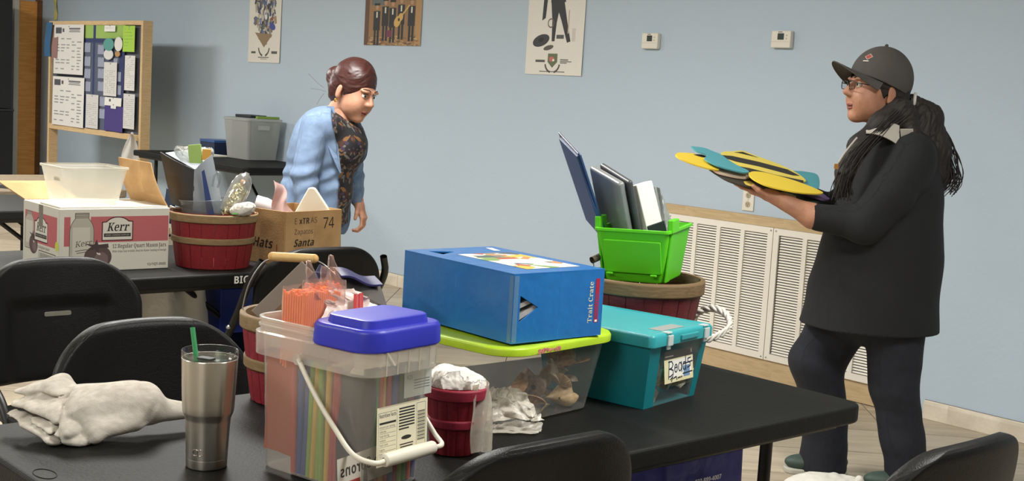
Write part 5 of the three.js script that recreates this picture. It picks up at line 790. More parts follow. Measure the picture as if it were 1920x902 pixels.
poster('tall cream poster of a blue and grey figure group above a small wreath', -9.505, -9.01, 1.553, 2.36, (g, w, h) => {
  g.fillStyle = '#d9d6cc'; g.fillRect(0, 0, w, h); reseed(3); const y0 = h * 0.12, y1 = h * 0.8;
  for (let i = 0; i < 240; i++) { const v = rnd(), half = w * 0.34 * (v < 0.72 ? 1 : (1 - v) / 0.28), x = w * 0.5 + rr(-1, 1) * half, y = y0 + v * (y1 - y0); g.fillStyle = ['#3c4456', '#4d5468', '#8a8578', '#b4ac9c', '#6c6152', '#2b2f3a', '#5a6aa0', '#9a8468'][Math.floor(rnd() * 8)]; g.save(); g.translate(x, y); g.rotate(rr(-0.6, 0.6)); g.fillRect(-rr(6, 22), -rr(10, 46), rr(12, 40), rr(20, 80)); g.restore(); }
  g.fillStyle = '#3a4a90'; g.beginPath(); g.ellipse(w * 0.74, h * 0.64, w * 0.1, h * 0.035, 0.3, 0, 7); g.fill(); g.fillStyle = '#8a4a3a'; g.fillRect(w * 0.68, h * 0.55, w * 0.08, h * 0.03); g.fillStyle = '#8a7358'; g.beginPath(); g.moveTo(w * 0.2, h * 0.7); g.lineTo(w * 0.75, h * 0.72); g.lineTo(w * 0.5, h * 0.85); g.closePath(); g.fill();
  wreath(g, w * 0.5, h * 0.9, w * 0.2); g.fillStyle = '#4a4a46'; g.font = 'bold ' + w * 0.05 + 'px sans-serif'; g.fillRect(w * 0.32, h * 0.945, w * 0.34, h * 0.008); g.fillRect(w * 0.1, h * 0.89, w * 0.14, h * 0.02); g.fillRect(w * 0.74, h * 0.885, w * 0.18, h * 0.025); g.fillRect(w * 0.4, h * 0.962, w * 0.2, h * 0.004);
});
poster('brown photographic poster of a band of musicians in dark suits with a guitar', -7.862, -7.184, 1.71, 2.24, (g, w, h) => {
  g.fillStyle = '#8f6c46'; g.fillRect(0, 0, w, h); g.fillStyle = '#5f3f2c'; g.fillRect(0, 0, w * 0.08, h); g.fillStyle = '#a98454'; g.fillRect(w * 0.9, 0, w * 0.1, h); g.fillStyle = '#cfc9b8'; g.fillRect(w * 0.1, h * 0.1, w * 0.28, h * 0.2); g.fillStyle = '#5d6566'; g.fillRect(w * 0.12, h * 0.28, w * 0.26, h * 0.18); reseed(8);
  for (let i = 0; i < 120; i++) { g.fillStyle = ['#a88458', '#7a5838', '#b89a6a', '#5c4430'][i % 4]; g.fillRect(rr(0.05, 0.95) * w, h * rr(0.86, 0.99), rr(8, 30), rr(3, 9)); }
  [[0.22, 0.42], [0.37, 0.36], [0.5, 0.38], [0.65, 0.34], [0.83, 0.36]].forEach(([x, y], i) => { g.fillStyle = '#1d1b1c'; g.fillRect((x - 0.06) * w, (y + 0.12) * h, w * 0.12, h * 0.26); g.fillRect((x - 0.045) * w, (y + 0.36) * h, w * 0.038, h * 0.22); g.fillRect((x + 0.01) * w, (y + 0.36) * h, w * 0.038, h * 0.22); g.fillStyle = '#b08a68'; g.beginPath(); g.arc(x * w, (y + 0.07) * h, w * 0.026, 0, 7); g.fill(); g.fillStyle = '#161415'; g.fillRect((x - 0.05) * w, (y + 0.015) * h, w * 0.1, h * 0.03); g.fillStyle = '#d9d4c8'; g.fillRect((x - 0.012) * w, (y + 0.13) * h, w * 0.024, h * 0.08); });
  g.fillStyle = '#c9a25a'; g.save(); g.translate(w * 0.61, h * 0.66); g.rotate(-0.7); g.beginPath(); g.ellipse(-14, 0, 34, 26, 0, 0, 7); g.fill(); g.beginPath(); g.ellipse(22, 0, 24, 20, 0, 0, 7); g.fill(); g.fillRect(30, -5, 90, 10); g.fillStyle = '#2b211a'; g.beginPath(); g.arc(2, 0, 9, 0, 7); g.fill(); g.restore(); g.fillStyle = '#6a2a44'; g.fillRect(w * 0.4, h * 0.8, w * 0.1, h * 0.09);
});
poster('tall cream poster of a dark-suited figure and fallen hat above a green crest', -6.09, -5.582, 1.548, 2.34, (g, w, h) => {
  g.fillStyle = '#dbd8cf'; g.fillRect(0, 0, w, h); g.fillStyle = '#24262a'; const P = (pts) => { g.beginPath(); pts.forEach(([x, y], i) => (i ? g.lineTo(x * w, y * h) : g.moveTo(x * w, y * h))); g.closePath(); g.fill(); };
  P([[0.4, 0.1], [0.6, 0.1], [0.66, 0.44], [0.4, 0.44]]); P([[0.4, 0.42], [0.58, 0.42], [0.52, 0.6], [0.5, 0.74], [0.45, 0.74], [0.44, 0.58]]); P([[0.48, 0.44], [0.62, 0.4], [0.7, 0.58], [0.78, 0.74], [0.72, 0.75], [0.6, 0.58]]); P([[0.28, 0.3], [0.36, 0.28], [0.32, 0.56], [0.26, 0.58]]); g.fillStyle = '#2f3236'; g.beginPath(); g.ellipse(w * 0.26, h * 0.735, w * 0.15, h * 0.045, -0.25, 0, 7); g.fill(); g.fillStyle = '#17181a'; g.beginPath(); g.ellipse(w * 0.26, h * 0.73, w * 0.05, h * 0.018, -0.25, 0, 7); g.fill();
  g.fillStyle = '#54504a'; g.beginPath(); g.ellipse(w * 0.4, h * 0.79, w * 0.09, h * 0.018, -0.2, 0, 7); g.fill(); g.fillStyle = '#4a4d4e'; g.fillRect(w * 0.53, h * 0.69, w * 0.13, h * 0.03); g.strokeStyle = '#6a5a50'; g.lineWidth = 8; g.beginPath(); g.arc(w * 0.42, h * 0.6, w * 0.05, 0, 7); g.stroke(); g.fillStyle = '#b9a898'; g.fillRect(w * 0.72, h * 0.5, w * 0.02, h * 0.18); g.fillStyle = '#c9c4ba'; g.fillRect(w * 0.8, h * 0.64, w * 0.06, h * 0.1);
  g.fillStyle = '#5f6a4c'; P([[0.4, 0.835], [0.57, 0.835], [0.57, 0.9], [0.485, 0.945], [0.4, 0.9]]); g.fillStyle = '#b86a5c'; g.beginPath(); g.ellipse(w * 0.47, h * 0.878, w * 0.05, h * 0.02, 0, 0, 7); g.fill(); g.fillStyle = '#e4e0d4'; g.beginPath(); g.ellipse(w * 0.5, h * 0.886, w * 0.02, h * 0.009, 0, 0, 7); g.fill(); wreath(g, w * 0.485, h * 0.955, w * 0.15); g.fillStyle = '#4a4a46'; g.fillRect(w * 0.18, h * 0.885, w * 0.17, h * 0.018); g.fillRect(w * 0.62, h * 0.878, w * 0.14, h * 0.008); g.fillRect(w * 0.62, h * 0.892, w * 0.2, h * 0.006); g.fillRect(w * 0.62, h * 0.903, w * 0.12, h * 0.006); g.fillRect(w * 0.26, h * 0.972, w * 0.45, h * 0.006);
});
// notice board of sawn timber
{
  const zf = -4.985, A = on(98, 40, 'z', zf), B = on(262, 258, 'z', zf), xl = A.x, xr = B.x, yt = 1.85, yb = 0.852;
  const t = thing('notice_board', 'freestanding pine notice board with a navy calendar and papers', 'notice board', [(xl + xr) / 2, 0, zf]), w = xr - xl;
  mesh('back_panel', boxUV(rbox(w, yt - yb - 0.06, 0.012, 0.002, 0, (yt + yb) / 2, -0.02), 2), std(0x51545c, 0.8), t);
  for (const s of [-1, 1]) { mesh('post', boxUV(rbox(0.038, yt, 0.089, 0.003, s * (w / 2 + 0.019), yt / 2, -0.03), 2), M.pine, t); mesh('foot', boxUV(rbox(0.038, 0.089, 0.5, 0.003, s * (w / 2 + 0.019 + 0.04), 0.045, -0.02), 2), M.pine, t); }
  mesh('top_rail', boxUV(rbox(w, 0.038, 0.06, 0.003, 0, yt - 0.019, -0.018), 2), M.pine, t); mesh('bottom_rail', boxUV(rbox(w, 0.05, 0.06, 0.003, 0, yb + 0.005, -0.018), 2), M.pine, t);
  const cp = (x, y) => [80 + x / 3.471, 20 + y / 3.471];
  const sheet = (name, label, cat, x0, y0, x1, y1, lift, color, draw, group) => {
    const a = on(...cp(x0, (y0 + y1) / 2), 'z', zf + lift), b = on(...cp(x1, (y0 + y1) / 2), 'z', zf + lift), c = on(...cp((x0 + x1) / 2, y0), 'z', zf + lift), d = on(...cp((x0 + x1) / 2, y1), 'z', zf + lift), W = b.x - a.x, H = c.y - d.y;
    const o = thing(name, label, cat, [(a.x + b.x) / 2, (c.y + d.y) / 2, zf + lift - 0.002], 0, group || 'sheets pinned to the notice board');
    const mt = draw ? std(0xffffff, 0.75, { map: canvasTex(192, Math.max(16, Math.round(192 * H / W)), (g, w2, h2) => { g.fillStyle = color; g.fillRect(0, 0, w2, h2); draw(g, w2, h2); }) }) : std(color, 0.75);
    mesh('face', gridMesh(4, 6, (u, v) => V3((u - 0.5) * W, (v - 0.5) * H, 0.002 + 0.012 * Math.abs(u - 0.5) * (0.4 + 0.6 * (1 - v)) * (W > 0.3 ? 1 : 0.3))), mt, o); mesh('pin', mv(new THREE.SphereGeometry(0.006, 8, 6), 0, H * 0.46, 0.004), std(0x9aa0a4, 0.3), o);
    return o;
  };
  const lines = (n, x0 = 0.1, x1 = 0.9, y0 = 0.25, y1 = 0.95, c = '#6a6a6e') => (g, w, h) => { g.fillStyle = c; reseed(n * 7 + 1); for (let i = 0; i < n; i++) for (let k = 0; k < 5; k++) if (rnd() > 0.25) g.fillRect(w * (x0 + (x1 - x0) * k / 5), h * (y0 + (y1 - y0) * i / n), w * (x1 - x0) / 5 * rr(0.4, 0.9), Math.max(2, h * 0.008)); };
  const cal = (g, w, h) => { g.fillStyle = '#4a4a50'; g.fillRect(w * 0.05, h * 0.06, w * 0.2, h * 0.12); g.fillRect(w * 0.28, h * 0.08, w * 0.06, h * 0.07); g.fillRect(w * 0.5, h * 0.07, w * 0.38, h * 0.025); g.fillRect(w * 0.52, h * 0.11, w * 0.34, h * 0.012); g.fillRect(w * 0.5, h * 0.14, w * 0.38, h * 0.012); lines(11, 0.06, 0.96, 0.28, 0.95)(g, w, h); };
  sheet('pocket_chart', 'navy pocket chart with lime header strips on the notice board', 'chart', 270, 90, 532, 788, 0.004, '#28325c', (g, w, h) => { g.fillStyle = '#4d5568'; g.fillRect(0, h * 0.17, w * 0.22, h * 0.5); g.fillRect(w * 0.27, h * 0.17, w * 0.6, h * 0.83); g.fillStyle = '#8fae58'; g.fillRect(0, 0, w * 0.22, h * 0.13); g.fillRect(w * 0.28, 0, w * 0.72, h * 0.13); });
  for (const [x, y, k] of [[272, 208, 0], [272, 298, 0], [272, 378, 0], [272, 462, 0], [360, 222, 1], [360, 304, 1], [360, 378, 1], [360, 462, 1], [462, 310, 2], [484, 400, 2], [484, 486, 2], [366, 560, 3], [366, 640, 3]]) sheet('pocket_card', 'small grey lavender card in the navy pocket chart', 'card', x, y, x + (k === 2 ? 26 : 40), y + 62, 0.009, '#8d93a8', null, 'cards in the pocket chart');
  sheet('calendar_page', 'white calendar page pinned at the top of the notice board', 'page', 76, 90, 268, 414, 0.02, '#cfccc8', cal); sheet('calendar_page', 'white calendar page pinned below another calendar page', 'page', 66, 432, 270, 752, 0.02, '#d2cfcb', cal);
  sheet('notice_sheet', 'narrow white list hanging over the navy pocket chart', 'sheet', 398, 336, 482, 556, 0.022, '#c9c7c4', lines(13)); sheet('notice_sheet', 'narrow white list at the lower edge beside the calendar page', 'sheet', 281, 546, 361, 766, 0.022, '#c4c2c0', lines(12));
  sheet('purple_folder', 'deep purple folder pinned low on the notice board', 'folder', 404, 622, 524, 786, 0.02, '#3f3274', null); sheet('white_card', 'white business card pinned above the purple folder', 'card', 406, 566, 515, 620, 0.024, '#d8d6d2', (g, w, h) => { g.fillStyle = '#4a4a50'; g.fillRect(w * 0.25, h * 0.2, w * 0.1, h * 0.3); }); sheet('white_tab', 'tiny white tab on the purple folder', 'card', 444, 612, 478, 638, 0.026, '#d4d2d0', null);
  sheet('lime_notice', 'lime green notice with dark lines at the corner of the notice board', 'notice', 523, 98, 600, 268, 0.02, '#9cc445', lines(6, 0.15, 0.85, 0.12, 0.9, '#3f4a2a')); sheet('notice_sheet', 'white text sheet pinned below the lime green notice', 'sheet', 534, 292, 600, 520, 0.02, '#d0cecb', lines(16, 0.1, 0.95, 0.08, 0.96)); sheet('notice_sheet', 'white text sheet pinned lowest in the corner column', 'sheet', 524, 542, 598, 770, 0.02, '#c8c6c4', lines(14, 0.1, 0.95, 0.15, 0.96));
  sheet('name_strip', 'small white name strip at the top of the pocket chart', 'card', 403, 96, 474, 136, 0.02, '#dddbd8', lines(1, 0.1, 0.9, 0.4, 0.9));
  const orn = (name, label, x, y, rx, ry, color, lift) => { const c = on(...cp(x, y), 'z', zf + lift), k = on(...cp(x + rx, y), 'z', zf + lift).x - c.x, v = c.y - on(...cp(x, y + ry), 'z', zf + lift).y, s = new THREE.Shape(); s.absellipse(0, 0, k, v, 0, 2 * PI); tag(mesh(name, mv(new THREE.ExtrudeGeometry(s, { depth: 0.004, bevelEnabled: true, bevelSize: 0.001, bevelThickness: 0.001, bevelSegments: 1, curveSegments: 20 }), c.x, c.y, c.z), std(color, 0.7)), label, 'paper ornament', 'paper ornaments on the notice board'); };
  orn('paper_ornament', 'teal round paper ornament on the pocket chart', 431, 220, 34, 40, 0x4f8f88, 0.026); orn('paper_ornament', 'white oval paper ornament hanging under the teal one', 430, 285, 30, 34, 0xc9cac8, 0.022); orn('paper_ornament', 'white teardrop paper ornament beside the teal one', 495, 218, 25, 46, 0xd2d0cc, 0.026); orn('paper_ornament', 'orange paper ornament below the white teardrop', 489, 282, 16, 18, 0xa8814f, 0.022);
  const st = (name, label, x0, y0, x1, y1, col) => { const a = on(...cp(x0, (y0 + y1) / 2), 'z', zf + 0.02), b = on(...cp(x1, (y0 + y1) / 2), 'z', zf + 0.02), c = on(...cp((x0 + x1) / 2, y0), 'z', zf + 0.02), d = on(...cp((x0 + x1) / 2, y1), 'z', zf + 0.02); tag(mesh(name, thickSheet(3, 10, (u, v) => V3(a.x + (b.x - a.x) * u + 0.02 * v, d.y + (c.y - d.y) * v, zf + 0.022 + 0.006 * Math.sin(v * 5)), 0.004), std(col, 0.75)), label, 'ribbon'); };
  st('felt_strip', 'blue felt strip hanging on the post of the notice board', 16, 76, 54, 296, 0x2f5a80); st('felt_strip', 'dusty pink felt strip hanging over the calendar page', 64, 104, 100, 312, 0x8a6a68);
}
// white carrier bag hanging between the board and the wall table
{
  const p = V3(-10.36, 0.89, -4.945), l = (x, y, dz) => V3(...loc(p, x, y, dz)), t = thing('hanging_bag', 'thin white carrier bag hanging from the notice board post', 'bag', [p.x, p.y, p.z], YAW);
  mesh('bag_sheet', boxUV(thickSheet(12, 16, (u, v) => { const w = Math.sin(Math.min(1, v * 1.25) * PI * 0.5) * 0.1 * (v > 0.72 ? 1 - (v - 0.72) * 1.3 : 1), c = l(247 - 2 * v, 250 + 68 * v, 0); return V3(c.x + (u - 0.5) * 2 * w * 0.9, c.y, 0.03 * Math.sin(u * PI) + 0.012 * Math.sin(u * 11 + v * 6)); }, 0.002), 3), phys(0xd9d6d2, 0.5, { transmission: 0.25, thickness: 0 }), t);
  mesh('bag_knot', mv(new THREE.SphereGeometry(0.014, 12, 8), ...l(248, 251, 0.01).toArray()), std(0xd2cfca, 0.6), t);
}
// file bin and dark box on the wall table
{
  const y = 0.781, t = thing('file_bin', 'translucent plastic file bin with folders on the wall table', 'bin', [-9.06, y, -5.33], 0.0), W = 0.33, D = 0.26, H = 0.325;
  mesh('body', loft([[0.002, W, D, 0.02], [0.006, W + 0.004, D + 0.004, 0.022], [H - 0.02, W + 0.06, D + 0.05, 0.026], [H - 0.019, W + 0.075, D + 0.06, 0.03], [H, W + 0.077, D + 0.062, 0.03], [H + 0.001, W + 0.062, D + 0.05, 0.026]]), phys(0xc9cac6, 0.35, { transmission: 0.55, thickness: 0 }), t);
  const put = (name, label, g, m) => { const o = tag(mesh(name, g, m), label, 'folders', 'papers in the file bin'); o.position.set(-9.06, y, -5.33); return o; };
  put('folder_pack', 'dark grey folder pack inside the translucent file bin', rbox(0.25, H - 0.02, 0.035, 0.004, -0.015, H / 2, 0.09), std(0x57595b, 0.7)); put('folder_pack', 'green tinted paper pack inside the translucent file bin', rbox(0.03, H - 0.05, 0.17, 0.004, 0.145, H / 2 - 0.015, -0.01), std(0x8f9a8c, 0.75));
  put('black_tray', 'black tray lying across the top of the file bin', rbox(0.24, 0.022, 0.15, 0.006, -0.03, H + 0.014, 0.0), std(0x202224, 0.5)); put('green_clip', 'lime and teal clip strip on the rim of the file bin', rbox(0.03, 0.02, 0.2, 0.004, 0.19, H + 0.012, -0.02), std(0x7d9a3e, 0.5));
  mesh('name_holder', [rbox(0.004, 0.034, 0.1, 0.001, W / 2 + 0.026, H - 0.07, 0.01)], std(0xaaada8, 0.4), t);
  const b = thing('flat_box', 'dark navy flat box beside the file bin on the wall table', 'box', [-9.55, y, -5.3], 0); mesh('box_body', rbox(0.24, 0.1, 0.2, 0.005, 0, 0.05, 0), std(0x1f2a44, 0.4), b); mesh('box_lid', rbox(0.245, 0.022, 0.205, 0.004, 0, 0.111, 0), std(0x33548c, 0.35), b);
  const pp = thing('white_sheet_stack', 'white sheets lying under the dark navy flat box edge', 'papers', [-9.36, y, -5.1], 0.2); mesh('sheets', rbox(0.3, 0.012, 0.2, 0.002, 0, 0.006, 0), M.paper, pp);
}
// wooden door and black cabinet at the far end
{
  const d = struct('door_1', boxUV(box(0.05, 2.1, 0.26, X0 + 0.035, 1.05, -5.385), 1), M.oak); d.userData.label = 'orange oak door leaf at the end of the hall';
  mesh('edge_strip', boxUV(box(0.06, 2.12, 0.05, X0 + 0.04, 1.06, -5.5), 1), M.oakDark, d); mesh('white_casing', box(0.065, 2.12, 0.05, X0 + 0.0425, 1.06, -5.255), std(0xc4bfb4, 0.6), d);
  const c = thing('black_cabinet', 'tall black two-part cabinet beside the orange oak door', 'cabinet', [X0 + 0.33, 0, -4.7]); mesh('upper_unit', rbox(0.6, 1.1, 0.6, 0.006, 0, 1.52, 0), std(0x1a1c1e, 0.5), c); mesh('lower_unit', rbox(0.62, 0.94, 0.64, 0.006, 0, 0.475, 0), std(0x101113, 0.5), c); mesh('worktop', rbox(0.63, 0.02, 0.65, 0.004, 0, 0.955, 0), std(0x2a2c2e, 0.4), c);
}
// yellow streamer pinned beside the oak door
{
  const c = on(104, 14, 'z', WZ + 0.01), t = thing('paper_streamer', 'pale yellow paper streamer pinned to the wall above the notice board post', 'streamer', [c.x, c.y, WZ + 0.002]);
  mesh('strip', thickSheet(4, 10, (u, v) => V3((u - 0.5) * 0.07 + 0.012 * Math.sin(v * 6), (v - 0.5) * 0.26, 0.008 + 0.005 * Math.sin(v * 9 + u * 3)), 0.0015), std(0xcfc27a, 0.7), t);
  mesh('pin', mv(new THREE.SphereGeometry(0.006, 8, 6), 0.0, 0.12, 0.014), std(0x9aa0a4, 0.3), t);
}
// ---------------------------------------------------------------- people, built in the frame x = picture right, y = up, z = towards the camera
// head, looking along -x, origin at ear height
function headField(o = {}) {
  const w = o.wide ?? 1, list = [ell([0.012, 0.062, 0], [0.1, 0.094, 0.078]), ell([-0.045, -0.004, 0], [0.066, 0.086, 0.063 * w])], jaw = [ell([-0.04, -0.058, 0], [0.058, 0.04, 0.053 * w]), ell([-0.086, -0.084, 0], [0.024, 0.021, 0.025 * w]), ell([-0.066, -0.022, 0.032], [0.04, 0.04, 0.031 * w]), ell([-0.066, -0.022, -0.032], [0.04, 0.04, 0.031 * w]), cone([0.018, -0.03, 0], [0.05, -0.17, 0], 0.052, 0.056)];
  const soft = blend([...list, ...jaw], 0.03), fine = [cone([-0.104, 0.042, 0], [-0.131, 0.004, 0], 0.008, 0.0128), ell([-0.116, -0.003, 0.011], [0.011, 0.008, 0.008]), ell([-0.116, -0.003, -0.011], [0.011, 0.008, 0.008]), ell([-0.094, 0.055, 0.03], [0.018, 0.009, 0.026]), ell([-0.094, 0.055, -0.03], [0.018, 0.009, 0.026])];
  const ears = [1, -1].map((s) => blend([ell([0.014, 0.004, s * 0.079], [0.019, 0.033, 0.009], [0, s * 0.35, 0.15]), ell([0.008, -0.02, s * 0.077], [0.011, 0.014, 0.008])], 0.012));
  const socket = [1, -1].map((s) => ell([-0.112, 0.033, s * 0.032], [0.017, 0.012, 0.02])), mouthCut = ell([-0.118, -0.047, 0], [0.016, 0.0022, 0.021]);
  const lips = [ell([-0.104, -0.041, 0], [0.014, 0.0068, 0.021]), ell([-0.101, -0.0545, 0], [0.014, 0.0075, 0.019])];
  return (x, y, z) => {
    let d = soft(x, y, z);
    if (d > 0.08) return d;
    for (const f of fine) d = smin(d, f(x, y, z), 0.014);
    for (const f of lips) d = smin(d, f(x, y, z), 0.006);
    for (const f of ears) d = smin(d, f(x, y, z), 0.006);
    for (const f of socket) d = -smin(-d, f(x, y, z), 0.012);
    return -smin(-d, mouthCut(x, y, z), 0.003);
  };
}
// hand: palm along +x from the wrist at the origin, palm face down (-y), thumb on the +z side; curl bends the fingers towards -y
function handField(curl = 0.4, k = 1) {
  const parts = [cone([0, 0, -0.014 * k], [0.07 * k, 0, -0.026 * k], 0.019 * k, 0.0145 * k), cone([0, 0, 0.01 * k], [0.072 * k, 0, 0.02 * k], 0.019 * k, 0.0145 * k), cone([-0.03 * k, 0, 0], [0.01 * k, 0, 0], 0.022 * k, 0.021 * k)], palm = blend(parts, 0.02), fingers = [];
  [[0.03, 0.041], [0.0105, 0.046], [-0.0095, 0.043], [-0.028, 0.034]].forEach(([z, L], i) => {
    let p = [0.072 * k, 0, z * k], a = curl * 0.55, r = (i === 3 ? 0.0078 : 0.009) * k;
    for (const [s, t] of [[1, 0.9], [0.66, 0.85], [0.52, 0.8]]) { const q = [p[0] + Math.cos(a) * L * s * k, p[1] - Math.sin(a) * L * s * k, p[2] + (z * 0.12) * k]; fingers.push([i, cone(p, q, r, r * t)]); p = q; r *= t; a += curl; }
  });
  fingers.push([4, cone([0.012 * k, -0.004 * k, 0.024 * k], [0.042 * k, -0.012 * k, 0.05 * k], 0.0135 * k, 0.011 * k)], [4, cone([0.042 * k, -0.012 * k, 0.05 * k], [0.066 * k, -0.02 * k - curl * 0.01, 0.054 * k], 0.011 * k, 0.0085 * k)]);
  return (x, y, z) => { let f = 9; const by = [9, 9, 9, 9, 9]; for (const [i, s] of fingers) by[i] = smin(by[i], s(x, y, z), 0.004); f = Math.min(...by); return smin(palm(x, y, z), f, 0.007); };
}
function placed(g, pos, rot) { g.applyMatrix4(new THREE.Matrix4().compose(V3(...pos), rot.isQuaternion ? rot : new THREE.Quaternion().setFromEuler(new THREE.Euler(...rot)), V3(1, 1, 1))); return g; }
const skinTex = (a, b, s) => std(0xffffff, 0.55, { map: blotchTex(a, b, 7, 128, s) });
const hairStreak = (d, x, y, z, f = 60, a = 0.004) => d - a * (fbm(x * f, y * 9, z * f, 3) - 0.5) * 2;
// strands of hair as tubes along a path
function strands(n, path, spread, r, seed) { reseed(seed); const out = []; for (let i = 0; i < n; i++) { const off = [rr(-1, 1) * spread, rr(-0.5, 0.5) * spread, rr(-1, 1) * spread]; out.push(tube(path.map((p, k) => { const t = k / (path.length - 1); return [p[0] + off[0] * (0.4 + t) + 0.008 * Math.sin(k * 2 + i), p[1] + off[1], p[2] + off[2] * (0.4 + t) + 0.008 * Math.cos(k * 1.7 + i * 2)]; }), r, 24, false, 5)); } return merge(out); }

// ---- the woman in the cap
{
  const base = V3(-2.75 + 0.045, 0, -4.33 + 0.04), t = thing('person', 'woman in dark coat, jeans and grey cap walking with a stack of bee cutouts', 'person', [base.x, 0, base.z], YAW);
  const skin = skinTex([158, 110, 86], [182, 132, 106], 4), l = (x, y, dz) => loc(base, x, y, dz);
  const HP = [-0.03, 1.49, 0.0], HR = new THREE.Quaternion().setFromEuler(new THREE.Euler(0, 12 * RAD, 0)).multiply(new THREE.Quaternion().setFromEuler(new THREE.Euler(0, 0, -0.02)));
  const hf = headField({ wide: 1.1 });
  const inner = blend([cone([0.04, 1.38, 0], [0.05, 1.2, 0], 0.06, 0.1), ell([0.05, 1.12, 0], [0.13, 0.18, 0.15]), ell([0.03, 0.86, 0], [0.17, 0.2, 0.16]), cone([-0.03, 0.78, -0.07], [-0.15, 0.44, -0.09], 0.1, 0.07), cone([-0.15, 0.44, -0.09], [-0.09, 0.07, -0.09], 0.065, 0.045), cone([0.08, 0.78, 0.07], [0.112, 0.38, 0.09], 0.1, 0.065), cone([0.112, 0.38, 0.09], [0.185, 0.07, 0.09], 0.062, 0.045),
    cone([-0.09, 0.05, -0.09], [-0.17, 0.035, -0.09], 0.035, 0.025), cone([0.185, 0.05, 0.09], [0.105, 0.035, 0.09], 0.035, 0.025),
    cone([0.07, 1.26, 0.17], [-0.1, 1.01, 0.2], 0.058, 0.048), cone([-0.1, 1.01, 0.2], [-0.275, 1.035, 0.16], 0.046, 0.042), cone([-0.275, 1.035, 0.16], [-0.425, 1.098, 0.12], 0.042, 0.026),
    cone([0.07, 1.26, -0.17], [-0.1, 1.03, -0.21], 0.058, 0.048), cone([-0.1, 1.03, -0.21], [-0.28, 1.11, -0.19], 0.044, 0.027)], 0.03);
  const bodyG = nets(inner, [-0.5, 0.0, -0.3], [0.32, 1.45, 0.3], 0.013);
  const headG = placed(nets(hf, [-0.15, -0.19, -0.11], [0.13, 0.17, 0.11], 0.004), HP, HR);
  const h1 = placed(nets(handField(0.16, 0.95), [-0.06, -0.09, -0.06], [0.2, 0.04, 0.09], 0.0035), [-0.425, 1.098, 0.12], [PI, -2.75, -0.2]);   // near hand, palm up under the boards
  const h2 = placed(nets(handField(0.3, 0.95), [-0.06, -0.09, -0.06], [0.2, 0.04, 0.09], 0.0035), [-0.28, 1.11, -0.19], [PI * 0.92, 2.95, -0.12]);
  mesh('body', boxUV(merge([bodyG, headG, h1, h2]), 5), skin, t);
  const inHead = (g) => placed(g, HP, HR), white = std(0xd9d4cc, 0.3), dark = std(0x1c1512, 0.4);
  for (const s of [1, -1]) { const e = mesh('eye', inHead(mv(new THREE.SphereGeometry(0.0115, 18, 14), -0.0955, 0.033, s * 0.031)), white, t); mesh('iris', inHead(mv(new THREE.SphereGeometry(0.0066, 14, 10), -0.1018, 0.033, s * 0.0315)), dark, e); mesh('eyebrow', inHead(tube([[-0.109, 0.059, s * 0.014], [-0.108, 0.064, s * 0.03], [-0.092, 0.06, s * 0.05]], 0.003, 14, false, 6)), dark, t); }
  mesh('lips', inHead(merge([tube([[-0.1105, -0.0425, -0.019], [-0.1175, -0.041, 0], [-0.1105, -0.0425, 0.019]], 0.0042, 14, false, 8), tube([[-0.108, -0.0525, -0.017], [-0.1145, -0.055, 0], [-0.108, -0.0525, 0.017]], 0.0048, 14, false, 8)])), std(0x8a4f48, 0.5), t);
  // hair
  const hairM = std(0xffffff, 0.66, { map: woodTex([18, 15, 14], [38, 31, 28], 12, 256) });
  const face = ell([-0.075, -0.02, 0], [0.075, 0.105, 0.09]), earCut = ell([0.008, -0.014, 0.085], [0.02, 0.022, 0.03]);
  const cap0 = ell([0.016, 0.055, 0], [0.108, 0.102, 0.088]), napeH = ell([0.055, -0.03, 0], [0.062, 0.08, 0.082]);
  mesh('hair', boxUV(inHead(nets((x, y, z) => hairStreak(Math.max(smin(cap0(x, y, z), napeH(x, y, z), 0.03), -face(x, y, z), -earCut(x, y, z)), x, y, z), [-0.12, -0.13, -0.12], [0.15, 0.17, 0.12], 0.0045)), 6), hairM, t);
  const pony = blend([cone([0.1, 1.47, 0.0], [0.16, 1.42, 0.0], 0.032, 0.052), cone([0.16, 1.42, 0.0], [0.185, 1.3, 0.02], 0.052, 0.066), cone([0.185, 1.3, 0.02], [0.205, 1.21, 0.03], 0.064, 0.045), cone([0.205, 1.21, 0.03], [0.225, 1.14, 0.03], 0.04, 0.014), cone([0.14, 1.4, 0.02], [0.12, 1.26, 0.06], 0.05, 0.045)], 0.03);
  mesh('ponytail', boxUV(nets((x, y, z) => pony(x, y, z) - 0.006 * (fbm(x * 90 + 2 * Math.sin(y * 16), y * 7, z * 90, 2) - 0.5) * 2, [0.02, 1.08, -0.1], [0.31, 1.55, 0.15], 0.005), 6), hairM, t);
  mesh('ponytail_strands', strands(60, [[0.17, 1.4, 0.01], [0.22, 1.34, 0.02], [0.245, 1.27, 0.02], [0.255, 1.2, 0.03], [0.225, 1.15, 0.03]], 0.04, 0.0015, 61), hairM, t);
  const lock = blend([cone([0.03, 1.45, 0.075], [-0.035, 1.385, 0.1], 0.04, 0.04), cone([-0.035, 1.385, 0.1], [-0.12, 1.3, 0.13], 0.04, 0.036), cone([-0.12, 1.3, 0.13], [-0.168, 1.2, 0.15], 0.034, 0.03), cone([-0.168, 1.2, 0.15], [-0.178, 1.125, 0.15], 0.03, 0.018), cone([0.06, 1.42, 0.07], [0.07, 1.33, 0.15], 0.045, 0.03)], 0.03);
  mesh('hair_lock', boxUV(nets((x, y, z) => lock(x, y, z) - 0.005 * (fbm((x - y) * 80, (x + y) * 8, z * 80, 2) - 0.5) * 2, [-0.24, 1.08, 0.0], [0.13, 1.52, 0.22], 0.005), 6), hairM, t);
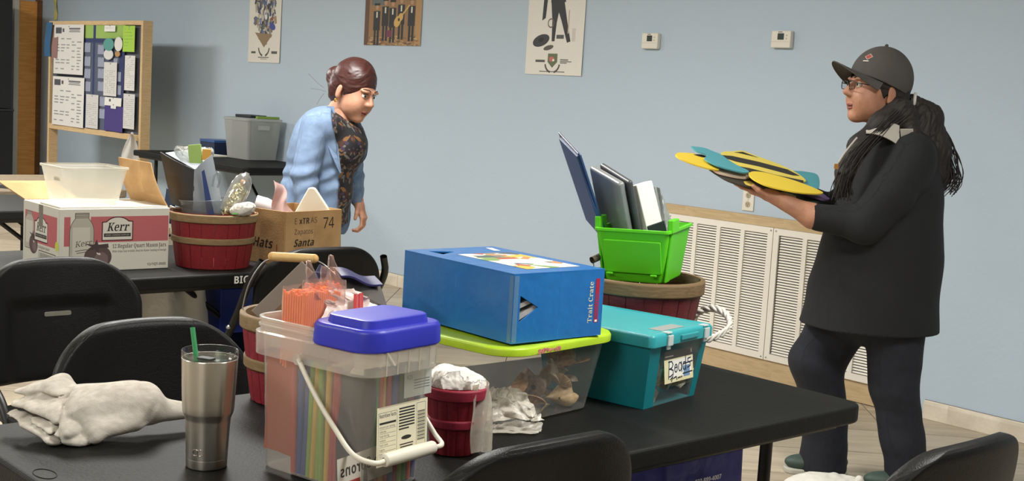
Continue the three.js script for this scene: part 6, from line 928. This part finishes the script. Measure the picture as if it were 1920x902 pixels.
  mesh('lock_strands', strands(50, [[0.02, 1.43, 0.12], [-0.07, 1.345, 0.15], [-0.14, 1.26, 0.165], [-0.175, 1.17, 0.17], [-0.175, 1.11, 0.165]], 0.026, 0.0016, 63), hairM, t);
  mesh('hair_tie', mv(new THREE.TorusGeometry(0.03, 0.006, 8, 24), 0.108, 1.475, 0.0, 0, PI / 2 - 0.3, 0.0).scale(1, 1, 1), std(0xc9c6bf, 0.6), t);
  // cap
  const felt = std(0x4a4744, 0.85, { bumpMap: T.cloth, bumpScale: 0.001 }), dome = ell([0.006, 0.062, 0], [0.121, 0.122, 0.099]), domeIn = ell([0.006, 0.06, 0], [0.112, 0.114, 0.092]), back = ell([0.125, 0.01, 0], [0.04, 0.032, 0.045]);
  const cap = mesh('cap', boxUV(inHead(nets((x, y, z) => Math.max(dome(x, y, z), -domeIn(x, y, z), 0.072 - y - (x + 0.1) * 0.36 - 0.0, -back(x, y, z)), [-0.14, -0.06, -0.12], [0.15, 0.2, 0.12], 0.004)), 10), felt, t);
  mesh('cap_brim', boxUV(inHead(thickSheet(24, 10, (u, v) => { const a = (u - 0.5) * 2.5, c = Math.cos(a), s = Math.sin(a); const r0x = 0.113, r0z = 0.092, ext = 0.086 * v * Math.pow(Math.max(0, Math.cos(a * 0.62)), 0.6); return V3(0.004 - c * r0x - ext * Math.max(0.3, c), 0.08 - (1 - c) * 0.028 + v * 0.032 * Math.max(0, c) - 0.062 * s * s * (0.3 + 0.7 * v), s * (r0z + ext * 0.18)); }, 0.004)), 10), felt, cap);
  mesh('cap_button', inHead(mv(new THREE.SphereGeometry(0.007, 12, 8), 0.012, 0.186, 0)), felt, cap);
  const patchAt = (a0, a1, e0, e1, lift) => gridMesh(8, 8, (u, v) => { const a = a0 + (a1 - a0) * u, e = e0 + (e1 - e0) * v, k = 1 + lift; return V3(0.006 - Math.cos(a) * Math.cos(e) * 0.121 * k, 0.062 + Math.sin(e) * 0.122 * k, Math.sin(a) * Math.cos(e) * 0.099 * k); });
  const logo = canvasTex(128, 128, (g, w, h) => { g.clearRect(0, 0, w, h); g.fillStyle = '#b9b2a8'; g.beginPath(); g.moveTo(w * 0.02, h * 0.45); g.lineTo(w * 0.5, h * 0.08); g.lineTo(w * 0.98, h * 0.45); g.lineTo(w * 0.5, h * 0.8); g.closePath(); g.fill(); g.fillStyle = '#a3423c'; g.beginPath(); g.moveTo(w * 0.1, h * 0.45); g.lineTo(w * 0.5, h * 0.15); g.lineTo(w * 0.9, h * 0.45); g.lineTo(w * 0.5, h * 0.73); g.closePath(); g.fill(); g.fillStyle = '#d9d4ca'; g.fillRect(w * 0.1, h * 0.88, w * 0.6, h * 0.09); });
  mesh('cap_emblem', inHead(patchAt(0.35, 0.75, 0.48, 0.82, 0.012)), std(0xffffff, 0.7, { map: logo, ...cutOut }), cap);
  mesh('cap_strap', inHead(tube([[0.1, -0.005, 0.058], [0.118, -0.008, 0.03], [0.124, -0.008, 0], [0.118, -0.008, -0.03], [0.1, -0.005, -0.058]], 0.006, 24, false, 8)), std(0xbdb9b0, 0.5), cap);
  // spectacles
  const fr = std(0x2a1d1b, 0.3); const rim = (s) => { const q = roundRect(0.047, 0.03, 0.011).getPoints(10).map((p) => [-0.1265 + Math.abs(p.x + s * 0) * 0.05, p.y + 0.03, s * 0.031 + p.x]); return tube(q, 0.0017, 60, true, 6); };
  const gl = mesh('spectacles', inHead(merge([rim(1), rim(-1), bar([-0.1255, 0.034, -0.008], [-0.1255, 0.034, 0.008], 0.0015), ...[1, -1].map((s) => tube([[-0.124, 0.038, s * 0.055], [-0.11, 0.037, s * 0.066], [-0.05, 0.03, s * 0.076], [0.0, 0.022, s * 0.081], [0.014, 0.012, s * 0.082]], 0.0018, 24, false, 6))])), fr, t);
  for (const s of [1, -1]) mesh('lens', inHead(mv(new THREE.ShapeGeometry(roundRect(0.045, 0.028, 0.011)), -0.1262, 0.03, s * 0.031, 0, -PI / 2, 0)), phys(0xf4f6f6, 0.03, { transmission: 1, thickness: 0, ior: 1.5 }), gl);
  // coat
  const lerp = (y, pts) => { for (let i = 0; i + 1 < pts.length; i++) if (y <= pts[i + 1][0]) { const k = Math.max(0, Math.min(1, (y - pts[i][0]) / (pts[i + 1][0] - pts[i][0]))); return pts[i][1] + (pts[i + 1][1] - pts[i][1]) * k; } return pts[pts.length - 1][1]; };
  const CX = [[0.6, 0.01], [0.75, 0.018], [0.9, 0.03], [1.05, 0.045], [1.2, 0.062], [1.36, 0.07]], RX = [[0.6, 0.262], [0.75, 0.247], [0.9, 0.232], [1.05, 0.205], [1.2, 0.165], [1.3, 0.12], [1.38, 0.06]], RZ = [[0.6, 0.235], [0.9, 0.222], [1.1, 0.21], [1.25, 0.185], [1.34, 0.12], [1.38, 0.06]];
  const trunk = (x, y, z) => { const cx = lerp(y, CX), rx = lerp(y, RX), rz = lerp(y, RZ), k = Math.hypot((x - cx) / rx, z / rz); return (k - 1) * Math.min(rx, rz) * 0.92; };
  const armN = [cone([0.075, 1.262, 0.165], [-0.01, 1.13, 0.205], 0.083, 0.084), cone([-0.01, 1.13, 0.205], [-0.1, 1.015, 0.21], 0.084, 0.07), cone([-0.1, 1.015, 0.21], [-0.272, 1.037, 0.165], 0.064, 0.049)], armF = [cone([0.075, 1.262, -0.165], [-0.1, 1.03, -0.21], 0.083, 0.066), cone([-0.1, 1.03, -0.21], [-0.21, 1.08, -0.2], 0.06, 0.048)];
  const sh = [cone([0.075, 1.285, -0.14], [0.075, 1.285, 0.14], 0.078, 0.078), ell([0.12, 1.3, 0], [0.085, 0.055, 0.13])], arms = blend([...armN, ...armF], 0.02), yoke = blend(sh, 0.03);
  const cuffPlane = (x, y, z) => -0.279 - x, neckHole = cone([0.035, 1.44, 0], [0.045, 1.3, 0], 0.085, 0.062);
  const fold = (x, y, z) => 0.0055 * Math.sin(y * 26 + x * 18 + z * 9 + 4 * fbm(x * 5, y * 5, z * 5, 2)) * fbm(x * 4 + 9, y * 4, z * 4, 2);
  const coat = (x, y, z) => { let d = smin(trunk(x, y, z), yoke(x, y, z), 0.05); d = smin(d, arms(x, y, z), 0.025); d += fold(x, y, z); const hem = 0.612 + 0.012 * (0.3 - x) * 0; return Math.max(d, hem - y, cuffPlane(x, y, z), -neckHole(x, y, z)); };
  mesh('coat', boxUV(nets(coat, [-0.32, 0.59, -0.32], [0.31, 1.42, 0.32], 0.0085), 5), std(0x0d1014, 0.88, { bumpMap: T.cloth, bumpScale: 0.001 }), t);
  const lining = std(0xb2ada3, 0.8);
  mesh('hood_lining', boxUV(thickSheet(14, 6, (u, v) => { const x = 1624 + 62 * u, top = 244 - 14 * Math.sin(u * PI * 0.8), bot = 250 + 24 * u * u; return V3(...l(x, top + (bot - top) * v, 0.135 + 0.03 * v)); }, 0.004), 6), lining, t);
  mesh('hood_lining', boxUV(thickSheet(6, 8, (u, v) => { const c = l(1688 + 24 * u + 3 * v, 242 + 34 * v, 0.165 - 0.03 * v); return V3(...c); }, 0.004), 6), lining, t);
  mesh('zip_edge', tube([l(1607, 258, 0.17), l(1585, 285, 0.18), l(1572, 305, 0.185)], 0.0035, 16, false, 6), std(0xa8a49c, 0.6), t);
  mesh('badge', mv(slab(roundRect(0.016, 0.02, 0.003), 0.003, 0.001), ...l(1568, 312, 0.205), PI / 2, 0, 0), std(0xa8783a, 0.4, { metalness: 0.5 }), t);
  // jeans and shoes
  const legs = blend([cone([-0.02, 0.74, -0.07], [-0.152, 0.45, -0.085], 0.13, 0.1), cone([-0.152, 0.45, -0.085], [-0.1, 0.22, -0.09], 0.1, 0.083), cone([-0.1, 0.22, -0.09], [-0.092, 0.03, -0.09], 0.083, 0.094), ell([0.03, 0.7, 0], [0.19, 0.16, 0.17])], 0.04), leg2 = blend([cone([0.085, 0.72, 0.07], [0.105, 0.4, 0.085], 0.125, 0.09), cone([0.105, 0.4, 0.085], [0.155, 0.2, 0.09], 0.088, 0.079), cone([0.155, 0.2, 0.09], [0.19, 0.04, 0.09], 0.079, 0.084)], 0.03);
  mesh('jeans', boxUV(nets((x, y, z) => Math.max(smin(legs(x, y, z), leg2(x, y, z), 0.03) + 0.005 * Math.sin(y * 34 + x * 25 + 3 * fbm(x * 7, y * 7, z * 7, 2)) * fbm(x * 5, y * 5 + 2, z * 5, 2), y - 0.82, 0.01 - y), [-0.3, 0.01, -0.26], [0.31, 0.84, 0.26], 0.0085), 6), std(0xffffff, 0.85, { map: blotchTex([15, 18, 28], [21, 26, 38], 10, 256, 6), bumpMap: T.cloth, bumpScale: 0.001 }), t);
  const shoeM = std(0x35473f, 0.6), soleM = std(0xb4b2a6, 0.7);
  for (const [hx, z] of [[-0.045, -0.09], [0.22, 0.09]]) { const s = blend([ell([hx - 0.02, 0.05, z], [0.07, 0.04, 0.042]), ell([hx - 0.12, 0.04, z], [0.08, 0.032, 0.044])], 0.03); const m = mesh('shoe', nets((x, y, zz) => Math.max(s(x, y, zz), 0.018 - y), [hx - 0.22, 0, z - 0.07], [hx + 0.08, 0.11, z + 0.07], 0.005), shoeM, t); mesh('sole', mv(slab(roundRect(0.25, 0.088, 0.04), 0.02, 0.004), hx - 0.075, 0.0, z), soleM, m); }
  // ------ the stack of cutout boards on her hands
  const O = V3(-0.47, 1.142, 0.0), ex = V3(Math.cos(0.222), -Math.sin(0.222), 0), ez = V3(0, -Math.sin(0.27), Math.cos(0.27)), en = ez.clone().cross(ex).normalize(), uz = ex.clone().cross(en).multiplyScalar(1);
  const toW = new THREE.Matrix4().makeRotationY(YAW).setPosition(base.x, 0, base.z), inv = toW.clone().invert(), Cl = CAM.clone().applyMatrix4(inv);
  const bp = (x, y, h) => { const d = ray(1260 + x / 6.194, 260 + y / 6.194).transformDirection(inv), o = O.clone().addScaledVector(en, h), k = o.clone().sub(Cl).dot(en) / d.dot(en), q = Cl.clone().addScaledVector(d, k).sub(O); return new THREE.Vector2(q.dot(ex), q.dot(uz)); };
  const shapeOf = (pts, h, smooth) => { const P = []; for (let i = 0; i < pts.length; i += 2) P.push(bp(pts[i], pts[i + 1], h)); return new THREE.Shape(smooth ? new THREE.SplineCurve([...P, P[0]]).getPoints(pts.length * 4).slice(0, -1) : P); };
  const basis = new THREE.Matrix4().makeBasis(ex, uz, ex.clone().cross(uz));
  const flip = Math.sign(ex.clone().cross(uz).dot(en));
  const sheetG = (pts, h, smooth, th) => { const g = new THREE.ExtrudeGeometry(shapeOf(pts, h, smooth), { depth: th, bevelEnabled: false, curveSegments: 8 }); if (flip < 0) g.translate(0, 0, -th); g.applyMatrix4(basis); const o = O.clone().addScaledVector(en, h - (flip < 0 ? 0 : th) + (flip < 0 ? 0 : 0)); g.translate(o.x, o.y, o.z); return g; };
  const board = (name, label, pts, h, color, smooth = true, extra = []) => { const q = thing(name, label, 'cutout', [base.x, 0, base.z], YAW, 'painted cutout boards in the stack'); mesh('board', sheetG(pts, h, smooth, 0.005), std(color, 0.7), q); for (const [n, p2, c2, sm2] of extra) mesh(n, sheetG(p2, h + 0.0047, sm2, 0.0012), std(c2, 0.7), q); return q; };
  const ylw = 0xe0c23a, teal = 0x4f9aa6, blk = 0x2b2824;
  board('green_board', 'dark green cutout board at the bottom of the stack', [1150, 580, 1300, 600, 1560, 650, 1730, 735, 1640, 748, 1380, 700, 1200, 640], 0.002, 0x33423c);
  board('white_board', 'white tipped cutout board low in the stack', [1185, 625, 1260, 622, 1380, 655, 1440, 690, 1360, 695, 1240, 662], 0.008, 0xd9d7d0);
  board('black_board', 'black and cream cutout board under the yellow wing', [430, 368, 600, 380, 900, 460, 1250, 560, 1350, 620, 1160, 615, 960, 580, 780, 545, 640, 500, 520, 430], 0.012, 0x3a342c, true, [['cream_patch', [830, 500, 900, 495, 960, 535, 930, 555, 860, 535], 0xdcc45a, true]]);
  board('peach_board', 'pale peach cutout board between the yellow wing and the black board', [400, 300, 620, 330, 880, 405, 890, 465, 800, 468, 640, 440, 500, 395], 0.02, 0xd9c0a8);
  board('purple_board', 'purple cutout board peeping out beside the coat sleeve', [1480, 600, 1700, 625, 1800, 690, 1826, 714, 1770, 726, 1640, 690, 1520, 650], 0.018, 0x5b4470);
  board('yellow_wing', 'long yellow wing cutout pointing away from the woman', [36, 198, 70, 176, 160, 178, 270, 190, 380, 228, 450, 285, 520, 345, 540, 372, 430, 362, 260, 314, 130, 264, 60, 228], 0.028, ylw, true, [['black_tip', [250, 186, 330, 186, 400, 208, 360, 218, 300, 204], blk, true]]);
  board('teal_end', 'teal cutout board sticking out at the coat end of the stack', [1400, 385, 1560, 398, 1690, 440, 1700, 590, 1600, 560, 1480, 500], 0.03, teal);
  board('bee_body', 'yellow and black striped bee body cutout on the stack', [600, 162, 720, 160, 820, 154, 1000, 222, 1200, 295, 1400, 385, 1525, 470, 1530, 512, 1300, 456, 1000, 392, 840, 352, 720, 300, 620, 240, 560, 192], 0.036, 0xdcc95c, true, [['stripe', [565, 192, 700, 204, 1000, 270, 1340, 360, 1480, 432, 1400, 428, 1000, 322, 750, 270, 610, 226], blk, false], ['stripe', [750, 318, 900, 345, 1200, 422, 1525, 488, 1525, 516, 1200, 466, 900, 392], blk, false], ['stripe', [725, 161, 820, 155, 1000, 222, 900, 197, 770, 167], blk, false]]);
  board('teal_wing', 'teal wavy wing cutout lying across the bee body', [216, 100, 300, 108, 380, 122, 480, 162, 560, 194, 630, 244, 740, 315, 885, 388, 830, 406, 700, 378, 540, 332, 430, 282, 372, 238, 408, 206, 330, 176, 256, 142], 0.042, teal);
  board('yellow_petal', 'yellow oval petal cutout lying on top of the stack', [888, 412, 940, 394, 1060, 404, 1240, 448, 1420, 500, 1600, 566, 1730, 625, 1742, 648, 1640, 652, 1460, 636, 1280, 604, 1090, 556, 960, 494, 900, 445], 0.044, 0xe2c63c);
}

// ---- the woman in the pale blue blazer
{
  const base = V3(-5.1, 0, -3.42), t = thing('person', 'woman in pale blue blazer bending behind the EXTRAS carton', 'person', [base.x, 0, base.z], YAW), l = (x, y, dz) => loc(base, x, y, dz);
  const skin = skinTex([172, 122, 98], [196, 146, 120], 9), HP = [0.095, 1.372, 0.03], HR = new THREE.Quaternion().setFromEuler(new THREE.Euler(0, 0, -0.12)).multiply(new THREE.Quaternion().setFromEuler(new THREE.Euler(0, 146 * RAD, 0))).multiply(new THREE.Quaternion().setFromEuler(new THREE.Euler(0.0, 0, 0.3)));
  const hf = headField({ wide: 1 }), inHead = (g) => placed(g, HP, HR);
  const inner = blend([cone([0.07, 1.3, 0.01], [0.02, 1.2, 0], 0.055, 0.075), ell([0.02, 1.1, 0], [0.11, 0.16, 0.14]), ell([-0.04, 0.88, 0], [0.12, 0.17, 0.14]), cone([-0.08, 0.78, -0.08], [-0.02, 0.42, -0.09], 0.09, 0.062), cone([-0.02, 0.42, -0.09], [-0.06, 0.06, -0.09], 0.06, 0.042), cone([-0.1, 0.78, 0.08], [-0.06, 0.42, 0.09], 0.09, 0.062), cone([-0.06, 0.42, 0.09], [-0.14, 0.06, 0.09], 0.06, 0.042), cone([-0.06, 0.04, -0.09], [0.05, 0.03, -0.07], 0.034, 0.024), cone([-0.14, 0.04, 0.09], [-0.03, 0.03, 0.11], 0.034, 0.024),
    cone([-0.05, 1.22, 0.14], [-0.085, 0.98, 0.18], 0.045, 0.04), cone([-0.085, 0.98, 0.18], [-0.05, 0.78, 0.2], 0.038, 0.026), cone([0.07, 1.2, -0.14], [0.085, 0.99, -0.17], 0.045, 0.04), cone([0.085, 0.99, -0.17], [0.135, 0.845, -0.1], 0.038, 0.026)], 0.03);
  const bodyG = nets(inner, [-0.25, 0, -0.3], [0.25, 1.36, 0.3], 0.013), headG = inHead(nets(hf, [-0.15, -0.17, -0.11], [0.13, 0.17, 0.11], 0.004));
  const dn = V3(0.165, 0.77, -0.09).sub(V3(0.135, 0.845, -0.1)).normalize(), q1 = new THREE.Quaternion().setFromRotationMatrix(new THREE.Matrix4().makeBasis(dn, V3(0.85, 0.35, 0.1).addScaledVector(dn, -V3(0.85, 0.35, 0.1).dot(dn)).normalize(), dn.clone().cross(V3(0.85, 0.35, 0.1).addScaledVector(dn, -V3(0.85, 0.35, 0.1).dot(dn)).normalize())));
  const hB = placed(nets(handField(0.75, 0.95), [-0.06, -0.11, -0.06], [0.2, 0.04, 0.09], 0.0035), [0.135, 0.845, -0.1], q1), hA = placed(nets(handField(0.4, 0.95), [-0.06, -0.11, -0.06], [0.2, 0.04, 0.09], 0.0035), [-0.05, 0.78, 0.2], [0, 0, -PI / 2]);
  mesh('body', boxUV(merge([bodyG, headG, hA, hB]), 5), skin, t);
  const white = std(0xd9d4cc, 0.3), dark = std(0x1c1512, 0.4);
  for (const s of [1, -1]) { const e = mesh('eye', inHead(mv(new THREE.SphereGeometry(0.0105, 18, 14), -0.0952, 0.032, s * 0.031)), white, t); mesh('iris', inHead(mv(new THREE.SphereGeometry(0.0072, 14, 10), -0.0998, 0.0325, s * 0.0315)), dark, e); mesh('eyebrow', inHead(tube([[-0.109, 0.061, s * 0.014], [-0.108, 0.067, s * 0.03], [-0.092, 0.062, s * 0.05]], 0.0022, 14, false, 6)), dark, t); mesh('lash_line', inHead(tube([[-0.1055, 0.043, s * 0.018], [-0.1075, 0.0455, s * 0.031], [-0.1, 0.042, s * 0.045]], 0.0017, 12, false, 5)), dark, e); }
  mesh('lips', inHead(merge([tube([[-0.1105, -0.0425, -0.018], [-0.1175, -0.041, 0], [-0.1105, -0.0425, 0.018]], 0.004, 14, false, 8), tube([[-0.108, -0.0515, -0.016], [-0.1145, -0.054, 0], [-0.108, -0.0515, 0.016]], 0.0046, 14, false, 8)])), std(0x8c4c48, 0.5), t);
  const hairM = std(0xffffff, 0.4, { map: woodTex([44, 20, 18], [78, 36, 30], 14, 256) }), face = ell([-0.08, -0.022, 0], [0.075, 0.088, 0.078]), earCut = ell([0.012, -0.004, 0.085], [0.024, 0.036, 0.03]), earCut2 = ell([0.012, -0.004, -0.085], [0.024, 0.036, 0.03]);
  const cap0 = blend([ell([0.016, 0.062, 0], [0.112, 0.108, 0.09]), ell([0.06, -0.01, 0], [0.062, 0.075, 0.072])], 0.03), bun = blend([ell([0.13, 0.03, -0.0], [0.05, 0.045, 0.045]), cone([0.12, 0.0, 0.0], [0.13, -0.07, 0.02], 0.03, 0.012)], 0.03);
  mesh('hair', boxUV(inHead(nets((x, y, z) => Math.max(smin(cap0(x, y, z), bun(x, y, z), 0.02) - 0.006 * (fbm(x * 16, y * 40 + Math.abs(z) * 30, z * 16, 3) - 0.5) * 2, -face(x, y, z), -earCut(x, y, z), -earCut2(x, y, z)), [-0.13, -0.12, -0.12], [0.2, 0.19, 0.12], 0.0045)), 7), hairM, t);
  mesh('loose_strands', merge([tube([l(608, 165, 0.02), l(596, 156, 0.02), l(586, 146, 0.02), l(578, 138, 0.02)], 0.0005, 16, false, 5), tube([l(612, 172, 0.02), l(598, 168, 0.03), l(582, 166, 0.03)], 0.0006, 16, false, 5), tube([l(608, 175, 0.03), l(600, 185, 0.03), l(594, 196, 0.03)], 0.0006, 16, false, 5)]), hairM, t);
  for (const s of [1, -1]) mesh('earring', inHead(merge([mv(new THREE.TorusGeometry(0.008, 0.003, 8, 18), 0.006, -0.043, s * 0.083, 0, PI / 2, 0)])), std(0xd9b25a, 0.2, { metalness: 1 }), t);
  // t-shirt, blazer, trousers
  const torso = blend([ell([0.035, 1.13, 0.0], [0.128, 0.15, 0.15]), ell([0.075, 1.115, 0.02], [0.085, 0.075, 0.125]), ell([-0.02, 0.94, 0], [0.135, 0.17, 0.145]), cone([0.0, 1.22, -0.12], [0.0, 1.22, 0.12], 0.07, 0.07), ell([-0.05, 0.78, 0], [0.15, 0.14, 0.165])], 0.04), neckHole = cone([0.1, 1.36, 0.03], [0.05, 1.24, 0.015], 0.07, 0.05);
  const tee = canvasTex(256, 256, (g, w, h) => { g.fillStyle = '#1d1c20'; g.fillRect(0, 0, w, h); reseed(17); const c = ['#5a3a26', '#7a5630', '#3a3048', '#5c5c5c', '#44261f', '#25232e', '#6e6a66']; for (let i = 0; i < 150; i++) { g.fillStyle = c[Math.floor(rnd() * 7)]; g.save(); g.translate(rr(0.02, 0.98) * w, rr(0.06, 0.94) * h); g.rotate(rr(0, 3)); g.beginPath(); g.ellipse(0, 0, rr(4, 20), rr(3, 9), 0, 0, 7); g.fill(); g.restore(); } });
  const teeG = boxUV(nets((x, y, z) => Math.max(torso(x, y, z) + 0.003 * Math.sin(y * 40 + x * 12), 0.76 - y, -neckHole(x, y, z)), [-0.24, 0.74, -0.22], [0.22, 1.33, 0.22], 0.009), 4.2);
  mesh('t_shirt', teeG, std(0xffffff, 0.8, { map: (() => { tee.wrapS = tee.wrapT = THREE.RepeatWrapping; return tee; })() }), t);
  const lap = (y) => (y > 1.06 ? 0.067 - (y - 1.06) * 0.2 : 0.066 - (1.06 - y) * 0.02), blueM = std(0xffffff, 0.8, { map: blotchTex([108, 130, 162], [122, 144, 174], 8, 256, 12), bumpMap: T.cloth, bumpScale: 0.0012 });
  const armsB = blend([cone([-0.05, 1.215, 0.145], [-0.085, 0.99, 0.195], 0.07, 0.06), cone([-0.085, 0.99, 0.195], [-0.05, 0.8, 0.21], 0.058, 0.05), cone([0.06, 1.2, -0.135], [0.085, 0.995, -0.17], 0.07, 0.055), cone([0.085, 0.995, -0.17], [0.13, 0.87, -0.11], 0.052, 0.04)], 0.02), flare = blend([cone([-0.07, 1.05, 0], [-0.1, 0.76, 0], 0.13, 0.155), ell([-0.05, 1.1, 0], [0.14, 0.2, 0.17])], 0.03);
  const blazer = (x, y, z) => { let d = Math.max(smin(torso(x, y, z) - 0.014, flare(x, y, z), 0.04), (z > -0.06 ? x - lap(y) : -1)); d = smin(d, Math.max(armsB(x, y, z), x - 0.15), 0.007); const cr = Math.exp(-(((y - 0.985) / 0.06) ** 2)) * 0.0042 + 0.0009; d += cr * Math.sin(y * 95 - x * 34 + z * 20 + 5 * fbm(x * 9, y * 9, z * 9, 2)) * (0.4 + fbm(x * 8 + 3, y * 8, z * 8, 2)); return Math.max(d, 0.7 - y, -neckHole(x, y, z)); };
  mesh('blazer', boxUV(nets(blazer, [-0.27, 0.68, -0.26], [0.2, 1.34, 0.28], 0.0075), 6), blueM, t);
  mesh('lapel', boxUV(thickSheet(6, 18, (u, v) => { const y = 1.31 - 0.3 * v, w = 0.05 * Math.sin(PI * Math.min(1, 0.2 + v * 0.8)); return V3(0.015 + 0.052 * v - u * w + 0.01, y, 0.105 + 0.05 * Math.sin(v * PI * 0.6) + u * 0.022); }, 0.004), 6), blueM, t);
  mesh('trousers', boxUV(nets((x, y, z) => Math.max(blend([cone([-0.06, 0.8, -0.08], [-0.02, 0.42, -0.09], 0.115, 0.08), cone([-0.02, 0.42, -0.09], [-0.06, 0.08, -0.09], 0.08, 0.065), cone([-0.08, 0.8, 0.08], [-0.06, 0.42, 0.09], 0.115, 0.08), cone([-0.06, 0.42, 0.09], [-0.14, 0.08, 0.09], 0.08, 0.065)], 0.03)(x, y, z), y - 0.86, 0.04 - y), [-0.28, 0.02, -0.26], [0.16, 0.9, 0.26], 0.014), 5), std(0x16171a, 0.85), t);
  for (const [hx, z] of [[-0.06, -0.09], [-0.14, 0.09]]) mesh('shoe', nets((x, y, zz) => Math.max(blend([ell([hx, 0.045, z], [0.06, 0.04, 0.042]), ell([hx + 0.09, 0.035, z + 0.01], [0.08, 0.03, 0.042])], 0.03)(x, y, zz), 0.002 - y), [hx - 0.1, 0, z - 0.08], [hx + 0.2, 0.11, z + 0.08], 0.008), std(0x1a1a1c, 0.5), t);
}
// white bag on the floor in front of the walking woman's feet
{
  const b = on(1552, 925, 'y', 0), t = thing('floor_bag', 'crumpled white plastic bag on the floor by the walking woman\'s feet', 'bag', [b.x, 0, b.z], YAW);
  mesh('bag_body', boxUV(nets((x, y, z) => Math.max(ell([0, 0.02, 0], [0.17, 0.056, 0.1])(x, y, z) - 0.02 * (fbm(x * 16, y * 16, z * 16, 3) - 0.5) + 0.012 * Math.abs(fbm(x * 22 + 3, y * 22, z * 22, 2) - 0.5), 0.001 - y), [-0.24, -0.01, -0.16], [0.24, 0.12, 0.16], 0.007), 5), std(0xd9d6cd, 0.6), t);
  mesh('bag_knot', mv(new THREE.SphereGeometry(0.016, 12, 8), 0.11, 0.062, 0.01), std(0xd2cfc6, 0.6), t);
}
renderer.render(scene, camera);
